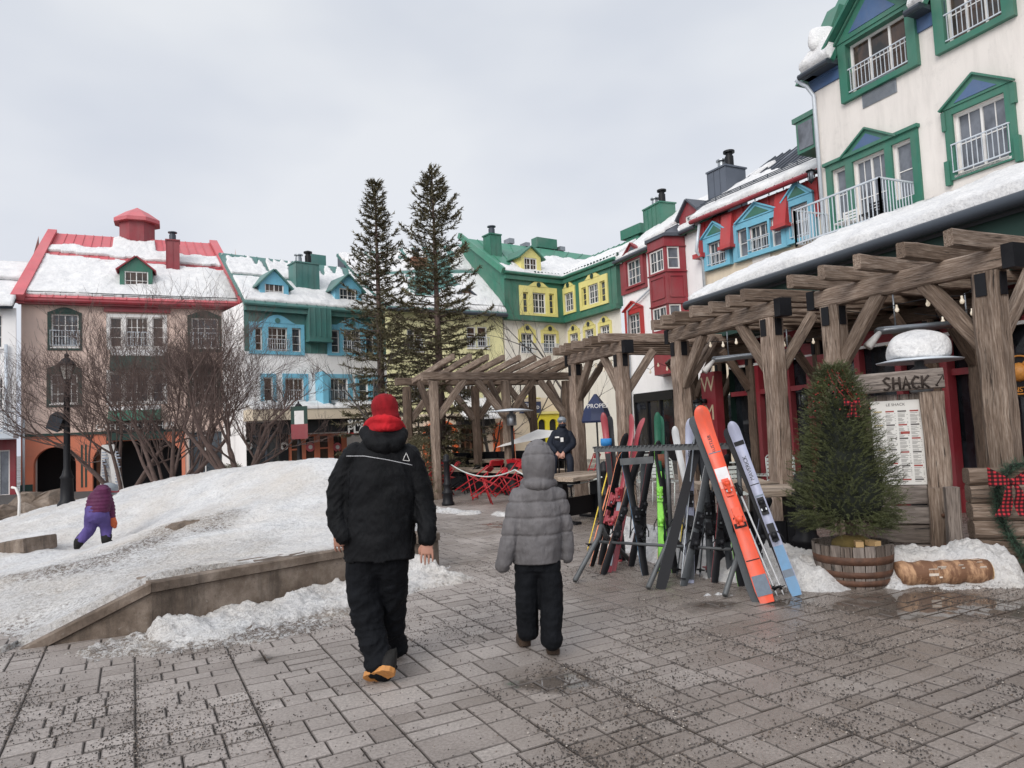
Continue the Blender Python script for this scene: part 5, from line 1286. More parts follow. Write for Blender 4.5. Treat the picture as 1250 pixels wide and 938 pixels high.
# ================================================================== R: restaurant lean-to
zR0 = 4.12
R0_, R1_ = xy(atz(843, 376, zR0)), xy(atz(1250, 249, zR0)); Ld = (R1_ - R0_); R1_ = R0_ + Ld * 1.75; fR = Fac(R0_, R1_)
bR = thing('restaurant', 'single storey restaurant with deep snow on its roof, dark green fascia and red timber front', 'building', (R0_.x, R0_.y, 0))
uT0 = fG.hit(1003, 300, 0); pT0 = fG.P(uT0[0], 0, .02); pT1 = fG.P(fG.L, 0, .02)
zT0 = 6.55
eL, eR_ = fR.P(0, zR0 + .12, 0), fR.P(fR.L, zR0 + .12, 0)
tL = V((pT0.x, pT0.y, 6.6)); tR = V((pT1.x, pT1.y, 6.9))
q = (eL, eR_, tR, tL); rR, _ = roof(bR, q, 'dark_metal', .2, seam=0)
sm = snow_on('roof_snow', inset(q, -.003, 1, -.004, 1.0), rR, 51, .21, 200, 50, lambda s, t: 1, nscale=1.2, lip=.0)
g = MB(); g.add([eL, tL, V((tL.x, tL.y, 0)), V((fR.P(0, 0, -.9).x, fR.P(0, 0, -.9).y, 0)), fR.P(0, zR0, -.9)], [(0, 1, 2, 3, 4)]); g.build('end_wall', 'green_dark', bR)
g = MB(); g.tube([fR.P(-.05, zR0 + .05, .08), fR.P(fR.L, zR0 + .05, .08)], .10, 10); fbox(g, fR, -.04, fR.L, zR0 - .02, zR0 + .14, -.15, .0); g.build('gutter', 'dark_metal', bR)
so_ = -.95; zgb = 3.35
g = MB(); fbox(g, fR, 0, fR.L, zgb, zR0 - .02, so_ - .1, -.12); g.build('green_fascia', 'green_dark', bR)
g = MB(); fbox(g, fR, 0, fR.L, 2.75, zgb - .01, so_ - .12, so_); n = 9
for i in range(n): z = 2.75 + .6 * i / n; fbox(g, fR, 0, fR.L, z, z + .012, so_, so_ + .02)
fs_ = g.build('frieze', 'red', bR)
g = MB(); fbox(g, fR, 0, fR.L, zgb - .05, zgb - .012, so_, so_ + .06); fbox(g, fR, 0, fR.L, 2.72, 2.77, so_, so_ + .05); g.build('white_moulding', 'white', fs_)
fW = Fac(fR.P(0, 0, so_).xy, fR.P(fR.L, 0, so_).xy)
gl = MB(); gl.add([fW.P(0, 0, -.1), fW.P(fW.L, 0, -.1), fW.P(fW.L, 2.72, -.1), fW.P(0, 2.72, -.1)], [(0, 1, 2, 3)])

g = MB(); up_ = fW.hit(873, 520)[0]; pil = []; u = up_
cand = [fW.hit(x, 500)[0] for x in (873, 1008, 1160)]
pos = [cand[0], cand[1], cand[2], cand[2] + 2.6, cand[2] + 5.2]
k = cand[0] - 2.6
for u in pos:
    if u > pos[1] + .1: boxpart(bR, fW, (u - .1, u + .1, 0, 2.72), -.05, .12, 'red', 'pilaster'); continue
    pb_ = boxpart(bR, fW, (u - .27, u + .27, 0, 2.72), -.05, .16, 'red', 'pilaster')
    for i, ch in enumerate('WMH' if u == pos[0] else 'WM'):
        lettering(pb_, fW, ch, u, 2.42 - .66 * i, .52, 'letter_cream', .165, bold=-.004)
allp = sorted([0] + pos + [fW.L])
g = MB(); fbox(g, fW, 0, fW.L, 0, .35, -.09, .02)
for a, b in zip(allp[:-1], allp[1:]):
    n = max(1, round((b - a) / .95))
    for i in range(1, n): uu = a + (b - a) * i / n; fbox(g, fW, uu - .06, uu + .06, .35, 2.72, -.09, .04)
fbox(g, fW, 0, fW.L, 2.1, 2.2, -.09, .03)
fr_ = g.build('window_frame', 'red', bR); gl.build('pane', 'glass_dark', fr_)
for u in (pos[0], pos[1]):
    coach_lantern(bR, fW.P(u - .1, 2.05, .17), fW.n3, 1.1)
M['lamp_glow'] = plain('lamp_glow', (1, .45, .15, 1)); M['lamp_glow'].node_tree.nodes['Principled BSDF'].inputs['Emission Color'].default_value = (1, .42, .12, 1); M['lamp_glow'].node_tree.nodes['Principled BSDF'].inputs['Emission Strength'].default_value = 4
for u in (pos[0], pos[1], pos[2]):
    p = fW.P(u - .1, 1.95, .42); g = MB(); g.ball(p, .035, 8); g.build('lit_bulb', 'lamp_glow', bR)
# round logo sign by the right post
u, z = fW.hit(1246, 458, .4); sg = thing('round_sign', 'round black sign with orange emblem hanging on the restaurant front at the right edge', 'sign', fW.P(u, z, .4))
g = MB(); g.tube([fW.P(u, z, .38), fW.P(u, z, .42)], .3, 32, smooth=False); g.build('disc', 'blacksign', sg)
g = MB(); pts = [fW.P(u + .26 * cos(2 * pi * i / 32), z + .26 * sin(2 * pi * i / 32), .43) for i in range(33)]; g.tube(pts, .012, 6)
g.ball(fW.P(u, z + .04, .42), .13, 12, sq=(1, 1, 1)); g.ball(fW.P(u - .1, z + .14, .42), .05, 8); g.ball(fW.P(u + .1, z + .14, .42), .05, 8); M['sign_orange'] = plain('sign_orange', (.6, .25, .05, 1)); g.build('emblem', 'sign_orange', sg)
lettering(sg, fW, 'INSTI', u, z - .2, .1, 'sign_orange', .43)
# white wall bit and navy awning deeper in the passage
u, z = fE.hit(725, 500, 1.5)
# ------------------------------------------------------------------ timber pergolas
def pergola(label, Pa, Pb, n, zb=3.0, depth=3.2, pw=.27, over=.5, mat='timber', inner=True, bulbs=True, seed=1, ext=.18, sides=(1, 1)):
    """posts at plan points Pa (near) and Pb (far) carry the front beam; rafters run from its outer side back to an inner beam"""
    random.seed(seed)
    Pa, Pb = V(Pa), V(Pb); d = (Pb - Pa).normalized(); n2 = V((d.y, -d.x))
    if n2.x < 0 and abs(n2.x) > .5: n2 = -n2
    if n2.y < 0 and abs(n2.y) > .5: n2 = -n2
    t = thing('timber_pergola', label, 'pergola', (Pa.x, Pa.y, 0), group='weathered timber pergolas over the terrace')
    X = lambda p, z: V((p.x, p.y, z)); d3 = X(d, 0); n3 = X(n2, 0); L = (Pb - Pa).length
    bh, bw, rh, rw = .23, .18, .175, .105
    rows = [(Pa, Pb)] + ([(Pa + n2 * depth, Pb + n2 * depth)] if inner else [])
    for ri, (a, b) in enumerate(rows):
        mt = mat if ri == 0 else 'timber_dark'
        for p in (a, b):
            g = MB(); r = pw if ri == 0 else pw * .75
            g.hewn(X(p, -.02), X(p, zb), r, r, .05, .014, 14, up=d3); g.build('post', mt, t)
            g = MB()
            for s_ in (-1, 1): g.box(X(p, zb - .14) + n3 * s_ * (r / 2 + .012), (.01, r * .42, .24), Matrix.Rotation(atan2(n2.y, n2.x), 3, 'Z')); g.box(X(p, zb - .14) + d3 * s_ * (r / 2 + .012), (r * .42, .01, .24), Matrix.Rotation(atan2(n2.y, n2.x), 3, 'Z'))
            g.build('post_bracket', 'black', t)
        g = MB(); g.hewn(X(a, zb + bh / 2) - d3 * (ext + pw / 2), X(b, zb + bh / 2) + d3 * (ext + pw / 2), bw, bh, .02, .01); g.build('beam', mt, t)
        for p, s_ in ((a, -1), (b, 1)):
            g = MB(); g.bar(X(p, zb + bh / 2) + d3 * s_ * (ext + pw / 2 - .11), X(p, zb + bh / 2) + d3 * s_ * (ext + pw / 2 + .012), bw + .022, bh + .022); g.build('beam_cap', 'black', t)
        for p, s_ in ((a, 1), (b, -1)):
            g = MB(); g.hewn(X(p, zb - .78) + d3 * s_ * .08, X(p, zb + .03) + d3 * s_ * .72, .12, .17, .02, .008); g.build('brace', mt, t)
            if ri == 0: g = MB(); g.hewn(X(p, zb - .78) + n3 * .08, X(p, zb + .06) + n3 * .75, .11, .15, .02, .008); g.build('brace', mt, t)
            else: g = MB(); g.hewn(X(p, zb - .75) - n3 * .08, X(p, zb + .06) - n3 * .72, .11, .15, .02, .008); g.build('brace', mt, t)
    zr = zb + bh + rh / 2 - .01
    for i in range(n):
        p = Pa - d * ext * .4 + d * (L + ext * .8) * i / (n - 1); o_ = over + random.uniform(-.05, .08)
        g = MB(); g.hewn(X(p, zr + random.uniform(-.008, .008)) - n3 * o_, X(p, zr) + n3 * (depth + .45), rw, rh, .014, .009); g.build('rafter', mat, t)
    if bulbs:
        for k in (0, 1):
            a, b = (rows[0] if k == 0 else (Pa + n2 * depth * .5, Pb + n2 * depth * .5)); a3 = X(a + n2 * .16, zb - .05); b3 = X(b + n2 * .16, zb - .05); m_ = max(5, int(L / .34))
            pts = [a3 + (b3 - a3) * i / m_ - V((0, 0, .12 * abs(sin(pi * i / m_ * 3)))) for i in range(m_ + 1)]
            g = MB(); g.tube(pts, .006, 4); s_ = g.build('string_light', 'black', t)
            g = MB()
            for q in pts[1:-1]: g.lathe([(.012, 0), (.012, -.03), (.026, -.06), (.02, -.085), (.001, -.095)], q, 8)
            g.build('bulbs', 'bulb', s_)
    return t, d3, n3
M['bulb'] = plain('frosted_bulb', (.8, .76, .68, 1), .2); M['bulb'].node_tree.nodes['Principled BSDF'].inputs['Emission Color'].default_value = (1, .8, .55, 1); M['bulb'].node_tree.nodes['Principled BSDF'].inputs['Emission Strength'].default_value = .35
# post centres from where each beam meets its post
def pp_(px, py, z=3.0): return xy(atz(px, py, z))
Q1, Q2 = pp_(1206, 333), pp_(1016, 374)
Q3, Q4 = pp_(941, 389), pp_(829, 417)
Q5, Q6 = pp_(758, 432), pp_(702, 445)
Q8, Q7 = pp_(690, 465, 2.85), pp_(529, 465.5, 2.85)
pg1, dd, nn = pergola('nearest weathered timber pergola bay, beside the barrel fir and menu board', Q1, Q2, 5, seed=1, depth=2.9, over=.66)
pergola('weathered timber pergola bay behind the ski rack, second from the near end', Q3, Q4, 7, seed=2, depth=3.0)
pergola('timber pergola bay behind the left end of the ski rack, on paler corner posts', Q5, Q6, 7, seed=3, depth=3.2)
nq = V((dd.y, -dd.x)); nq = nq if nq.x > 0 else -nq
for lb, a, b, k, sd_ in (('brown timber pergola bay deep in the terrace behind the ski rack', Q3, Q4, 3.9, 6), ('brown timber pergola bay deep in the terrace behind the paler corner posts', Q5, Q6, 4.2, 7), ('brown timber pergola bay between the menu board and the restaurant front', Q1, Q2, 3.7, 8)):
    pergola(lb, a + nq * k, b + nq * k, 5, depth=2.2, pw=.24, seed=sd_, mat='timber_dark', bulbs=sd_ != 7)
def far_pergola():
    Pa, Pb = Q7, Q8; d = (Pb - Pa).normalized(); n2 = V((-d.y, d.x))
    t = thing('timber_pergola', 'farthest timber pergola seen front on behind the red chairs and the patio heater', 'pergola', (Pa.x, Pa.y, 0), group='weathered timber pergolas over the terrace')
    X = lambda p, z: V((p.x, p.y, z)); d3 = X(d, 0); n3 = X(n2, 0); L = (Pb - Pa).length; zb = 2.85
    for dp in (0, 1.7):
        for k in (0, .52, 1):
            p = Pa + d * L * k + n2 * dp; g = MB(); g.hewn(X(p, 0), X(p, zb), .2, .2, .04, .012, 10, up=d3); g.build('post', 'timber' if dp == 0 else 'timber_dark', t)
            for s_ in (-1, 1):
                if (k == 0 and s_ < 0) or (k == 1 and s_ > 0): continue
                g = MB(); g.hewn(X(p, zb - .9) + d3 * s_ * .08, X(p, zb + .03) + d3 * s_ * .85, .12, .17, .02, .008); g.build('brace', 'timber', t)
            if dp == 0: g = MB(); g.hewn(X(p, zb - .9) + n3 * .08, X(p, zb + .03) + n3 * .85, .12, .17, .02, .008); g.build('brace', 'timber_dark', t)
        g = MB(); g.hewn(X(Pa + n2 * dp, zb + .12) - d3 * .3, X(Pb + n2 * dp, zb + .12) + d3 * .3, .16, .2, .02, .012); g.build('beam', 'timber', t)
    for i in range(9):
        p = Pa + d * (L * (i + .25) / 8.6); g = MB(); g.hewn(X(p, zb + .50) - n3 * .9, X(p, zb + .12) + n3 * 1.5, .09, .15, .014, .01); g.build('rafter', 'timber', t)
far_pergola()
def P3z(p, z): return V((p.x, p.y, z))
# infrared heaters hung under the first two pergola bays
for (a, b), lb in (((Q1, Q2), 'long silver tube heater hung under the nearest pergola bay'), ((Q3, Q4), 'long silver tube heater hung under the pergola bay behind the skis')):
    d = (b - a).normalized(); n2 = V((d.y, -d.x)) ; n2 = n2 if n2.x > 0 else -n2; c0 = a + (b - a) * .8 + n2 * .35; c1 = c0 + n2 * 1.5 - d * .3
    t = thing('tube_heater', lb, 'heater', P3z(c0, 2.6)); g = MB(); g.tube([P3z(c0, 2.62), P3z(c1, 2.72)], [(.11, .05), (.11, .05)], 12); g.build('reflector', 'galv', t)
    g = MB(); g.tube([P3z(c0, 2.62) - V((0, 0, .02)), P3z(c0 - n2 * .02, 2.42) - V((.16, 0, 0))], [.03, .06], 10); g.build('lamp_head', 'white', t)
    g = MB(); g.tube([P3z(c0 + n2 * .3, 2.65), P3z(c0 + n2 * .3, 3.1)], .012, 6); g.tube([P3z(c1 - n2 * .2, 2.7), P3z(c1 - n2 * .2, 3.1)], .012, 6); g.build('hanger', 'galv', t)

# ------------------------------------------------------------------ furniture prototypes
def bistro_chair(mat, dark='black'):
    t = thing('folding_chair', '', 'chair', local=True)
    g = MB(); w = .2
    for s_ in (-1, 1):
        g.tube([(s_ * w, -.24, 0), (s_ * w, .02, .44), (s_ * w, .2, .86)], .014, 6); g.tube([(s_ * (w - .02), .26, 0), (s_ * (w - .02), -.16, .45)], .014, 6)
    g.tube([(-w, .2, .86), (0, .215, .875), (w, .2, .86)], .011, 6); g.tube([(-w, -.2, .08), (w, -.2, .08)], .009, 6); g.tube([(-w + .02, .22, .06), (w - .02, .22, .06)], .009, 6)
    g.build('frame', mat, t)
    g = MB()
    for i in range(6): g.box((0, -.17 + i * .065, .455), (.4, .05, .014))
    g.build('seat', mat, t)
    g = MB(); g.bar((-w, .205, .79), (w, .205, .79), .018, .13, up=(0, .4, 1)); g.build('backrest', mat, t)
    return t
def metal_armchair(mat):
    t = thing('slatted_chair', '', 'chair', local=True); g = MB()
    for s_ in (-1, 1): g.tube([(s_ * .24, -.22, 0), (s_ * .24, -.22, .42), (s_ * .24, .2, .44), (s_ * .24, .27, .86)], .013, 6); g.tube([(s_ * .24, .26, 0), (s_ * .24, .2, .44)], .013, 6)
    g.tube([(-.24, .27, .86), (-.2, .28, .9), (.2, .28, .9), (.24, .27, .86)], .013, 6); g.build('frame', mat, t)
    g = MB()
    for i in range(6): g.box((0, -.2 + i * .078, .44), (.46, .06, .012))
    g.build('seat', mat, t); g = MB()
    for i in range(5): g.bar((-.23, .225 + i * .011, .55 + i * .068), (.23, .225 + i * .011, .55 + i * .068), .012, .05)
    g.build('backrest', mat, t); return t
M['chair_red'] = plain('chair_red', (.42, .012, .02, 1), .4); M['chair_green'] = plain('chair_sage', (.16, .21, .15, 1), .45); M['chair_white'] = plain('chair_pale', (.5, .53, .5, 1), .45)
def yaw_to(px, py, Y): pass
GA = 'red folding chairs leaning on the terrace tables'
cr = bistro_chair('chair_red'); first = True
lean = [(508, 604, 'first red folding chair behind the man\'s right elbow'), (521, 602, 'red folding chair leaning just left of the chained bollard'), (541, 600, 'red folding chair directly behind the chained bollard'),
        (570, 604, 'red folding chair leaning right of the bollard with its backrest up'), (588, 610, 'red folding chair standing foremost between the bollard and the boy'), (614, 607, 'red folding chair under the table end just left of the boy'), (628, 603, 'red folding chair half hidden behind the boy\'s left arm')]
for i, (px, py, lb) in enumerate(lean):
    p = gnd(px, py + 6); o = cr if i == 0 else dup(cr, (0, 0, 0))
    o['label'] = lb; o['group'] = GA
    o.location = (p.x, p.y, .0 if i % 2 else .02); R_ = Matrix.Rotation(radians(24 + 9 * sin(i * 2.3)), 3, 'Y') @ Matrix.Rotation(radians(-90 + 22 * sin(i * 1.7)), 3, 'Z'); o.rotation_euler = R_.to_euler(); o.location.z = .06 + .03 * (i % 2)
ck = bistro_chair('black'); ck['label'] = 'dark folding chair leaning among the red ones right of the bollard'; p = gnd(560, 603); ck.location = (p.x, p.y, 0.02); ck.rotation_euler = (Matrix.Rotation(radians(26), 3, 'Y') @ Matrix.Rotation(radians(-100), 3, 'Z')).to_euler()
o = dup(cr, atz(655, 586, 0), (0, 0, 1.2), 'red folding chair standing upright on the terrace behind the boy\'s hood'); o.location.z = 0; o['group'] = GA
o = dup(cr, atz(700, 588, 0), (0, 0, 1.9), 'red folding chair with a folded seat at the base of the pale round post'); o.location.z = 0; o['group'] = GA
o = dup(cr, atz(722, 594, 0), (0, 0, -1.3), 'red folding chair glimpsed behind the left end of the ski rack'); o.location.z = 0; o['group'] = GA

for px, rz, lb in ((536, .6, 'red folding chair standing upright left of the far pergola post'), (600, -2.4, 'red folding chair upright in the middle of the far tables'), (632, 2.7, 'red folding chair upright below the silver patio heater')):
    q = aty(px, 560, 17.6); o = dup(cr, V((q.x, q.y, 0)), (0, 0, rz), lb); o['group'] = GA
def table(name, label, c, L, W_, ang, h=.78, top='tabletop', th=.07):
    t = thing(name, label, 'table', (c.x, c.y, 0), ang, local=True); t.location = (c.x, c.y, 0)
    g = MB(); n = 3
    for i in range(n): g.hewn((-L / 2 + .02 * (i % 2), -W_ / 2 + W_ * (i + .5) / n, h - th / 2), (L / 2 - .015 * (i % 2), -W_ / 2 + W_ * (i + .5) / n, h - th / 2), W_ / n - .008, th, .01, .008)
    g.build('tabletop', top, t)
    g = MB()
    for x in (-L * .32, L * .32): g.box((x, 0, (h - th) / 2), (.12, .16, h - th)); g.box((x, 0, .02), (.14, W_ * .7, .04)); g.box((x, 0, h - th - .03), (.12, W_ * .75, .05))
    g.box((0, 0, .25), (L * .64, .04, .3)); g.build('base', 'black', t); return t
def gz(px, py, z): return xy(atz(px, py, z))
def span_table(lb, pa, pb, W_, z=.78, name='plank_table'):
    a, b = gz(*pa, z), gz(*pb, z); d = b - a; ang = atan2(d.y, d.x); c = (a + b) / 2 + V((-sin(ang), cos(ang))) * W_ / 2 * (1 if True else 0)
    return table(name, lb, c, d.length, W_, ang, z)
span_table('long plank topped table behind the red folding chairs', (505, 572), (668, 576), .9, z=.62)
span_table('plank topped table with a thick sawn edge between the boy and the ski rack', (700, 583), (764, 575), .95)
span_table('plank topped table farther back with glasses stacked on it, in front of the black planters', (572, 562), (650, 563), .8)
span_table('plank topped table behind the orange skis', (858, 594), (952, 590), .9)
span_table('low grey table beside the sage green chairs under the nearest pergola bay', (925, 600), (985, 598), .8)
# dark furniture and glassware
gg = MB(); c_ = atz(604, 559, .79); t = thing('glassware', 'clear jars and tumblers left on the far plank table', 'glassware', (c_.x, c_.y, .79))
for i, (dx, dy) in enumerate(((0, 0), (.18, .1), (-.25, .06), (.33, -.04), (-.4, .1))): g = MB(); g.lathe([(.05, 0), (.055, .12 + .03 * (i % 2)), (.048, .12 + .03 * (i % 2)), (.045, .01)], c_ + V((dx, dy + .2, 0)), 12); g.build('tumbler', 'glass_light', t)
# sage and pale chairs
gs = metal_armchair('chair_green'); gs['label'] = 'sage green slatted chair tucked beside the menu board post'; p = atz(1177, 560, .75); gs.location = (p.x * 1.0, p.y, 0); gs.rotation_euler = (0, 0, 2.9); gs['group'] = 'slatted metal terrace chairs'
def put(px, py, zz): p = atz(px, py, zz); return V((p.x, p.y, 0))
gs.location = put(1180, 533, .88)
for px, py, rz, lb in ((1192, 545, 2.2, 'sage green slatted chair with arms between the menu board and the plank wall'), (1160, 552, -.4, 'sage green slatted chair half hidden by the menu board frame'),):
    o = dup(gs, put(px, py, .84), (0, 0, rz), lb)
gp = metal_armchair('chair_white'); gp['label'] = 'pale metal chair behind the orange ski tips'; gp['group'] = 'slatted metal terrace chairs'; gp.location = put(872, 553, .88); gp.rotation_euler = (0, 0, .4)
for px, py, rz, lb in ((792, 553, -.3, 'pale metal chair seen behind the green ski tips'), (925, 553, 1.2, 'pale metal chair just left of the big hewn post behind the skis'), (955, 583, 2.7, 'pale metal chair pushed to the table beside the fir tree'), (815, 560, 2.4, 'pale metal chair behind the middle of the ski rack bar'), (778, 585, .9, 'pale metal chair low behind the red ski pair'), (905, 600, .2, 'pale metal chair behind the lilac ski')):
    o = dup(gp, put(px, py, .88 if py < 565 else .47), (0, 0, rz), lb)
# black planters / benches row and navy awning
for i, (a, b, y, lb) in enumerate(((512, 560, 572, 'black banquette left of the row behind the plank tables'), (562, 612, 571, 'black banquette in the middle of the row behind the plank tables'), (616, 672, 570, 'black banquette at the right of the row by the patio heater'))):
    pa, pb = atz(a, y, .55), atz(b, y, .55); t = thing('bench', lb, 'bench', (pa.x, pa.y, 0), group='black banquettes behind the far tables'); f_ = Fac(pa.xy, pb.xy)
    g = MB(); fbox(g, f_, 0, f_.L, .2, .48, 0, -.5); g.build('seat', 'black', t); g = MB(); fbox(g, f_, 0, f_.L, .4, .98, -.5, -.6)
    for k in range(3): fbox(g, f_, f_.L * k / 3 + .04, f_.L * (k + 1) / 3 - .04, .55, .95, -.5, -.46)
    g.build('backrest', 'black', t); g = MB()
    for k in (.05, f_.L - .1): fbox(g, f_, k, k + .06, 0, .2, -.05, -.45)
    g.build('leg', 'black', t)
# patio heater with a snowy disc, and the near one behind the menu board
def patio_heater(lb, px, pyt, Y, R_, snow=0.0, zt=None):
    p = aty(px, pyt, Y); t = thing('patio_heater', lb, 'heater', (p.x, p.y, 0)); z = p.z
    g = MB(); g.lathe([(.001, z + .07), (R_ * .5, z + .045), (R_, z), (R_ * .98, z - .012), (R_ * .3, z + .0), (.001, z + .01)], (p.x, p.y, 0), 32); g.build('reflector', 'steel_white', t)
    g = MB(); g.lathe([(.10, z - .36), (.12, z - .34), (.12, z - .1), (.05, z - .06), (.05, z)], (p.x, p.y, 0), 16); g.build('burner', 'galv', t)
    g = MB(); g.lathe([(.035, .7), (.035, z - .36)], (p.x, p.y, 0), 10); g.lathe([(.24, 0), (.24, .05), (.2, .08), (.2, .68), (.17, .75), (.04, .8)], (p.x, p.y, 0), 20); g.build('stand', 'black', t)
    if snow:
        g = MB(); n = 36; prof = [(R_ * .72, -.01), (R_ * .76, .03), (R_ * .77, snow * .4), (R_ * .70, snow * .75), (R_ * .56, snow * 1.02), (R_ * .36, snow * 1.16), (R_ * .15, snow * 1.22), (.001, snow * 1.23)]
        prof = [(r, z + h + .02) for r, h in prof]; g.lathe(prof, (p.x, p.y, 0), n)
        g.v = [tuple(V(v) + V((noise.noise(V(v) * 4), noise.noise(V(v) * 4 + V((7, 0, 0))), .7 * noise.noise(V(v) * 4 + V((0, 7, 0))))) * .05) for v in g.v]
        o = g.build('snow_cap', 'snow', t); md = o.modifiers.new('s', 'SUBSURF'); md.levels = 1; md.render_levels = 2
    return t
patio_heater('patio heater with a flat silver reflector standing among the far tables', 624, 502, 17.5, .55)
patio_heater('patio heater carrying a thick round loaf of snow above the menu board', 1122, 441, 8.0, .44, .27)
t = thing('table_umbrella', 'closed navy parasol with white lettering behind the left pergola posts', 'parasol', (aty(727, 500, 15.5).x, 15.5, 0))
pu = aty(727, 488, 15.5); g = MB(); g.lathe([(.02, 0), (.02, pu.z + .1)], (pu.x, pu.y, 0), 8); g.build('pole', 'black', t); g = MB(); g.lathe([(.03, pu.z + .12), (.26, pu.z - .2), (.33, pu.z - .46), (.31, pu.z - .50)], (pu.x, pu.y, 0), 6, smooth=False); g.build('canopy', 'navy', t)
fq = Fac((pu.x - .4, pu.y - .37), (pu.x + .4, pu.y - .37)); lettering(t, fq, 'PROPEZ', .4, aty(727, 496, 15.1).z, .13, 'white', .02)
t = thing('table_umbrella', 'white square parasol canopy tilted low behind the boy\'s hood', 'parasol', (aty(655, 540, 18).x, 18, 0))
pu = aty(657, 532, 18.5); g = MB(); g.add([pu + V((-1.1, -.5, -.25)), pu + V((.9, -.6, .05)), pu + V((1.0, .9, .05)), pu + V((-1.0, 1.0, -.22)), pu + V((0, .1, .16))], [(0, 1, 4), (1, 2, 4), (2, 3, 4), (3, 0, 4)]); g.build('canopy', 'white', t); g = MB(); g.tube([pu + V((0, .1, .12)), V((pu.x, pu.y + .1, 0))], .025, 8); g.build('pole', 'black', t)

# ------------------------------------------------------------------ bollards and rope
def bollard(lb, px, py, h=1.12, k=1.0):
    p = gnd(px, py); t = thing('bollard', lb, 'bollard', (p.x, p.y, 0), group='black cast iron bollards')
    g = MB(); g.lathe([(.14 * k, 0), (.14 * k, .05), (.115 * k, .09), (.105 * k, .24), (.12 * k, .26), (.12 * k, .29), (.085 * k, .33), (.08 * k, .42), (.092 * k, .44), (.092 * k, .47), (.07 * k, .5), (.062 * k, h - .2), (.085 * k, h - .18), (.085 * k, h - .14), (.065 * k, h - .12), (.065 * k, h - .05), (.04 * k, h - .02), (.001, h)], (p.x, p.y, 0), 20)
    g.build('post', 'black', t); g = MB(); g.tube([(p.x - .12, p.y, h - .24), (p.x + .12, p.y, h - .24)], .016, 8); g.build('rope_ring', 'black', t); return p
b1 = bollard('black bollard with a rope hooked to it in front of the red chairs', 547, 617)
b2 = bollard('black bollard standing between the skis and the barrel fir', 987, 692, 1.0, 1.25)
b3 = gnd(738, 640)
bollard('black bollard half hidden behind the left skis', 741, 638, 1.0)
g = MB(); a = V((b1.x + .1, b1.y, .88)); b = V((b3.x, b3.y, .75)); pts = [a + (b - a) * i / 30 - V((0, 0, .38 * 4 * (i / 30 % .5) * (1 - (i / 30 % .5) * 2) * 2 * .5)) for i in range(31)]
g.tube(pts, .014, 6); tag(g.build('rope', 'chair_white'), 'pale rope sagging from the bollard past the boy to the next post', 'rope')

# ------------------------------------------------------------------ street lamps
def street_lamp(lb, px, pyb, pyt, Y, extra=None):
    b = aty(px, pyb, Y); tp = aty(px, pyt, Y); z0 = b.z - .15; H = tp.z - b.z
    t = thing('street_lamp', lb, 'street lamp', (b.x, b.y, z0)); c = (b.x, b.y, 0); zt = tp.z
    k = H / 4.3
    g = MB(); g.lathe([(.24 * k, z0), (.24 * k, z0 + .2), (.17 * k, z0 + .3), (.15 * k, z0 + .75), (.18 * k, z0 + .78), (.13 * k, z0 + .85), (.085 * k, z0 + 1.0), (.075 * k, zt - 1.0 * k), (.11 * k, zt - .96 * k), (.05 * k, zt - .9 * k), (.05 * k, zt - .85 * k)], c, 16); g.build('pole', 'black', t)
    zl = zt - .85 * k; g = MB()
    for i in range(6):
        a = 2 * pi * i / 6; g.bar((b.x + cos(a) * .1 * k, b.y + sin(a) * .1 * k, zl), (b.x + cos(a) * .2 * k, b.y + sin(a) * .2 * k, zl + .42 * k), .022, .022, up=(1, 0, 0))
    g.lathe([(.1 * k, zl - .02), (.12 * k, zl), (.1 * k, zl + .02)], c, 12); g.lathe([(.25 * k, zl + .4 * k), (.25 * k, zl + .44 * k), (.14 * k, zl + .56 * k), (.06 * k, zl + .62 * k), (.07 * k, zl + .7 * k), (.02 * k, zl + .75 * k), (.001, zl + .85 * k)], c, 6, smooth=False)
    lt = g.build('lantern', 'black', t); g = MB(); g.lathe([(.09 * k, zl + .01), (.185 * k, zl + .41 * k)], c, 6, smooth=False); g.build('lantern_glass', 'lampglass', lt)
    return t, b, tp
M['lampglass'] = plain('frosted_lamp_glass', (.62, .60, .55, 1), .3)
t, b, tp = street_lamp('tall black street lamp with a loudspeaker on its pole at the left', 82, 618, 427, 16.0)
sp = aty(70, 515, 16.0); st = thing('loudspeaker', 'black box loudspeaker clamped on the left street lamp', 'loudspeaker', sp)
g = MB(); R_ = Matrix.Rotation(.3, 3, 'Z') @ Matrix.Rotation(radians(25), 3, 'Y') @ Matrix.Rotation(radians(20), 3, 'X'); g.box(sp, (.30, .30, .37), R_); bo = g.build('cabinet', 'black', st); bo.modifiers.new('b', 'BEVEL').width = .04
g = MB(); g.box(sp + R_ @ V((0, -.155, 0)), (.26, .01, .33), R_); g.build('grille', 'dark_metal', st); g = MB(); g.bar(sp, V((b.x, b.y, sp.z + .05)), .05, .05); g.build('bracket', 'black', st)
t, b, tp = street_lamp('black street lamp with a small red and white banner before the black shop front', 366, 566, 488, 24)
bn = aty(365.5, 518, 23.9); nt = thing('banner', 'small red, white and green banner hung on the lamp before the shops', 'banner', bn)
g = MB(); f_ = Fac((bn.x - .28, bn.y), (bn.x + .28, bn.y)); 
for (u0, u1, z0, z1, mi) in ((0, .56, -.5, -.0, 0), (.12, .44, 0, .45, 1), (.0, .12, 0, .45, 2), (.44, .56, 0, .45, 2), (.0, .56, .45, .6, 2)): fbox(g, f_, u0, u1, bn.z + z0, bn.z + z1, 0, .02, mi)
g.build('cloth', ['red', 'white', 'green_dark'], nt)

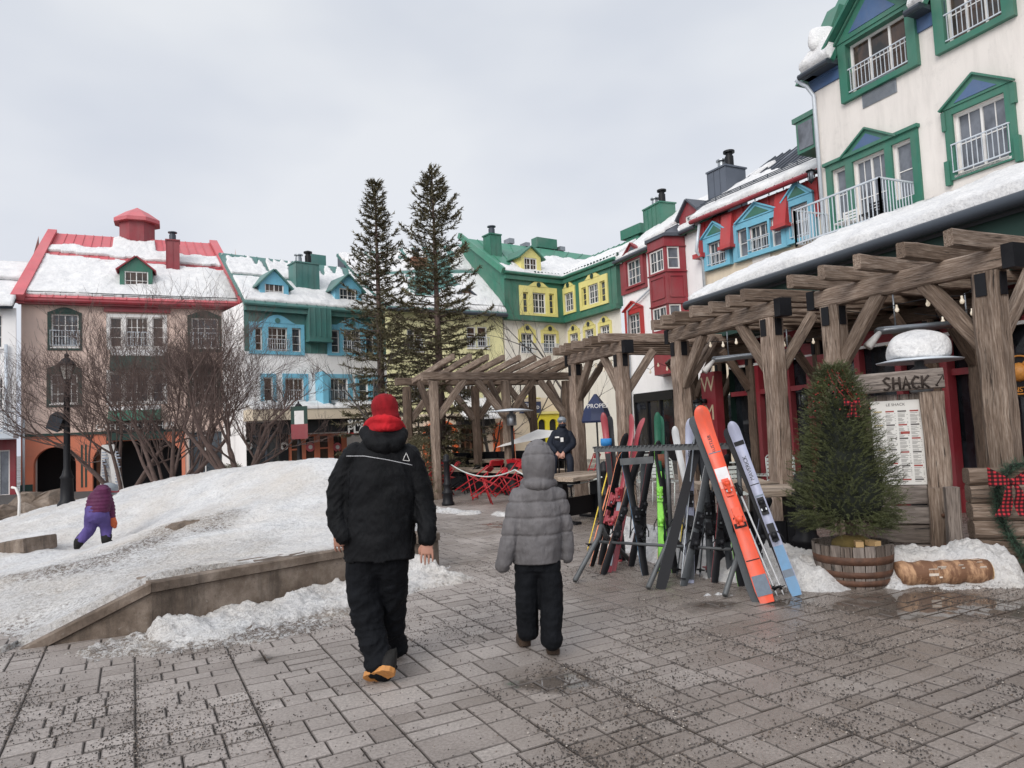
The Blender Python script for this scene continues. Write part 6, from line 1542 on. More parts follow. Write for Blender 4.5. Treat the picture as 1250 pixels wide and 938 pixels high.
# ------------------------------------------------------------------ barrel, fir, menu board, wall, logs
pbz = gnd(1044, 720); bc_ = V((pbz.x, pbz.y, 0)) + V((pbz.x, pbz.y, 0)).normalized() * .3
t = thing('barrel_planter', 'sawn half barrel planter with rusty hoops holding the fir tree', 'planter', bc_)
g = MB(); NS = 22
for i in range(NS):
    a0 = 2 * pi * i / NS + .012; a1 = 2 * pi * (i + 1) / NS - .012; dz = random.uniform(-.006, .006); prof = [(.295, 0), (.328, .12), (.345, .26), (.350, .38 + dz)]; vs = []; gv_ = []
    r0 = random.random() * 30
    for r, z in prof:
        for a in (a0, (a0 + a1) / 2, a1): vs.append(bc_ + V((cos(a) * r, sin(a) * r, z))); gv_.append((z + r0, a * .3, r0))
    for a in (a0, (a0 + a1) / 2, a1): vs.append(bc_ + V((cos(a) * .322, sin(a) * .322, .38 + dz))); gv_.append((r0, a * .3, .3))
    for a in (a0, (a0 + a1) / 2, a1): vs.append(bc_ + V((cos(a) * .31, sin(a) * .31, .26))); gv_.append((r0, a * .3, .2))
    g.add(vs, [(j * 3 + k, j * 3 + k + 1, j * 3 + k + 4, j * 3 + k + 3) for j in range(5) for k in range(2)], 0, False, gv_)
g.build('staves', 'plank', t)
M['rust'] = paint('rusty_iron', (.10, .045, .025, 1), .7, .5, 14, .5, 60); M['soil'] = plain('potting_soil', (.03, .02, .015, 1), .95)
for z0, z1 in ((.025, .075), (.10, .155), (.215, .285)):
    rr = lambda z: .297 + (.055) * min(1, z / .38) ** .62; g = MB(); g.lathe([(rr(z0) + .006, z0), (rr(z1) + .006, z1), (rr(z1) + .001, z1 + .001)], bc_, 44); g.build('hoop', 'rust', t)
g = MB(); g.lathe([(.315, .3), (.2, .325), (.001, .34)], bc_, 20); g.build('soil', 'soil', t)
def sprig(mb, p, d, L, nn_, nl, w=.0022, curl=.25, mi=0, up=.3):
    """a twig with needles (thin triangles) along it"""
    d = d.normalized(); side = d.cross(V((0, 0, 1)));
    if side.length < .05: side = V((1, 0, 0))
    side.normalize(); upv = side.cross(d); vs = []; fs = []
    for i in range(nn_):
        s = (i + .5) / nn_; q = p + d * (L * s) + V((0, 0, curl * L * s * s * up)); a = random.random() * 6.28
        nd = (d * .75 + side * cos(a) * .75 + upv * sin(a) * .6).normalized(); l = nl * random.uniform(.7, 1.15) * (1 - .35 * s); x = nd.cross(V((random.uniform(-1, 1), random.uniform(-1, 1), random.uniform(-1, 1)))).normalized() * w
        o = len(vs); vs += [q - x, q + x, q + nd * l]; fs.append((o, o + 1, o + 2))
    mb.add(vs, fs, mi)
random.seed(21)
ft = thing('fir_tree', 'bushy potted fir tree with red berries and a plaid bow near its top', 'tree', bc_ + V((0, 0, .33)))
g = MB(); g.tube([bc_ + V((0, 0, .3)), bc_ + V((.0, 0, .7)), bc_ + V((-.03, 0, 1.3)), bc_ + V((-.05, 0, 1.9))], [.05, .045, .03, .008], 9); g.build('trunk', 'bark', ft)
g = MB(); z0_, z1_ = .52, 2.02
def frad(s): return (.515 * (1 - s) ** .60 * min(1, .80 + s * 1.5)) + .01
for i in range(4200):
    s = random.random() ** 1.25; a = random.random() * 2 * pi; z = z0_ + (z1_ - z0_) * s; lump = 1 + .34 * noise.noise(V((cos(a) * 1.9, sin(a) * 1.9, z * 3.2 + 4))) + .10 * noise.noise(V((cos(a) * 5, sin(a) * 5, z * 8)))
    R_ = frad(s) * lump; rr = R_ * random.uniform(.45, .96); c_ = bc_ + V((-.05 * s, 0, 0)); p = c_ + V((cos(a) * rr, sin(a) * rr, z))
    d = V((cos(a), sin(a), random.uniform(.1, .75) if s > .12 else random.uniform(-.5, .2))) + V((random.uniform(-.4, .4), random.uniform(-.4, .4), random.uniform(-.2, .2)))
    L = random.uniform(.06, .15); sprig(g, p, d, L, 22, .030, .0026)
for i in range(90):
    a = random.random() * 2 * pi; z = random.uniform(z0_, z0_ + .5); R_ = frad((z - z0_) / (z1_ - z0_)); p = bc_ + V((cos(a) * R_ * .7, sin(a) * R_ * .7, z)); sprig(g, p, V((cos(a), sin(a), random.uniform(-.7, .3))), random.uniform(.15, .26), 30, .026, .0016)
g.build('crown', ['fir'], ft, fix=False)
g = MB(); g.lathe([(frad(s_) * .62, z0_ + .12 + (z1_ - z0_ - .3) * s_) for s_ in [k / 12 for k in range(13)]], bc_, 20); g.v = [tuple(V(v) + V((random.uniform(-1, 1), random.uniform(-1, 1), random.uniform(-1, 1))) * .03) for v in g.v]; M['fir_dark'] = plain('fir_inner', (.008, .011, .006, 1), .9); g.build('shade_core', 'fir_dark', ft)  # near-black hull standing in for the shade inside the crown
g = MB()
for i in range(70):
    a = random.uniform(pi * .9, pi * 2.1); s = random.uniform(.72, .97); z = z0_ + (z1_ - z0_) * s; rr = frad(s) * 1.12; c = bc_ + V((cos(a) * rr - .05 * s, sin(a) * rr, z)); g.ball(c, .007, 6)
for i in range(5): a = random.uniform(1.1 * pi, 1.9 * pi); pts = [bc_ + V((-.05 + cos(a + k * .3) * (.08 + .02 * k), sin(a + k * .3) * (.10 + .02 * k), 2.0 - .07 * k)) for k in range(6)]; g.tube(pts, .003, 4)
M['berry'] = plain('red_berries', (.30, .015, .015, 1), .4); g.build('berries', 'berry', ft)
def plaidmat():
    t = NT('red_plaid'); 
    w1 = t.n('ShaderNodeTexWave', bands_direction='X'); w2 = t.n('ShaderNodeTexWave', bands_direction='Z')
    for w_ in (w1, w2): w_.inputs['Scale'].default_value = 9; t.l(t.co.outputs['Vector'], w_.inputs['Vector'])
    a = t.ramp(w1.outputs['Fac'], [(.45, (1, 1, 1)), (.55, (.16, .16, .16))]); b = t.ramp(w2.outputs['Fac'], [(.45, (1, 1, 1)), (.55, (.16, .16, .16))])
    c = t.mix(1.0, t.mix(1.0, (.42, .02, .03, 1), a, 'MULTIPLY'), b, 'MULTIPLY'); return t.fin(c, .9, t.bump(t.noise(300, 2), .3, .002))
M['plaid'] = plaidmat()
def bow(root, c, k, n3, u3, name='bow', mat='plaid'):
    g = MB(); up_ = V((0, 0, 1))
    def ribbon(pts, ws):
        vs = []
        for (p, w_) in zip(pts, ws):
            vs += [p + w_[0], p + w_[1]]
        fs = [(2 * i, 2 * i + 1, 2 * i + 3, 2 * i + 2) for i in range(len(pts) - 1)]; g.add(vs, fs, 0, True)
    for s_ in (-1, 1):
        pts = []; ws = []
        for i in range(13):
            t_ = i / 12; a = 2 * pi * t_; x = .5 - .5 * cos(a); d_ = sin(a) * .10
            pts.append(c + u3 * s_ * (.03 + .42 * x) * k + n3 * (d_ + .05) * k + up_ * (.12 * x) * k); hw = (.05 + .16 * x) * k; ws.append((up_ * hw, up_ * -hw))
        ribbon(pts, ws)
        pts = []; ws = []
        for i in range(9):
            t_ = i / 8; pts.append(c + u3 * s_ * (.02 + .20 * t_ + .03 * sin(t_ * 7)) * k - up_ * .75 * t_ * k + n3 * (.06 + .05 * sin(t_ * 6)) * k); hw = (.04 + .11 * t_) * k; ws.append((u3 * hw, u3 * -hw))
        ribbon(pts, ws)
    g.ball(c + n3 * .07 * k, .075 * k, 10, sq=(1, 1, 1)); o = g.build(name, mat, root, fix=False); return o
bo = bow(ft, bc_ + V((-.03, -.27, 1.66)), .16, V((0, -1, 0)), V((1, 0, 0)))
# light root wrap and two fresh-cut wedges in the pot
g = MB(); g.ball(bc_ + V((0, 0, .36)), .17, 14, sq=(1.1, .9, .5)); M['burlap'] = paint('burlap', (.16, .115, .035, 1), .9, .4, 8, .6, 80); g.build('root_wrap', 'burlap', ft)
M['fresh_wood'] = paint('fresh_wood', (.55, .36, .17, 1), .7)
for dx in (-.03, .1): g = MB(); g.box(bc_ + V((dx, -.2, .39)), (.065, .12, .05), Matrix.Rotation(.3 * (1 if dx > 0 else -1), 3, 'Z')); o = g.build('wood_wedge', 'fresh_wood', ft)

# menu board
ms = thing('menu_board', 'hewn timber menu board carved SHACK with a long printed menu', 'sign', gnd(1150, 672))
mb0, mb1 = gnd(1086, 668), gnd(1166, 668); mb0 = atz(1052, 668, .1); 
fM = Fac((aty(1060, 600, 7.75).x, 7.75), (aty(1166, 600, 7.45).x, 7.45))
def mr_(x0, x1, y0, y1, o=0): return fM.r4(x0, x1, y0, y1, o)
g = MB()
r = mr_(1060, 1128, 482, 600); n = 5
for i in range(n): a = r[0] + (r[1] - r[0]) * i / n; b_ = a + (r[1] - r[0]) / n - .004; zc = (r[2] + r[3]) / 2; g.hewn(fM.P((a + b_) / 2, r[2], 0), fM.P((a + b_) / 2, r[3], 0), b_ - a, .04, .005, .003, up=fM.n3)
g.build('backboard', 'plank', ms)
g = MB(); u = fM.hit(1143, 560)[0]; zt = fM.hit(1143, 478)[1]; g.hewn(fM.P(u, -.02, .03), fM.P(u, zt, .03), .22, .16, .02, .012, up=fM.n3); g.build('post', 'timber', ms)
g = MB(); u = fM.hit(1062, 560)[0] - .1; g.hewn(fM.P(u, -.02, .03), fM.P(u, zt, .03), .2, .16, .02, .012, up=fM.n3); g.build('post', 'timber', ms)
r = mr_(1052, 1149, 457, 478); g = MB(); g.hewn(fM.P(r[0] - .1, (r[2] + r[3]) / 2, .14), fM.P(r[1], (r[2] + r[3]) / 2 + .02, .14), .07, r[3] - r[2] + .02, .015, .01, up=(0, 0, 1)); hd_ = g.build('header_plank', 'plank', ms)
M['carved'] = plain('burnt_carving', (.03, .02, .015, 1), .9)
# carved letters built from strokes
def strokes(parent, f, u0, z0, h, w_, gap, word, mat, o, th=.012, name='carved_letters'):
    SH = {'S': [[(1, .9), (.5, 1), (0, .78), (.5, .5), (1, .25), (.5, 0), (0, .1)]], 'H': [[(0, 0), (.05, 1)], [(1, 0), (.95, 1)], [(0, .5), (1, .55)]], 'A': [[(0, 0), (.5, 1), (1, 0)], [(.2, .4), (.8, .4)]],
          'C': [[(1, .85), (.5, 1), (0, .6), (.1, .2), (.55, 0), (1, .18)]], 'K': [[(0, 0), (0, 1)], [(1, 1), (.05, .45), (1, 0)]]}
    g = MB(); u = u0
    for ch in word:
        for st in SH[ch]: g.tube([f.P(u + a * w_, z0 + b * h, o) for a, b in st], th, 5)
        u += w_ + gap
    return g.build(name, mat, parent)
r = mr_(1076, 1130, 461, 476); strokes(hd_, fM, r[0], r[2] - .0, r[3] - r[2], (r[1] - r[0]) / 6.6, (r[1] - r[0]) / 6.6 * .42, 'SHACK', 'carved', .182)
r = mr_(1138, 1148, 459, 472); g = MB(); g.tube([fM.P(r[0], r[2], .18), fM.P(r[1], r[3], .18)], .006, 4); g.tube([fM.P(r[1] - .05, r[3], .18), fM.P(r[1], r[3], .18), fM.P(r[1], r[3] - .05, .18)], .005, 4); g.tube([fM.P(r[0], r[2] + .02, .18), fM.P(r[0] + .02, r[2], .18)], .008, 4); g.build('carved_arrow', 'carved', hd_)
# printed menu
r = mr_(1066, 1128, 489, 592, .03); zt_, zb_ = r[3], r[2]
M['paper'] = paint('menu_paper', (.66, .64, .60, 1), .35, .04, 3); g = MB(); fbox(g, fM, r[0], r[1], zb_, zt_, .022, .032); mn = g.build('menu_sheet', 'paper', ms)
M['ink'] = plain('menu_ink', (.10, .09, .085, 1), .7); M['ink_red'] = plain('menu_red', (.30, .05, .04, 1), .6); M['ink_tan'] = plain('menu_tan', (.42, .34, .18, 1), .6)
W_ = r[1] - r[0]; H_ = zt_ - zb_; g = MB(); random.seed(5)
def cell(u, v, w_, h_, mi, o=.0335): fbox(g, fM, r[0] + u * W_, r[0] + (u + w_) * W_, zt_ - (v + h_) * H_, zt_ - v * H_, .0322, o, mi)
for c, cx in enumerate((.05, .29, .53, .77)):
    v = .12; k = 0
    while v < .95:
        if k % 9 == 0 and not (c < 2 and v > .4 and v < .46): cell(cx, v, .17, .018, (1 if (c + k) % 2 else 0) if c > 0 else 2); v += .03
        cell(cx, v, random.uniform(.08, .17), .0045, 0); 
        if random.random() < .5: cell(cx + .175, v, .02, .0045, 0)
        v += .0125 if k % 3 else .019; k += 1
cell(.56, .37, .18, .03, 1, .035)
g.build('menu_print', ['ink', 'ink_red', 'ink_tan'], mn); g = MB(); text_mesh(g, 'LE SHACK', W_ * .085, frame(fM.P((r[0] + r[1]) / 2, zt_ - .05 * H_, .034), fM.u3, (0, 0, 1)), .001); g.build('menu_title', 'ink', mn, fix=False)
for u, v, k in ((.42, .45, 1), (.30, .74, .8), (.5, .93, .7)):   # small animal sketches
    g = MB(); c = fM.P(r[0] + u * W_, zt_ - v * H_, .034); q = .03 * k
    g.prism([c + fM.u3 * a * q + V((0, 0, b * q)) for a, b in ((-1, 0), (-.9, -.6), (-.7, -.6), (-.6, -.1), (.4, -.1), (.5, -.6), (.7, -.6), (.8, 0), (1.1, .5), (.8, .45), (.6, .2), (-.8, .2))], fM.n3 * .002); g.build('menu_drawing', 'ink', mn)
# lower skirt of planks
r = mr_(1075, 1128, 600, 668); g = MB(); nb = 3; zz0, zz1 = -.02, fM.hit(1120, 592)[1]
for i in range(4): a = zz0 + (zz1 - zz0) * i / 4; b_ = zz0 + (zz1 - zz0) * (i + 1) / 4; g.hewn(fM.P(r[0] - .25, (a + b_) / 2, .06), fM.P(r[1] + .04, (a + b_) / 2, .06), .07, b_ - a - .012, .012, .008)
g.build('skirt_planks', 'plank', ms)
g = MB(); u = fM.hit(1143, 630)[0]; g.hewn(fM.P(u + .03, -.02, .17), fM.P(u + .03, fM.hit(1143, 594)[1], .17), .24, .1, .02, .01, up=fM.n3); fp_ = g.build('front_post', 'timber', ms)
for z in (.2, .5): g = MB(); g.tube([fM.P(u + .03, z, .225), fM.P(u + .03, z, .245)], .022, 8); g.build('bolt', 'rust', fp_)

# stacked-plank wall with garland and bow
WY = 6.95; wf_ = Fac((aty(1181, 600, WY).x, WY), (aty(1181, 600, WY).x + 2.5, WY - .7))
pw_t = thing('timber_wall', 'low wall of stacked rough grey timbers at the right edge', 'wall', wf_.P(0, 0, 0)); zt = wf_.hit(1200, 573)[1]; zt = aty(1185, 571, WY).z
g = MB(); n = 6
for i in range(n): a = zt * i / n; b_ = zt * (i + 1) / n; g.hewn(wf_.P(0, (a + b_) / 2, 0), wf_.P(2.6, (a + b_) / 2, 0), .2, b_ - a - .008, .03, .016)
g.build('timbers', 'timber', pw_t)
g = MB(); g.hewn(wf_.P(-.14, -.02, .02), wf_.P(-.14, zt - .18, .02), .12, .14, .02, .01, up=wf_.n3); g.build('end_post', 'plank', pw_t)
gt_ = thing('garland', 'dark green fir garland draped over the stacked timber wall', 'garland', wf_.P(.3, 0, .1)); random.seed(9)
path = [wf_.P(2.6, zt + .1, .14), wf_.P(1.2, zt + .05, .14), wf_.P(.7, zt + .05, .14), wf_.P(.34, zt + .02, .14), wf_.P(.20, zt - .2, .15), wf_.P(.20, zt - .45, .15), wf_.P(.27, zt - .62, .16), wf_.P(.38, .16, .18), wf_.P(.44, .02, .2)]
g = MB()
for a, b_ in zip(path[:-1], path[1:]):
    for i in range(int((b_ - a).length * 750)):
        p = a + (b_ - a) * random.random(); d = (b_ - a).normalized() * random.uniform(-.3, .5) + V((random.uniform(-1, 1), random.uniform(-1, 1), random.uniform(-1, 1))); sprig(g, p, d, random.uniform(.05, .11), 16, .026, .0016)
g.build('foliage', 'garland', gt_, fix=False); g = MB(); g.tube(path, .02, 6); g.build('cord', 'fir_dark', gt_)
pb_ = aty(1234, 588, WY - .40); bt = thing('plaid_bow', 'large red and black plaid bow pinned on the garland', 'bow', pb_); bow(bt, pb_, .42, wf_.n3, wf_.u3, 'ribbon')

# birch logs with snow
M['birch'] = (lambda t: t.fin(t.mix(t.ramp(t.noise(7, 6, (2, .7, .7), .7), [(.44, (0, 0, 0)), (.62, (1, 1, 1))]), (.15, .07, .035, 1), (.46, .27, .15, 1)), .75, t.bump(t.noise(20, 6, (1, 4, 4)), .5, .01)))(NT('birch_bark'))
la, lb_ = gnd(1096, 716), gnd(1206, 712); la.z = lb_.z = .11; dl = (lb_ - la).normalized()
lg = thing('birch_log', 'peeling orange brown birch log half buried in snow beside the barrel', 'log', la); g = MB(); nseg = 14
g.tube([la + dl * ((lb_ - la).length * i / nseg) + V((0, 0, .006 * sin(i * 2))) for i in range(nseg + 1)], [.105 + .006 * sin(i * 1.7) for i in range(nseg + 1)], 18, mi=0); g.build('bark', 'birch', lg)
g = MB(); g.tube([lb_ + dl * .001, lb_ + dl * .006], .1, 18, smooth=False); g.build('cut_end', 'fresh_wood', lg)
g = MB(); M['peel'] = plain('white_bark', (.6, .52, .44, 1), .7)
for i in range(14): c = la + dl * random.uniform(.05, (lb_ - la).length - .05); a = random.uniform(-.4, 1.6); g.box(c + V((0, -cos(a) * .109, sin(a) * .109)), (random.uniform(.02, .09), .003, random.uniform(.01, .03)), Matrix.Rotation(a, 3, 'X'))
g.build('peeling_bark', 'peel', lg)
bl = [(la.x + dl.x * t_ * 1.0, la.y + dl.y * t_ + .26, .24, .30) for t_ in np.linspace(-.1, 1.0, 9)] + [(lb_.x + .12, lb_.y + .12, .2, .28), (lb_.x + .18, lb_.y - .0, .13, .16)] + [(la.x + dl.x * t_, la.y + dl.y * t_ - .16, .07, .035) for t_ in np.linspace(.35, .95, 6)] + [(la.x - .03, la.y - .05, .08, .06)]
snow_bank('snow_bank', 'snow packed behind and on the birch log below the menu board', bl, 9.0, .12, lump=.28, step=.018)
# ------------------------------------------------------------------ bare trees
def bare_tree(name, label, base, stems, H, spread, seed, mat='bark', levels=5, r0=.075, group=None, tw=1.0, droop=.0, lean=(0, 0)):
    rr = random.Random(seed); t = thing(name, label, 'tree', base, group=group); gt = MB(); gb = MB()
    def grow(p, d, L, r, lv, mb):
        n = 4 if lv <= 1 else 3; pts = [p]; rs = [r]; q = p; dd = d
        for i in range(n):
            dd = (dd + V((rr.uniform(-1, 1), rr.uniform(-1, 1), rr.uniform(-.7, 1))) * (.17 if lv < 2 else .26) + V((0, 0, .09 if lv > 1 else .03))).normalized()
            q = q + dd * (L / n); pts.append(q); rs.append(r * (1 - .42 * (i + 1) / n))
        mb.tube(pts, rs, [8, 6, 5, 4, 3, 3, 3][min(lv, 6)], cap=False)
        if lv >= levels: return
        k = [3, 4, 4, 4, 4][min(lv, 4)]; k = max(2, int(k * tw + rr.random()))
        for i in range(k):
            s = rr.uniform(.25, 1.0) if i < k - 1 else 1.0; j = min(n - 1, int(s * n)); f_ = s * n - j if s < 1 else 1; pp = pts[j] + (pts[j + 1] - pts[j]) * f_
            a = rr.random() * 2 * pi; ax = dd.orthogonal().normalized(); ax = (Matrix.Rotation(a, 3, dd) @ ax); an = rr.uniform(.35, .85)
            nd = (dd * cos(an) + ax * sin(an)).normalized()
            if nd.z < -.15: nd.z *= -.3; nd.normalize()
            grow(pp, nd, L * rr.uniform(.55, .80), max(.0028, rs[j] * rr.uniform(.45, .68)), lv + 1, gb)
    for i in range(stems):
        a = 2 * pi * i / stems + rr.uniform(-.4, .4); tilt = rr.uniform(.25, 1) * spread
        d = V((cos(a) * tilt + lean[0], sin(a) * tilt * .8 + lean[1], 1)).normalized(); b0 = V(base) + V((cos(a), sin(a), 0)) * .12 * (stems > 1)
        grow(b0 - V((0, 0, .35)), d, H * rr.uniform(.40, .5), r0 * rr.uniform(.7, 1.15), 0, gt)
    gt.build('trunk', mat, t, fix=False); gb.build('branches', mat, t, fix=False); return t
def onhill(px, py, Y): p = aty(px, py, Y); return V((p.x, p.y, p.z))
GT = 'multi stemmed bare trees behind the snow hill'
bare_tree('bare_tree', 'leftmost bare multi stemmed tree, spreading wide over the street lamp', onhill(152, 594, 16.8), 6, 3.85, 1.2, 3, group=GT, r0=.06, lean=(-.2, 0))
bare_tree('bare_tree', 'bare tree whose many thin stems rise in front of the green awnings', onhill(205, 588, 15.8), 7, 3.75, .9, 5, group=GT, r0=.052)
bare_tree('bare_tree', 'bare multi stemmed tree in front of the dark shop window between pink and white buildings', onhill(292, 574, 15.2), 6, 3.4, .95, 8, group=GT, r0=.06)
bare_tree('bare_tree', 'thin bare tree rising before the orange arch left of the farther trunks', onhill(232, 584, 17.5), 3, 3.9, .8, 14, group=GT, r0=.055)
bare_tree('young_tree', 'slender bare tree standing in front of the green mansard building', V((*aty(676, 520, 25).xy, 0)), 2, 7.6, .35, 31, mat='bark_grey', levels=4, r0=.10, tw=.8)
bare_tree('young_tree', 'slender bare tree left of the spruces in front of the yellow building', V((*aty(497, 545, 20.5).xy, 0)), 3, 4.8, .75, 35, mat='bark_grey', levels=4, r0=.07, tw=.8)
bare_tree('young_tree', 'small bare tree behind the far pergola below the yellow window frames', V((*aty(605, 520, 24).xy, 0)), 2, 5.4, .5, 41, mat='bark_grey', levels=4, r0=.08, tw=.8)
# ------------------------------------------------------------------ spruces
def spruce(label, px, Y, pyt, hw, seed, z0=.8, dens=1.0, mat='spruce'):
    rr = random.Random(seed); b = aty(px, 545, Y); tp = aty(px - 8, pyt, Y); H = tp.z
    t = thing('spruce', label, 'tree', (b.x, b.y, 0), group='tall sparse spruces in the square'); c = V((b.x, b.y, 0))
    g = MB(); g.tube([c, c + V((.0, 0, H * .5)), c + V((0, 0, H))], [.16, .09, .012], 8); g.build('trunk', 'bark', t)
    gb = MB(); gn = MB(); z = z0
    while z < H - .1:
        s = (z - z0) / (H - z0); R_ = hw * ((1 - s) ** .80) * (1 - .25 * max(0, .15 - s) / .15) + .06; nb = rr.choice([4, 5, 6]); a0 = rr.random() * 6.28
        for k in range(nb):
            a = a0 + 2 * pi * k / nb + rr.uniform(-.3, .3); L = R_ * rr.uniform(.55, 1.15)
            if rr.random() < .08: continue
            dz0 = .45 * s + .02; pts = []; m_ = 6
            for i in range(m_ + 1):
                u = i / m_; pts.append(c + V((cos(a) * L * u, sin(a) * L * u, z + L * (dz0 * u - .42 * (1 - s) * u * u + .28 * u ** 4))))
            gb.tube(pts, [.022 * (1 - .8 * i / m_) * (.5 + (1 - s)) for i in range(m_ + 1)], 3, cap=False)
            nt = int(L * 16 * dens) + 5
            for i in range(nt):
                u = rr.uniform(.18, 1.0); j = min(m_ - 1, int(u * m_)); p = pts[j] + (pts[j + 1] - pts[j]) * (u * m_ - j); bd = (pts[j + 1] - pts[j]).normalized()
                sd = V((-sin(a), cos(a), 0)) * (1 if rr.random() < .5 else -1); d = (bd * rr.uniform(.4, 1) + sd * rr.uniform(.3, 1.0) + V((0, 0, rr.uniform(-.35, .25)))).normalized(); l = rr.uniform(.18, .42) * (1.15 - .5 * u) * (.75 + .25 * (1 - s))
                # needle spray: crossed ragged leaf strips
                for q in range(9):
                    v = p + d * l * q / 9; nd = (d + V((rr.uniform(-1, 1), rr.uniform(-1, 1), rr.uniform(-.8, .8))) * .9).normalized(); x = nd.cross(V((rr.uniform(-1, 1), rr.uniform(-1, 1), 1))).normalized() * .017
                    gn.add([v - x, v + x, v + nd * rr.uniform(.07, .14)], [(0, 1, 2)])
        z += rr.uniform(.15, .27) * (1.2 - .5 * s)
    gb.build('branches', 'bark', t, fix=False); gn.build('foliage', mat, t, fix=False)
spruce('slimmer left spruce with a bare lower trunk, standing by the white building', 468, 22.0, 221, 1.7, 5, z0=1.3, dens=1.0)
spruce('taller fuller right spruce rising before the snowy roof of the yellow building', 540, 21.0, 205, 2.5, 9, z0=.9, dens=1.15)
# low evergreen shrubs
def shrub(label, px, py, Y, R_, H, seed, n=900):
    random.seed(seed); b = aty(px, py, Y); z0 = G(b.x, b.y); t = thing('evergreen_shrub', label, 'shrub', (b.x, b.y, z0)); g = MB()
    for i in range(n):
        a = random.random() * 6.28; s = random.random(); r = R_ * sqrt(random.random()) * (1 - s ** 2.2) ** .5; p = V((b.x + cos(a) * r, b.y + sin(a) * r, z0 + H * s)); sprig(g, p, V((cos(a), sin(a), random.uniform(0, 1.2))), random.uniform(.1, .22), 9, .06, .008)
    g.build('foliage', 'spruce', t, fix=False); g = MB(); g.tube([(b.x, b.y, z0), (b.x, b.y, z0 + H * .8)], [.04, .01], 6); g.build('stem', 'bark', t)
shrub('dark evergreen shrub at the left end of the far pergola', 513, 560, 17.5, .55, 1.45, 3, 1400)
shrub('small juniper beside the dark shop front', 282, 570, 26, .6, 1.0, 4)

pb = aty(136, 588, 17.2); t = thing('poster_stand', 'white printed poster stand leaning behind the leftmost tree trunks', 'sign', V((pb.x, pb.y, pb.z - .3)))
for k, (x0, x1, tilt) in enumerate(((123, 137, .04), (139, 152, .3))):
    a, b = aty(x0, 585, 17.2 - k * .3), aty(x1, 585, 17.2 - k * .3); f = Fac(a.xy, (b.x, b.y)); g = MB(); g.prism([f.P(0, a.z - .3, 0), f.P(f.L, a.z - .3, 0), f.P(f.L - tilt, a.z + .82, -.12), f.P(-tilt * .7, a.z + .82, -.12)], f.n3 * .03); bd_ = g.build('panel', 'white', t)
    g = MB()
    for i in range(12): z = a.z - .15 + .07 * i; fbox(g, f, .05, f.L - .08 - .03 * (i * 7 % 3), z, z + .03, .0, .04)
    M['print_blue'] = M.get('print_blue') or plain('faded_print', (.38, .42, .50, 1), .6); g.build('printed_text', 'print_blue', bd_)
M['ski_slate'] = plain('ski_slate', (.12, .15, .19, 1), .5); M['ski_pale'] = plain('ski_pale', (.75, .35, .28, 1), .5); M['galv_dull'] = paint('dull_galvanised_steel', S(92, 94, 95), .5, .3, 8, .15, metal=.35)
# ------------------------------------------------------------------ ski rack and skis
# rack bar: galvanised, toothed, from (728,549) to (905,549) px
rk0 = aty(726, 549, 7.75); rk1 = aty(904, 546, 6.85); RD = (rk1 - rk0).normalized(); RN = V((RD.y, -RD.x, 0)).normalized()   # towards the camera
if RN.y > 0: RN = -RN
zt = (rk0.z + rk1.z) / 2; rk0.z = rk1.z = zt
rt = thing('ski_rack', 'galvanised steel ski rack with a notched top bar and splayed feet', 'ski rack', (rk0.x, rk0.y, 0))
g = MB(); g.bar(rk0, rk1, .04, .045); n = 34
for i in range(n + 1): p = rk0 + (rk1 - rk0) * i / n + V((0, 0, .028)); g.bar(p - RN * .05, p + RN * .035, .014, .02)
g.build('notched_bar', 'galv_dull', rt)
g = MB(); g.bar(rk0 + V((0, 0, -.13)) + RD * .3, rk1 + V((0, 0, -.12)) - RD * .9, .02, .07); g.build('rail_plate', 'galv_dull', rt)
for k, s_ in ((.02, 1), (.98, 1), (.52, 1)):
    p = rk0 + (rk1 - rk0) * k; g = MB(); g.tube([p, V((p.x, p.y, .42))], .022, 8); g.build('upright', 'galv_dull', rt)
    g = MB()
    for sg_ in (-1, 1): q = V((p.x, p.y, 0)) + RN * sg_ * .62; g.tube([V((p.x, p.y, .5)), V((p.x, p.y, .38)) + RN * sg_ * .08, q + V((0, 0, .03))], .026, 8)
    g.build('splayed_foot', 'galv_dull', rt)
g = MB(); g.tube([V((rk0.x, rk0.y, .32)), V((rk1.x, rk1.y, .32))], .016, 8); g.build('low_rail', 'galv_dull', rt)
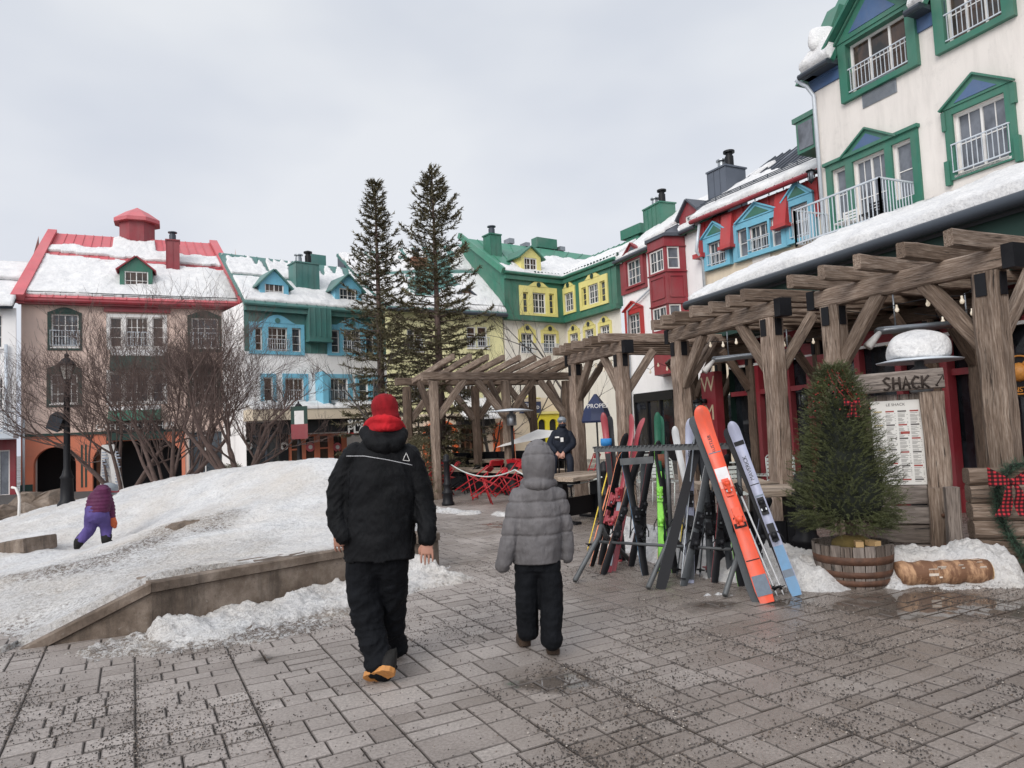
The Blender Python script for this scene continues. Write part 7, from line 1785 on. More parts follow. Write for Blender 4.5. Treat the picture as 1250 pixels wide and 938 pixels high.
def ski(parent_or_none, name, label, tip, tail, wmax, top, base, side='steel_white', face=None, group=None, bind=None, rocker=.10, text=None, thk=.014, tail_up=0.0, tipw=1.0, patch=None, bindcol=('black', 'black')):
    """a shaped ski from its tail point (on the ground) to its tip point; face = direction its top sheet looks"""
    tip, tail = V(tip), V(tail); ax = (tip - tail); L = ax.length; ax.normalize(); fc = V(face) if face else RN; fc = (fc - ax * fc.dot(ax)).normalized(); sd = ax.cross(fc).normalized()
    t = thing(name, label, 'ski', tail, group=group) if parent_or_none is None else parent_or_none
    N = 30
    def W(s):
        w = wmax * (.80 + .20 * (2 * s - 1) ** 2 * (1.15 if s > .5 else .9))
        if s > .94: w *= sqrt(max(0, 1 - ((s - .94) / .06) ** 2.2)) * .97 + .03
        if s < .03: w *= .8 + .2 * s / .03
        return max(w, .008)
    def off(s): return (rocker * max(0, (s - .84) / .16) ** 1.8 if s > .84 else 0) + tail_up * max(0, (.06 - s) / .06) ** 1.6 + .012 * sin(pi * min(1, s / .84))
    vs = []; gs_ = []
    for i in range(N + 1):
        s = 1 - (1 - i / N) ** 2.0; p = tail + ax * L * s + fc * off(s); w = W(s) / 2; th = thk * (1 - .5 * abs(2 * s - 1) ** 2)
        for a, b in ((-w, 0), (w, 0), (w, th * .55), (w * .93, th), (-w * .93, th), (-w, th * .55)): vs.append(p + sd * a + fc * b); gs_.append((s * L, a * 3, b))
    for nm, fidx, mt in (('base', [(0, 1)], base), ('edge', [(1, 2), (5, 0)], side), ('top_sheet', [(2, 3), (3, 4), (4, 5)], top)):
        fs = [(i * 6 + a, i * 6 + b, i * 6 + 6 + b, i * 6 + 6 + a) for i in range(N) for a, b in fidx]
        used = sorted({k for f in fs for k in f}); mp_ = {k: n_ for n_, k in enumerate(used)}
        g = MB(); g.add([vs[k] for k in used], [tuple(mp_[k] for k in f) for f in fs], 0, nm != 'edge', [gs_[k] for k in used]); g.build(nm, mt, t)
    cen = lambda s, h=0.0: tail + ax * L * s + fc * (off(s) + thk + h)
    if bind:
        for s_, kind in ((bind + .075, 'toe'), (bind - .075, 'heel')):
            g = MB(); R_ = Matrix((sd, ax, fc)).transposed(); c = cen(s_)
            g.box(c + fc * .012, (.062, .16, .022), R_); g.box(c + fc * .035 + ax * (.02 if kind == 'toe' else -.02), (.058, .07, .04), R_)
            g.ball(c + fc * .058 + ax * (.03 if kind == 'toe' else -.03), .032, 8, sq=(1, 1, 1)); g.bar(c + fc * .05 - ax * .05, c + fc * .085 + ax * (-.09 if kind == 'heel' else .05), .028, .014, up=fc)
            bo_ = g.build('binding', bindcol[0], t)
            g = MB()
            if kind == 'heel':
                for q in (-1, 1): g.tube([c + sd * q * .035 - fc * .0, c + sd * q * .065 - ax * .06 - fc * .02, c + sd * q * .068 - ax * .12 - fc * .03], .006, 5)
                g.build('brake_arm', 'black', bo_)
            else: g.box(c + fc * .04 - ax * .035, (.05, .02, .012), R_); g.build('anti_friction_pad', 'galv', bo_)
    if text:
        tx, s0, sz, mt = text; g = MB(); T = Matrix((ax, -sd, fc)).transposed().to_4x4(); T.translation = cen(s0, .0018); text_mesh(g, tx, sz, T, .0006); g.build('lettering', mt, t, fix=False)
    if patch:
        for s0, s1, mt in patch:
            g = MB(); P_ = []; n_ = 6; v2 = []
            for i in range(n_ + 1):
                s = s0 + (s1 - s0) * i / n_; w = W(s) / 2 * .9
                for a in (-w, w): v2.append(cen(s, .0012) + sd * a - fc * 0)
            g.add(v2, [(2 * i, 2 * i + 1, 2 * i + 3, 2 * i + 2) for i in range(n_)], 0, True); g.build('graphic', mt, t)
    return t
for nm, c, r_ in (('ski_orange', (.86, .085, .025, 1), .3), ('ski_black', (.012, .012, .014, 1), .4), ('ski_lilac', (.36, .38, .50, 1), .35), ('ski_red', (.32, .02, .035, 1), .35), ('ski_green', (.02, .10, .06, 1), .35), ('ski_blue', (.08, .25, .45, 1), .35),
                  ('ski_white', (.72, .73, .75, 1), .35), ('ski_lime', (.25, .65, .08, 1), .4), ('ski_yellow', (.7, .5, .05, 1), .4), ('ski_grey', (.06, .065, .07, 1), .35), ('ski_stripe', (.75, .25, .12, 1), .4), ('strap_brown', (.16, .05, .025, 1), .7), ('strap_blue', (.02, .18, .45, 1), .6)): M[nm] = plain(nm, c, r_ + .1, 0, .2 if nm in ('ski_black', 'ski_grey', 'ski_green') else .5)
for nm, c in (('ski_orange', (.80, .085, .028, 1)), ('ski_lilac', (.36, .38, .50, 1)), ('ski_blue', (.08, .25, .45, 1)), ('ski_white', (.66, .66, .66, 1)), ('ski_red', (.32, .02, .035, 1))): M[nm] = paint(nm, c, .4, .22, 6, .1, grime=.35)
GS = 'skis leaning on the rack'
def gk(px, py): return gnd(px, py)
def tipat(px, py, Y): return aty(px, py, Y)
# orange pair, standing outside the rack: tail (937,735), tip (856,503)
ta = gk(937, 737); tb = tipat(853, 499, ta.y + .55)
ski(None, 'ski', 'bright orange ski with white patch and black binding, foremost in the rack', tb, ta + V((0, 0, .005)), .15, 'ski_orange', 'ski_grey', 'ski_black', group=GS, face=(-.15, -.97, .25), bind=.49, rocker=.09, text=('RUSTLER', .80, .045, 'ski_grey'), bindcol=('ski_orange', 'black'), patch=((.60, .67, 'ski_white'), (.565, .60, 'ski_pale'), (.035, .13, 'ski_slate'), (.36, .385, 'ski_black'), (.20, .205, 'ski_black'), (.75, .755, 'ski_slate')))
ski(None, 'ski', 'mate of the orange ski, mostly hidden behind it with its grey base outward', tb + V((-.03, .07, -.04)), ta + V((-.055, .05, .002)), .14, 'ski_orange', 'ski_grey', 'ski_black', group=GS, face=(.15, .97, -.25), rocker=.09)
# lilac and black pair to the right: tail (975,727), tip (886,520)
ta = gk(973, 728); tb = tipat(893, 517, ta.y + .5)
ski(None, 'ski', 'lilac and blue patterned ski with black lettering, rightmost on the rack', tb, ta + V((0, 0, .005)), .11, 'ski_lilac', 'ski_black', 'ski_black', group=GS, face=(-.35, -.90, .2), bind=.42, rocker=.08, text=('MAVERICK', .72, .05, 'ski_black'), patch=((.0, .10, 'ski_blue'), (.10, .14, 'ski_slate'), (.14, .27, 'ski_blue'), (.86, .885, 'ski_black'), (.55, .56, 'ski_slate'), (.62, .625, 'ski_black')))
ski(None, 'ski', 'black based mate right behind the lilac ski on the rack', tb + V((-.04, .07, -.03)), ta + V((.01, .05, 0)), .098, 'ski_lilac', 'ski_black', 'ski_black', group=GS, face=(.35, .9, -.2), rocker=.08)
# big black ski seen from its base: tail (805,718) tip (852,520)
ta = gk(806, 720); tb = tipat(862, 500, ta.y + .5)
ski(None, 'ski', 'wide plain black ski leaning right, tail foremost in the middle of the rack', tb, ta, .115, 'ski_black', 'ski_black', 'steel_white', group=GS, face=(.12, .96, -.2), bind=.45, rocker=.1)
# grey lilac ski behind: tail (840,712) tip (838,513)
ta = gk(842, 712); tb = tipat(842, 513, ta.y + .42)
ski(None, 'ski', 'grey lilac ski standing upright behind the wide black one', tb, ta, .10, 'ski_lilac', 'ski_lilac', 'ski_black', group=GS, face=(-.1, -.97, .2), bind=.42, rocker=.07, text=('SPEED', .80, .05, 'ski_black'), patch=((.02, .30, 'ski_grey'),))
# green pair: tail (812,700) tip (806,505)
ta = gk(808, 700); tb = tipat(802, 505, ta.y + .4)
ski(None, 'ski', 'narrow dark green ski bound with a brown strap, left of the black ski', tb, ta, .078, 'ski_green', 'ski_green', 'ski_black', group=GS, face=(-.1, -.97, .2), bind=.40, rocker=.06, patch=((.02, .62, 'ski_lime'),), bindcol=('ski_lime', 'black'))
ski(None, 'ski', 'mate of the narrow green ski just right of it', tb + V((.05, .05, -.01)), ta + V((.045, .05, 0)), .078, 'ski_green', 'ski_green', 'ski_black', group=GS, face=(.1, .97, -.2), rocker=.06)
# red pair leaning left: tail (745,697), tip (772,508)
ta = gk(744, 699); tb = tipat(775, 508, ta.y + .45)
ski(None, 'ski', 'silver and pink edged ski with a red tip, second from the left', tb, ta, .075, 'ski_red', 'ski_grey', 'galv', group=GS, face=(-.7, -.65, .2), bind=.40, rocker=.07, patch=((.04, .5, 'galv'),), bindcol=('ski_red', 'black'))
ski(None, 'ski', 'mate of the red tipped ski with a white arrow mark on its black tip', tb + V((.07, .04, 0)), ta + V((.05, .06, 0)), .075, 'ski_black', 'ski_red', 'ski_red', group=GS, face=(.7, .65, -.2), rocker=.07)
# leftmost: tail (722,690), strapped tips (737,506)
ta = gk(722, 692); tb = tipat(736, 506, ta.y + .40); mid = V((.11, .0, 0))
ski(None, 'ski', 'leftmost ski, black with orange and yellow sidewalls and a red tip', tipat(758, 552, ta.y + .3) , ta, .085, 'ski_black', 'ski_black', 'ski_stripe', group=GS, face=(.75, -.6, .2), bind=.5, rocker=.03, bindcol=('ski_red', 'black'))
ta2 = gk(756, 686); tb2 = tipat(737, 506, ta2.y + .45)
ski(None, 'ski', 'short ski with rounded red tip bound by a blue strap at the rack\'s left end', tb2, ta2, .085, 'ski_red', 'ski_black', 'ski_black', group=GS, face=(-.2, -.95, .2), bind=.38, rocker=.08, patch=((.02, .72, 'ski_black'),), bindcol=('ski_red', 'black'))
ski(None, 'ski', 'black tipped mate strapped behind the short red tipped ski', tb2 + V((.07, .05, 0)), ta2 + V((.05, .05, 0)), .085, 'ski_green', 'ski_black', 'ski_black', group=GS, face=(.2, .95, -.2), rocker=.08)
def strap(lb, px, py, Y, mt, h=.07, w=.12):
    p = aty(px, py, Y); g = MB(); g.lathe([(w * .5, -h / 2), (w * .53, 0), (w * .5, h / 2)], p, 12); g.v = [((v[0] - p.x) + p.x, (v[1] - p.y) * .6 + p.y, v[2]) for v in g.v]; tag(g.build('ski_strap', mt), lb, 'strap')
strap('blue strap tied round the red tipped skis at the rack bar', 740, 540, ta2.y + .36, 'strap_blue', .09, .13); strap('brown leather strap tied round the narrow green skis', 807, 563, gk(808, 700).y + .29, 'strap_brown', .15, .12)
# boots of bindings seen in the shadow: extra pairs inside the rack
for px, py, tx, ty, mt, lb in ((868, 706, 858, 545, 'ski_grey', 'dark grey ski in the shade behind the orange pair'), (885, 702, 846, 520, 'ski_black', 'thin black ski crossing behind the orange pair'), (858, 690, 822, 522, 'ski_white', 'pale worn ski with grey tip inside the rack'), (784, 688, 786, 560, 'ski_grey', 'dark ski low behind the red pair')):
    a = gk(px, py); ski(None, 'ski', lb, tipat(tx, ty, a.y + .35), a, .085, mt, mt, 'ski_black', group=GS, face=(0, -.97, .2), bind=.42, rocker=.06, bindcol=('black', 'black'))
for px, py, tx, ty, mt, lb, sd_ in ((700 + 36, 702, 782, 548, 'ski_black', 'black ski splayed out in front of the rack foot at far left', 'ski_stripe'), (788, 703, 760, 550, 'ski_black', 'dark ski slanting left between the red and green pairs', 'ski_blue'), (834, 716, 868, 552, 'ski_grey', 'dark grey ski leaning right across the rack centre', 'ski_white'), (905, 716, 880, 575, 'ski_black', 'black ski whose tail stands left of the white poles', 'ski_lime'), (915, 712, 935, 610, 'ski_black', 'short black ski low behind the lilac ski', 'ski_lilac'), (733, 690, 762, 530, 'ski_black', 'black ski filling the gap between the two left pairs', 'ski_stripe'), (770, 692, 797, 545, 'ski_black', 'black ski leaning right beside the green pair', 'ski_red'), (824, 700, 800, 540, 'ski_black', 'black ski crossing low behind the green pair', 'ski_lime'), (872, 712, 884, 556, 'ski_black', 'black ski just right of the orange ski waist', 'ski_red'), (893, 706, 868, 548, 'ski_grey', 'grey ski whose tail shows between the orange and lilac tails', 'ski_black'), (845, 700, 868, 540, 'ski_black', 'black ski leaning right behind the grey lilac one', 'ski_orange')):
    a = gk(px, py); ski(None, 'ski', lb, tipat(tx, ty, a.y + .35), a, .09, mt, mt, sd_, group=GS, face=(.3, -.95, .2), bind=.40, rocker=.07, bindcol=('black', 'black'))
# poles
GP = 'ski poles hung on the rack'
def pole(lb, bx, by, tx, ty, mt='ski_grey', dy=.35, grip='ski_black'):
    a = gk(bx, by); b = tipat(tx, ty, a.y + dy); t = thing('ski_pole', lb, 'ski pole', a, group=GP); d = (b - a).normalized(); L = (b - a).length
    g = MB(); g.tube([a, a + d * .04, a + d * (L - .12)], [.003, .0075, .009], 7); g.build('shaft', mt, t); g = MB(); g.tube([a + d * (L - .13), a + d * (L - .1), a + d * (L - .02), b], [.014, .017, .016, .02], 8); gr_ = g.build('grip', grip, t)
    g = MB(); g.tube([a + d * .07, a + d * .078], .045, 10); g.tube([a + d * .05, a + d * .09], .012, 8); g.build('basket', grip, t)
    g = MB(); g.tube([b, b + V((.05, -.03, -.05)), b + V((.05, -.02, -.18)), b - d * .08], .005, 4); g.build('strap_loop', 'black', gr_)
for a in (('white ski pole slanting right of the orange ski', 957, 727, 898, 590, 'ski_white'), ('second white ski pole just left of the lilac ski', 949, 728, 892, 592, 'ski_white'), ('pale bent ski pole rising over the black ski', 831, 716, 850, 506, 'galv'), ('dark ski pole left of the orange ski with pink basket', 862, 702, 872, 560, 'ski_grey', .3, 'ski_red'),
          ('dark ski pole just left of the orange ski', 854, 705, 866, 558, 'ski_grey'), ('olive ski pole under the green skis', 803, 700, 806, 585, 'ski_yellow', .25), ('thin ski pole beside the olive one', 811, 698, 812, 585, 'ski_grey', .25), ('lime green ski pole hanging under the brown strap', 821, 688, 812, 580, 'ski_lime', .25, 'ski_lime'),
          ('yellow ski pole crossing behind the wide black ski', 828, 690, 836, 605, 'ski_yellow', .2), ('orange ski pole leaning over the leftmost skis', 722, 672, 756, 548, 'ski_stripe'), ('yellow ski pole leaning beside the orange one', 717, 672, 749, 548, 'ski_yellow'), ('pink ski pole along the red tipped skis', 753, 690, 772, 560, 'ski_red'),
          ('black ski pole with basket low beside the red pair', 768, 673, 773, 590, 'ski_black', .2), ('dark ski pole behind the white ski', 826, 704, 846, 560, 'ski_grey')): pole(*a)
# ------------------------------------------------------------------ people
def capsule(g, pts, radii, n=14):
    """closed lofted limb; radii may be (across, along-view) pairs measured in world x and y"""
    pts = [V(p) for p in pts]; rs = [(r, r) if not isinstance(r, tuple) else r for r in radii]
    P_ = []; Rr = []
    m = len(pts); sub = 5
    for i in range(m - 1):
        p0, p1, p2, p3 = pts[max(0, i - 1)], pts[i], pts[i + 1], pts[min(m - 1, i + 2)]
        for k in range(sub):
            t = k / sub; q = .5 * ((2 * p1) + (p2 - p0) * t + (2 * p0 - 5 * p1 + 4 * p2 - p3) * t * t + (-p0 + 3 * p1 - 3 * p2 + p3) * t ** 3)
            P_.append(q); u = t * t * (3 - 2 * t); Rr.append(tuple(rs[i][j] * (1 - u) + rs[i + 1][j] * u for j in (0, 1)))
    P_.append(pts[-1]); Rr.append(rs[-1])
    d0 = (P_[0] - P_[1]).normalized(); d1 = (P_[-1] - P_[-2]).normalized(); a = min(Rr[0]); b = min(Rr[-1])
    pre = [(P_[0] + d0 * a * sin(t), tuple(x * cos(t) + .001 for x in Rr[0])) for t in (1.45, 1.0, .5)]; post = [(P_[-1] + d1 * b * sin(t), tuple(x * cos(t) + .001 for x in Rr[-1])) for t in (.5, 1.0, 1.45)]
    P_ = [x[0] for x in pre] + P_ + [x[0] for x in post]; Rr = [x[1] for x in pre] + Rr + [x[1] for x in post]
    vs = []; X0 = V((1, 0, 0))
    for i, p in enumerate(P_):
        d = (P_[min(i + 1, len(P_) - 1)] - P_[max(i - 1, 0)]).normalized(); x = (X0 - d * X0.dot(d)); 
        if x.length < .2: x = (V((0, 0, 1)) - d * d.z)
        x.normalize(); y = d.cross(x)
        for k in range(n): a_ = 2 * pi * k / n; vs.append(p + x * cos(a_) * Rr[i][0] + y * sin(a_) * Rr[i][1])
    fs = [(i * n + k, i * n + (k + 1) % n, (i + 1) * n + (k + 1) % n, (i + 1) * n + k) for i in range(len(P_) - 1) for k in range(n)]
    fs.append(tuple(reversed(range(n)))); fs.append(tuple((len(P_) - 1) * n + k for k in range(n)))
    g.add(vs, fs, 0, True)
def fuse(g, name, mat, parent, voxel=.012, smooth=4, disp=None, keep=None):
    """union the lofted pieces into one continuous skin"""
    o = g.build('tmp', mat, None); md = o.modifiers.new('r', 'REMESH'); md.mode = 'VOXEL'; md.voxel_size = voxel; md.use_smooth_shade = True
    m2 = o.modifiers.new('s', 'SMOOTH'); m2.iterations = smooth; m2.factor = .5
    dg = bpy.context.evaluated_depsgraph_get(); me = bpy.data.meshes.new_from_object(o.evaluated_get(dg)); bpy.data.objects.remove(o)
    n = len(me.vertices); co = np.zeros(n * 3); me.vertices.foreach_get('co', co); co = co.reshape(-1, 3); nn = np.zeros(n * 3); me.vertices.foreach_get('normal', nn); nn = nn.reshape(-1, 3)
    if disp:
        for i in range(n):
            d = disp(V(co[i]), V(nn[i]))
            co[i] += nn[i] * d
    if keep is not None:
        m_ = np.array([keep(V(c)) for c in co]); bm = bmesh.new(); bm.from_mesh(me); bm.verts.ensure_lookup_table(); bmesh.ops.delete(bm, geom=[bm.verts[i] for i in range(n) if not m_[i]], context='VERTS'); bm.to_mesh(me); bm.free(); co = co[m_]
    org = ORG.get(parent.name, V((0, 0, 0))); me.vertices.foreach_set('co', (co - np.array(org)).ravel())
    at = me.attributes.get('g') or me.attributes.new('g', 'FLOAT_VECTOR', 'POINT'); at.data.foreach_set('vector', co.astype(np.float32).ravel())
    me.materials.clear(); me.materials.append(M[mat] if isinstance(mat, str) else mat); me.polygons.foreach_set('use_smooth', [True] * len(me.polygons)); me.polygons.foreach_set('material_index', [0] * len(me.polygons)); me.update(); me.name = name
    q = bpy.data.objects.new(name, me); COL.objects.link(q); q.parent = parent; ORG[q.name] = org; return q
def cloth(name, c, rough=.8, wr=7, bs=.35, fine=260, spec=.3):
    t = NT(name); f = t.noise(wr, 5, (1, 1, .55)); col = t.ramp(f, [(.3, sc_(c, .75)), (.7, sc_(c, 1.25))])
    n1 = t.bump(t.noise(fine, 2), .25, .002); n2 = t.bump(t.noise(wr * 2.2, 5, (1, 1, .45), .6), bs, .03, n1)
    t.b.inputs['Specular IOR Level'].default_value = spec; return t.fin(col, rough, n2)
M['jacket_black'] = cloth('black_shell', (.0045, .0048, .0058, 1), .7, 6, .6, spec=.16); M['trousers_black'] = cloth('black_snow_trousers', (.0055, .0062, .008, 1), .8, 7, .7, spec=.14)
M['knit_red'] = cloth('red_knit', (.20, .006, .010, 1), .95, 30, .2); M['fleece_red'] = cloth('red_hood', (.40, .010, .016, 1), .9, 9, .5)
M['skin'] = paint('skin', (.42, .21, .15, 1), .5, .1, 8, .05); M['gum'] = plain('gum_rubber', (.50, .22, .06, 1), .6); M['boot_dark'] = cloth('dark_boot', (.012, .011, .010, 1), .7, 20)
M['puffer_grey'] = cloth('grey_puffer', (.125, .117, .119, 1), .62, 9, .5); M['boot_brown'] = cloth('brown_boot', (.045, .028, .018, 1), .7, 20); M['hair'] = plain('brown_hair', (.03, .018, .012, 1), .7)
M['puffer_plum'] = cloth('plum_puffer', (.075, .010, .045, 1), .6, 14, .3); M['purple'] = cloth('purple_trousers', (.085, .060, .20, 1), .8, 8, .5); M['mitten'] = cloth('orange_mitten', (.45, .10, .04, 1), .8); M['navy_cloth'] = cloth('navy_uniform', (.008, .011, .020, 1), .75)
M['helmet'] = plain('grey_helmet', (.20, .22, .24, 1), .35)
def wr_noise(k, s=1.0):
    def f(p, n): return k * (noise.noise(V((p.x * 9 * s, p.y * 9 * s, p.z * 13 * s))) + .5 * noise.noise(V((p.x * 22 * s, p.y * 22 * s, p.z * 30 * s))))
    return f
def frm(px, py, Y): return aty(px, py, Y)
def hand(g, w, d, side, k=1.0, curl=.5):
    """palm, four unequal fingers and a side thumb hanging from wrist w along d"""
    d = V(d).normalized(); x = V((1, 0, 0)); x = (x - d * x.dot(d)).normalized(); y = d.cross(x)
    capsule(g, [w, w + d * .045 * k, w + d * .085 * k], [(.030 * k, .021 * k), (.042 * k, .017 * k), (.040 * k, .014 * k)], 10)
    for i, L in enumerate((.068, .078, .072, .056)):
        b = w + d * .085 * k + x * (-.034 + .0235 * i) * k; c1 = b + d * L * .45 * k + x * (i - 1.5) * .003 * k - y * .006 * k * curl; c2 = c1 + (d - y * .55 * curl).normalized() * L * .32 * k; c3 = c2 + (d - y * 1.1 * curl).normalized() * L * .28 * k
        capsule(g, [b - d * .02 * k, c1, c2, c3], [.0088 * k, .0085 * k, .0075 * k, .006 * k], 8)
    s_ = side; b = w + d * .03 * k - x * s_ * .030 * k; capsule(g, [b, b - x * s_ * .022 * k + d * .03 * k - y * .01 * k, b - x * s_ * .022 * k + d * .062 * k - y * .02 * k], [.012 * k, .011 * k, .009 * k], 8)
# ---- man in black: joints placed from the photo at about 4.6 m
Y0 = 4.72
man = thing('person', 'man in a black ski jacket and red knit hat walking away', 'person', V((frm(462, 800, Y0).x, Y0, 0)))
J = lambda px, py, dy=0.0: frm(px, py, Y0 + dy)
g = MB()
torso = [J(463, 548), J(464, 575), J(465, 620), J(463, 665)]
capsule(g, [J(466, 541), J(466, 556), J(465, 585), J(464, 620), J(463, 660), J(463, 684)], [(.115, .095), (.212, .125), (.245, .152), (.238, .155), (.236, .162), (.232, .165)], 24)
capsule(g, [J(434, 556), J(417, 590, .0), J(413, 620, -.02), J(413, 640, -.05), J(420, 655, -.10)], [(.085, .09), (.082, .085), (.072, .078), (.062, .066), (.054, .058)], 16)
capsule(g, [J(497, 557), J(512, 590, .02), J(518, 620, .0), J(521, 645, -.06), J(521, 657, -.08)], [(.085, .09), (.080, .085), (.070, .075), (.060, .065), (.055, .058)], 16)
capsule(g, [J(452, 546, -.02), J(466, 540, -.05), J(482, 547, -.02)], [(.07, .07), (.09, .085), (.07, .07)], 14)
hp = J(463, 682).z
def dj(p, n):
    w_ = wr_noise(.007)(p, n); q = 0
    q = .012 * noise.noise(V((p.x * 5 + p.z * 3, p.y * 5, p.z * 7 - p.x * 6))); rd = 1 - abs(noise.noise(V((p.x * 7 + p.z * 2, p.y * 7, p.z * 17 + abs(p.x - man.location.x) * 22)))) * 5; q += .008 * max(0, rd) * min(1, .35 + abs(p.x - man.location.x) * 3)
    return w_ + q
jk = fuse(g, 'jacket', 'jacket_black', man, .010, 2, dj, keep=lambda p: p.z > hp + .006 * sin(p.x * 30))
jk.modifiers.new('t', 'SOLIDIFY').thickness = .012
# hem, yoke seam piping and cuffs

def ray_surf(o, px, py, lift=.003):
    """point on mesh o under a pixel"""
    d = ray(px, py).normalized(); org = V(o.parent.location) if o.parent else V((0, 0, 0))
    rp = o.parent
    while rp is not None and rp.parent is not None: rp = rp.parent
    org = V(rp.location) if rp else V((0, 0, 0))
    ok, loc, nrm, _ = o.ray_cast(CAMP - org, d)
    return (loc + org + nrm * lift, nrm) if ok else (None, None)
bpy.context.view_layer.update()
def seam(o, pxs, r, mat, name, sub=8):
    pts = []
    for (a, b), (c, d) in zip(pxs[:-1], pxs[1:]):
        for k in range(sub):
            q, _ = ray_surf(o, a + (c - a) * k / sub, b + (d - b) * k / sub, r * .4)
            if q: pts.append(q)
    if len(pts) > 2: g = MB(); g.tube(pts, r, 5); return g.build(name, mat, o)
M['reflective'] = plain('reflective_piping', (.42, .42, .43, 1), .4)
seam(jk, [(423, 557), (445, 557), (470, 561), (508, 569)], .0028, 'reflective', 'back_piping')
seam(jk, [(496, 553), (492, 562), (500, 563), (496, 553)], .002, 'white', 'logo')
seam(jk, [(500, 575), (503, 600), (504, 640), (502, 668)], .0025, 'jacket_black', 'side_seam'); seam(jk, [(427, 575), (425, 610), (424, 640), (425, 668)], .0025, 'jacket_black', 'side_seam')
# down hood lying on the collar
g = MB(); capsule(g, [J(447, 528, -.02), J(455, 539, -.085), J(470, 543, -.10), J(484, 539, -.075), J(491, 530, -.0)], [(.045, .045), (.06, .055), (.068, .06), (.06, .055), (.042, .045)], 14)
capsule(g, [J(450, 522, .0), J(468, 530, -.07), J(489, 523, .0)], [(.03, .03), (.045, .04), (.03, .03)], 12); fuse(g, 'hood', 'jacket_black', jk, .011, 4, wr_noise(.008))
# trousers
g = MB(); toe = J(450, 832, -.02)
capsule(g, [J(463, 655, .02), J(463, 680, .02)], [(.20, .135), (.185, .135)], 18)
capsule(g, [J(446, 680), J(444, 722, .02), J(452, 768, -.01), J(462, 802, -.06), J(465, 812, -.08)], [(.125, .13), (.112, .118), (.096, .102), (.092, .096), (.098, .098)], 16)
capsule(g, [J(478, 680, .02), J(479, 722, .12), J(479, 760, .22), J(481, 783, .32), J(482, 787, .32)], [(.115, .13), (.100, .112), (.086, .095), (.080, .088), (.084, .09)], 16)
def dt_(p, n): return wr_noise(.007)(p, n) + .012 * noise.noise(V((p.x * 6 + p.z * 9, p.y * 6, p.z * 15 - p.x * 14))) * max(.25, min(1, (.85 - p.z) / .5)) + .008 * max(0, 1 - 5 * abs(noise.noise(V((p.x * 8 + p.z * 5, p.y * 8, p.z * 16 - p.x * 9))))) * max(.3, min(1, (.9 - p.z) / .5))
fuse(g, 'trousers', 'trousers_black', man, .010, 2, dt_)
# body: neck, head core, hands
g = MB(); capsule(g, [J(466, 640), J(466, 560), J(466, 545), J(468, 525)], [(.12, .08), (.13, .08), (.06, .06), (.058, .06)], 12)
hc = J(470, 500); capsule(g, [hc + V((0, .0, -.055)), hc + V((0, .0, .03))], [(.068, .085), (.074, .092)], 16)
capsule(g, [J(497, 560), J(518, 620, .0), J(521, 655, -.08), J(522, 661, -.09)], [.04, .035, .028, .026], 10)
capsule(g, [J(434, 560), J(413, 620), J(416, 652, -.08)], [.04, .035, .028], 10)
hand(g, J(521.5, 660, -.09), V((-.06, -.06, -1)), 1, .92, .35); hand(g, J(413, 651, -.08), V((.05, .25, -.9)), -1, .95, 1.2)
capsule(g, [J(446, 700), J(452, 770), J(460, 812, -.06)], [.05, .045, .04], 10); capsule(g, [J(478, 700, .05), J(480, 780, .3)], [.05, .04], 10); capsule(g, [J(446, 700), J(466, 660), J(478, 700, .05)], [.05, .08, .05], 10)
fa = hc + V((.0, .085, -.03))
capsule(g, [hc + V((0, .088, -.005)), hc + V((0, .108, -.030))], [.012, .015], 8)
for s_ in (-1, 1): capsule(g, [hc + V((s_ * .073, .0, .0)), hc + V((s_ * .078, -.006, -.035))], [.012, .009], 8); g.ball(hc + V((s_ * .032, .083, .012)), .013, 8)
capsule(g, [hc + V((-.022, .09, -.062)), hc + V((.022, .09, -.062))], [.006, .006], 8)
fuse(g, 'body', 'skin', man, .0042, 1)
g = MB(); n_ = 26
prof = [(.090, -.062), (.094, -.052), (.094, -.03), (.089, -.026), (.094, .01), (.093, .05), (.082, .085), (.058, .112), (.025, .124), (.001, .127)]
g.lathe(prof, (0, 0, 0), n_); g.v = [tuple(hc + Matrix.Rotation(-.10, 3, 'Y') @ V((v[0] * .95, v[1] * 1.08, v[2] * .93 - .012 + .002 * sin(atan2(v[1], v[0]) * 40)))) for v in g.v]; ht = g.build('hat', 'knit_red', man)
g = MB(); capsule(g, [J(447, 521, .03), J(456, 513, -.05), J(470, 512, -.105), J(483, 515, -.06), J(491, 522, .03)], [(.024, .024), (.029, .027), (.034, .030), (.030, .027), (.025, .024)], 14)
capsule(g, [J(447, 524, .05), J(462, 519, -.08), J(480, 519, -.08), J(492, 526, .04)], [.02, .028, .028, .021], 12); capsule(g, [J(451, 516, .02), J(470, 507, -.075), J(487, 512, .02)], [.018, .026, .02], 12)
capsule(g, [J(455, 524, -.05), J(470, 522, -.11), J(484, 522, -.05)], [.026, .03, .026], 12)
fuse(g, 'red_hood', 'fleece_red', man, .007, 3, wr_noise(.004, 2))
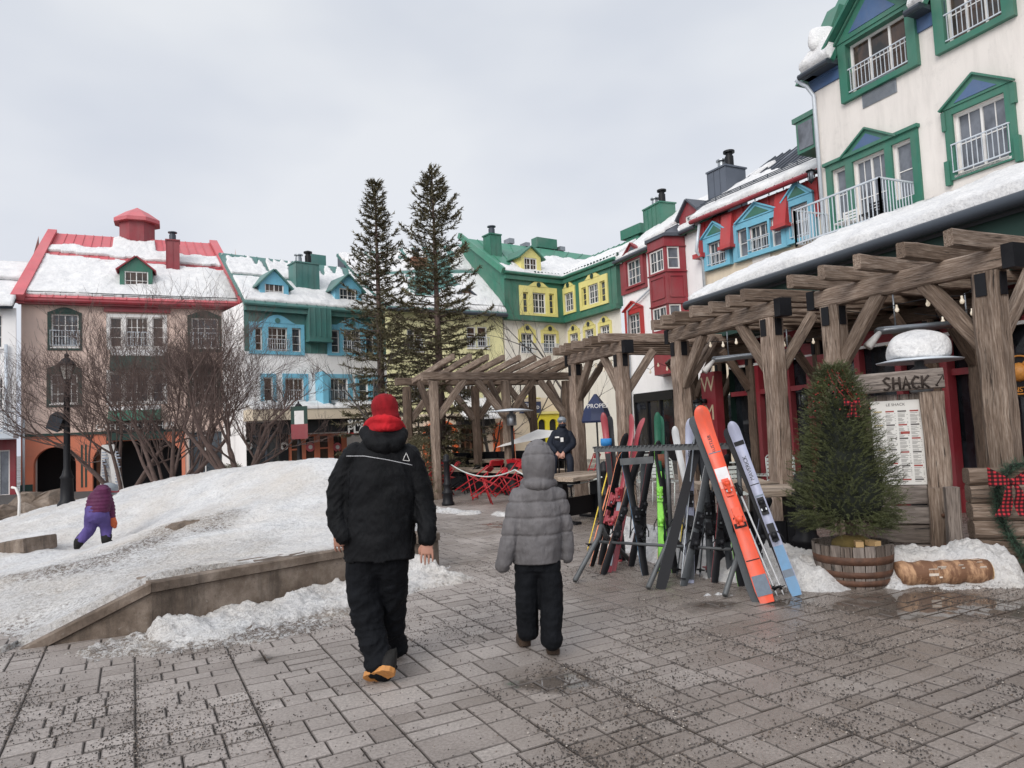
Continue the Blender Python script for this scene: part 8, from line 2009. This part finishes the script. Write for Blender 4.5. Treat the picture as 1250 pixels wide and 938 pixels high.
# boots: pushing-off foot shows its gum sole
def boot(parent, heel, toe, upn, k, mat, solemat, shaft=None, wd=.05):
    h, t_ = V(heel), V(toe); ax = (t_ - h).normalized(); L = (t_ - h).length; upn = V(upn); upn = (upn - ax * upn.dot(ax)).normalized(); sd = ax.cross(upn).normalized(); g = MB()
    vs = []; N = 14; prof = []
    for i in range(N + 1):
        s = i / N; w = wd * (.72 + .30 * sin(pi * min(1, s * .62 + .18)) ** 1) * (1 if s < .8 else sqrt(max(0, 1 - ((s - .8) / .2) ** 2)) * .9 + .1) * (1 if s > .12 else sqrt(max(.1, 1 - ((.12 - s) / .13) ** 2)))
        hgt = .105 * k * (1 - s) ** .8 * (1 if s > .25 else .9) + .048 * k * (1 if s < .85 else 1 - .6 * (s - .85) / .15) ; prof.append((s, w, hgt))
    for s, w, hgt in prof:
        for a, b in ((-1, 0), (-1.02, .4), (-.75, .85), (0, 1), (.75, .85), (1.02, .4), (1, 0)): vs.append(h + ax * L * s + sd * w * a + upn * hgt * b)
    g.add(vs, [(i * 7 + j, i * 7 + j + 1, i * 7 + j + 8, i * 7 + j + 7) for i in range(N) for j in range(6)] + [tuple(range(7)), tuple(reversed(range(N * 7, N * 7 + 7)))], 0, True)
    if shaft: g.tube([h + ax * L * .2 + upn * .05 * k, shaft], [.052 * k, .058 * k], 12)
    b_ = g.build('boot', mat, parent)
    g = MB(); vs = []
    for s, w, hgt in prof:
        for a, b in ((-1.08, .012), (-1.08, -.02), (1.08, -.02), (1.08, .012)): vs.append(h + ax * (L * (s * 1.04 - .02)) + sd * w * a + upn * (b * k - (.004 if int(s * 14) % 2 else 0)))
    g.add(vs, [(i * 4 + j, i * 4 + (j + 1) % 4, i * 4 + 4 + (j + 1) % 4, i * 4 + 4 + j) for i in range(N) for j in range(4)] + [(3, 2, 1, 0), tuple(N * 4 + j for j in range(4))], 0, False); g.build('sole', solemat, b_)
tz = gnd(445, 838); hl = frm(478, 817, tz.y - .03 + .0)
boot(man, hl, V((tz.x - .005, tz.y + .10, .022)), (.05, .75, .75), 1.0, 'boot_dark', 'gum', J(466, 806, -.05))
f2 = gnd(484, 801); boot(man, V((f2.x + .0, f2.y, .075)), V((f2.x - .03, f2.y + .27, .022)), (0, .3, 1), 1.0, 'boot_dark', 'gum', J(482, 782, .3))

# ---- boy in grey puffer
Y0 = 5.0
boy = thing('person', 'child in a grey hooded puffer jacket and black snow trousers walking away', 'person', V((frm(660, 790, Y0).x, Y0, 0)))
g = MB()
capsule(g, [J(656, 589), J(656, 602), J(657, 630), J(655, 662), J(655, 692)], [(.10, .09), (.152, .115), (.172, .135), (.168, .138), (.158, .138)], 22)
capsule(g, [J(634, 606), J(627, 635, -.03), J(621, 663, -.05), J(614, 690, -.06)], [(.068, .07), (.068, .07), (.062, .064), (.052, .055)], 14)
capsule(g, [J(680, 606), J(688, 635, .03), J(691, 658, .04), J(692, 680, .02)], [(.064, .07), (.058, .064), (.052, .058), (.042, .05)], 14)
zb_ = [J(0, y).z for y in (585, 603, 623, 641, 660, 681)]
def pf(p, n):
    zz = p.z; q = 0
    for z in zb_: q -= .0085 * math.exp(-((zz - z - .012 * noise.noise(V((p.x * 7, p.y * 7, z)))) / .007) ** 2)
    k = min(abs(zz - z) for z in zb_); return q + .003 * min(1, k / .04) + wr_noise(.006)(p, n) + .004 * noise.noise(V((p.x * 40, p.y * 40, p.z * 18)))
hb_ = J(655, 686).z; jb = fuse(g, 'jacket', 'puffer_grey', boy, .0085, 2, pf, keep=lambda p: p.z > hb_ or abs(p.x - J(655, 686).x) > .185)
jb.modifiers.new('t', 'SOLIDIFY').thickness = .012
bpy.context.view_layer.update()
g = MB(); hc = J(657, 563)
capsule(g, [hc + V((0, 0, -.10)), hc + V((0, -.005, -.03)), hc + V((0, 0, .03)), hc + V((0, .01, .05))], [(.108, .11), (.120, .125), (.118, .125), (.10, .11)], 20)
capsule(g, [J(641, 590, .03), J(650, 592, -.085), J(664, 592, -.085), J(675, 590, .03)], [(.035, .035), (.042, .04), (.042, .04), (.035, .035)], 12)
zb2 = [J(0, y).z for y in (553, 574, 587)]
def ph_(p, n):
    q = 0
    for z in zb2: q -= .0055 * math.exp(-((p.z - z + .15 * (p.y - hc.y)) / .006) ** 2)
    q -= .006 * math.exp(-((abs(p.x - hc.x) - .045) / .006) ** 2) * (1 if p.z > zb2[1] else 0)
    return q + wr_noise(.004)(p, n)
fuse(g, 'hood', 'puffer_grey', jb, .0075, 2, ph_)
g = MB(); capsule(g, [hc + V((0, .04, -.05)), hc + V((0, .045, .02))], [(.062, .07), (.068, .075)], 14); capsule(g, [hc + V((0, .12, .0)), hc + V((0, .135, -.02))], [.01, .012], 8)
for s_ in (-1, 1): g.ball(hc + V((s_ * .028, .115, .01)), .011, 8)
capsule(g, [hc + V((-.018, .116, -.045)), hc + V((.018, .116, -.045))], [.005, .005], 8); capsule(g, [J(657, 640), J(656, 600), hc + V((0, .02, -.08))], [(.10, .07), (.09, .06), (.045, .045)], 12)
for s_, a, b, c in ((-1, J(634, 606), J(621, 663, -.05), J(613.5, 694, -.06)), (1, J(680, 606), J(691, 658, .04), J(692, 682, .02))): capsule(g, [a, b, c], [.03, .028, .022], 10); hand(g, c - (c - b).normalized() * .085, (c - b), s_, .62, 1.0)
for a in ([J(641, 700), J(641, 765)], [J(672, 700), J(675, 775, .05)], [J(641, 700), J(656, 672), J(672, 700)]): capsule(g, a, [.04] * len(a), 10)
fuse(g, 'body', 'skin', boy, .006, 1)
g = MB(); capsule(g, [J(655, 668), J(656, 684)], [(.155, .12), (.15, .12)], 18)
capsule(g, [J(643, 686), J(643, 725, .0), J(644, 762, .03), J(644.5, 769, .03)], [(.090, .10), (.080, .09), (.078, .085), (.079, .085)], 16)
capsule(g, [J(669, 688), J(673, 725, -.03), J(673, 768, -.07), J(673.5, 780, -.07)], [(.090, .10), (.082, .09), (.074, .082), (.077, .085)], 16)
fuse(g, 'trousers', 'trousers_black', boy, .010, 2, lambda p, n: wr_noise(.007, 1.4)(p, n) - .006 * math.exp(-((p.z - J(0, 727).z) / .008) ** 2))
f = gnd(640, 791); boot(boy, V((f.x + .01, f.y, .028)), V((f.x - .02, f.y + .20, .024)), (0, 0, 1), .85, 'boot_brown', 'boot_brown', J(643, 764, .03), .043)
f = gnd(676, 801); boot(boy, V((f.x, f.y, .028)), V((f.x - .0, f.y + .20, .024)), (0, 0, 1), .85, 'boot_brown', 'boot_brown', J(674, 775, -.06), .043)

# ---- child climbing the snow
Y0 = 10.2
kid = thing('person', 'child in a plum jacket, purple trousers and helmet scrambling up the snow', 'person', V((frm(118, 650, Y0).x, Y0, HS0(frm(118, 650, Y0).x, Y0))))
g = MB(); capsule(g, [J(119, 622), J(122, 610, .04), J(125, 601, .08)], [(.165, .13), (.17, .135), (.12, .11)], 18)
capsule(g, [J(130, 605, .05), J(134, 618, .1), J(136, 630, .13)], [.07, .065, .055], 12); capsule(g, [J(116, 605, .05), J(113, 618, .2), J(118, 628, .3)], [.07, .06, .05], 12)
capsule(g, [J(121, 601, .0), J(128, 599, .02)], [.07, .06], 12)
fuse(g, 'jacket', 'puffer_plum', kid, .012, 2, lambda p, n: .010 * abs(sin(p.z * 62)) - .005)
g = MB(); capsule(g, [J(117, 622), J(119, 628)], [(.15, .13), (.155, .14)], 16); capsule(g, [J(112, 630), J(110, 645, .02), J(102, 655, -.08), J(98, 660, -.1)], [.098, .085, .075, .07], 14); capsule(g, [J(125, 630), J(129, 643, .12), J(130, 656, .12)], [.09, .08, .072], 14)
fuse(g, 'trousers', 'purple', kid, .012, 2, wr_noise(.008))
g = MB(); hc = J(133, 600, .2); capsule(g, [hc, hc + V((0, .03, .02))], [(.085, .095), (.08, .09)], 14); capsule(g, [J(120, 620), J(128, 603, .1), hc], [.08, .06, .045], 10); capsule(g, [hc + V((.02, .1, -.03)), hc + V((.03, .12, -.04))], [.015, .014], 8)
for s_ in (-1, 1): g.ball(hc + V((.02 + s_ * .03, .105, 0)), .011, 8)
capsule(g, [J(112, 630), J(110, 645, .02), J(102, 655, -.08), J(98, 660, -.1)], [.04, .035, .03, .03], 8); capsule(g, [J(125, 630), J(129, 643, .12), J(130, 656, .12)], [.04, .035, .03], 8); capsule(g, [J(119, 622), J(112, 632)], [.07, .05], 8); capsule(g, [J(119, 622), J(125, 632)], [.07, .05], 8)
capsule(g, [J(130, 605, .05), J(136, 630, .13)], [.03, .025], 8); hand(g, J(136, 630, .13), V((.1, .2, -1)), 1, .6, .8)
fuse(g, 'body', 'skin', kid, .010, 1)
g = MB(); g.lathe([(.105, -.03), (.115, .0), (.112, .04), (.09, .085), (.05, .108), (.001, .115)], (0, 0, 0), 18); g.v = [tuple(hc + Matrix.Rotation(.35, 3, 'Y') @ V((v[0], v[1] * 1.1, v[2] + .01))) for v in g.v]; hm = g.build('helmet', 'helmet', kid)
g = MB(); ring = [hc + Matrix.Rotation(.35, 3, 'Y') @ V((cos(a) * .117, sin(a) * .129, .03)) for a in [2 * pi * i / 24 for i in range(25)]]; g.tube(ring, .013, 6); g.build('goggle_strap', 'ski_red', hm)
g = MB(); capsule(g, [J(136.5, 631, .13), J(139, 640, .15), J(140, 643, .15)], [.045, .05, .03], 10); capsule(g, [J(137.5, 633, .12), J(141.5, 637, .12)], [.02, .018], 8); fuse(g, 'mitten', 'mitten', kid, .010, 2)
g = MB(); capsule(g, [J(101, 656, -.08), J(97, 661, -.1), J(94, 668, -.02)], [.075, .07, .045], 12); fuse(g, 'boot', 'boot_dark', kid, .012, 2); g = MB(); capsule(g, [J(130, 655, .12), J(130, 661, .12), J(133, 662, .22)], [.074, .065, .05], 12); fuse(g, 'boot', 'boot_dark', kid, .012, 2)

# ---- terrace worker in navy seated behind the tables
Y0 = 15.2
wk = thing('person', 'person in a navy jacket, helmet and goggles sitting behind the terrace tables', 'person', V((frm(686, 560, Y0).x, Y0, 0)))
g = MB(); capsule(g, [J(686, 553), J(686, 540), J(686, 528)], [(.19, .14), (.22, .15), (.15, .11)], 16); capsule(g, [J(677, 530), J(671, 542, -.05), J(678, 551, -.28)], [.075, .068, .055], 12); capsule(g, [J(695, 530), J(700, 542, -.05), J(690, 551, -.28)], [.075, .068, .055], 12); capsule(g, [J(684, 524), J(687, 524)], [.08, .08], 10)
jw = fuse(g, 'jacket', 'navy_cloth', wk, .014, 2, wr_noise(.008)); g = MB(); p = J(686, 537, -.17); g.box(p, (.06, .01, .09)); g.build('badge', 'white', jw); g = MB(); g.box(J(680, 534, -.15), (.09, .01, .03)); g.build('name_patch', 'white', jw)
g = MB(); hc = J(686, 515.5); capsule(g, [hc + V((0, 0, -.06)), hc + V((0, 0, .03))], [(.072, .085), (.075, .09)], 14); capsule(g, [hc + V((0, -.09, -.0)), hc + V((0, -.105, -.025))], [.012, .014], 8); capsule(g, [J(686, 545), J(686, 528), hc], [.12, .08, .05], 10)
for a, s_ in ((J(680, 552, -.30), -1), (J(688, 552, -.30), 1)): hand(g, a, V((s_ * -.2, -.3, -.8)), s_, .95, .9)
for s_, a, b, c in ((-1, 677, 671, 679), (1, 695, 700, 689)): capsule(g, [J(a, 530), J(b, 542, -.05), J(c, 551, -.28)], [.04, .035, .028], 8)
capsule(g, [J(680, 556), J(676, 562, -.4), J(676, 590, -.42)], [.07, .06, .05], 8); capsule(g, [J(692, 556), J(696, 562, -.4), J(696, 590, -.42)], [.07, .06, .05], 8); capsule(g, [J(680, 556), J(686, 540), J(692, 556)], [.07, .1, .07], 8)
fuse(g, 'body', 'skin', wk, .010, 1)
g = MB(); capsule(g, [J(680, 556), J(676, 563, -.4), J(676, 592, -.42)], [.09, .08, .065], 12); capsule(g, [J(692, 556), J(696, 563, -.4), J(696, 592, -.42)], [.09, .08, .065], 12); capsule(g, [J(682, 555), J(690, 555)], [.13, .13], 12); fuse(g, 'trousers', 'navy_cloth', wk, .014, 2)
g = MB(); capsule(g, [hc + V((-.05, -.06, -.07)), hc + V((0, -.085, -.08)), hc + V((.05, -.06, -.07))], [.035, .04, .035], 10); fuse(g, 'face_scarf', 'navy_cloth', wk, .010, 2)
g = MB(); g.lathe([(.09, .0), (.098, .03), (.092, .07), (.06, .105), (.001, .118)], hc, 16); g.build('helmet', 'helmet', wk); g = MB(); g.bar(hc + V((-.075, -.085, .012)), hc + V((.075, -.085, .012)), .03, .05); g.build('goggles', 'glass', wk)
for s_ in (-1, 1): g = MB(); q = J(686 + s_ * 10, 590, -.42); capsule(g, [V((q.x, q.y, .1)), V((q.x, q.y - .02, .05)), V((q.x, q.y - .2, .045))], [.06, .05, .04], 10); fuse(g, 'boot', 'boot_dark', wk, .014, 1)
g = MB(); q = V((wk.location.x, Y0 + .05, 0)); st_ = thing('stool', 'plain dark stool under the person in navy', 'stool', q); g.lathe([(.2, J(0, 563).z - .1), (.2, J(0, 563).z - .05)], (q.x, q.y, 0), 16); g.build('seat', 'black', st_); g = MB()
for i in range(4): a = i * pi / 2 + .4; g.tube([q + V((cos(a) * .2, sin(a) * .2, 0)), q + V((cos(a) * .12, sin(a) * .12, J(0, 563).z - .1))], .018, 6)
g.build('frame', 'black', st_)
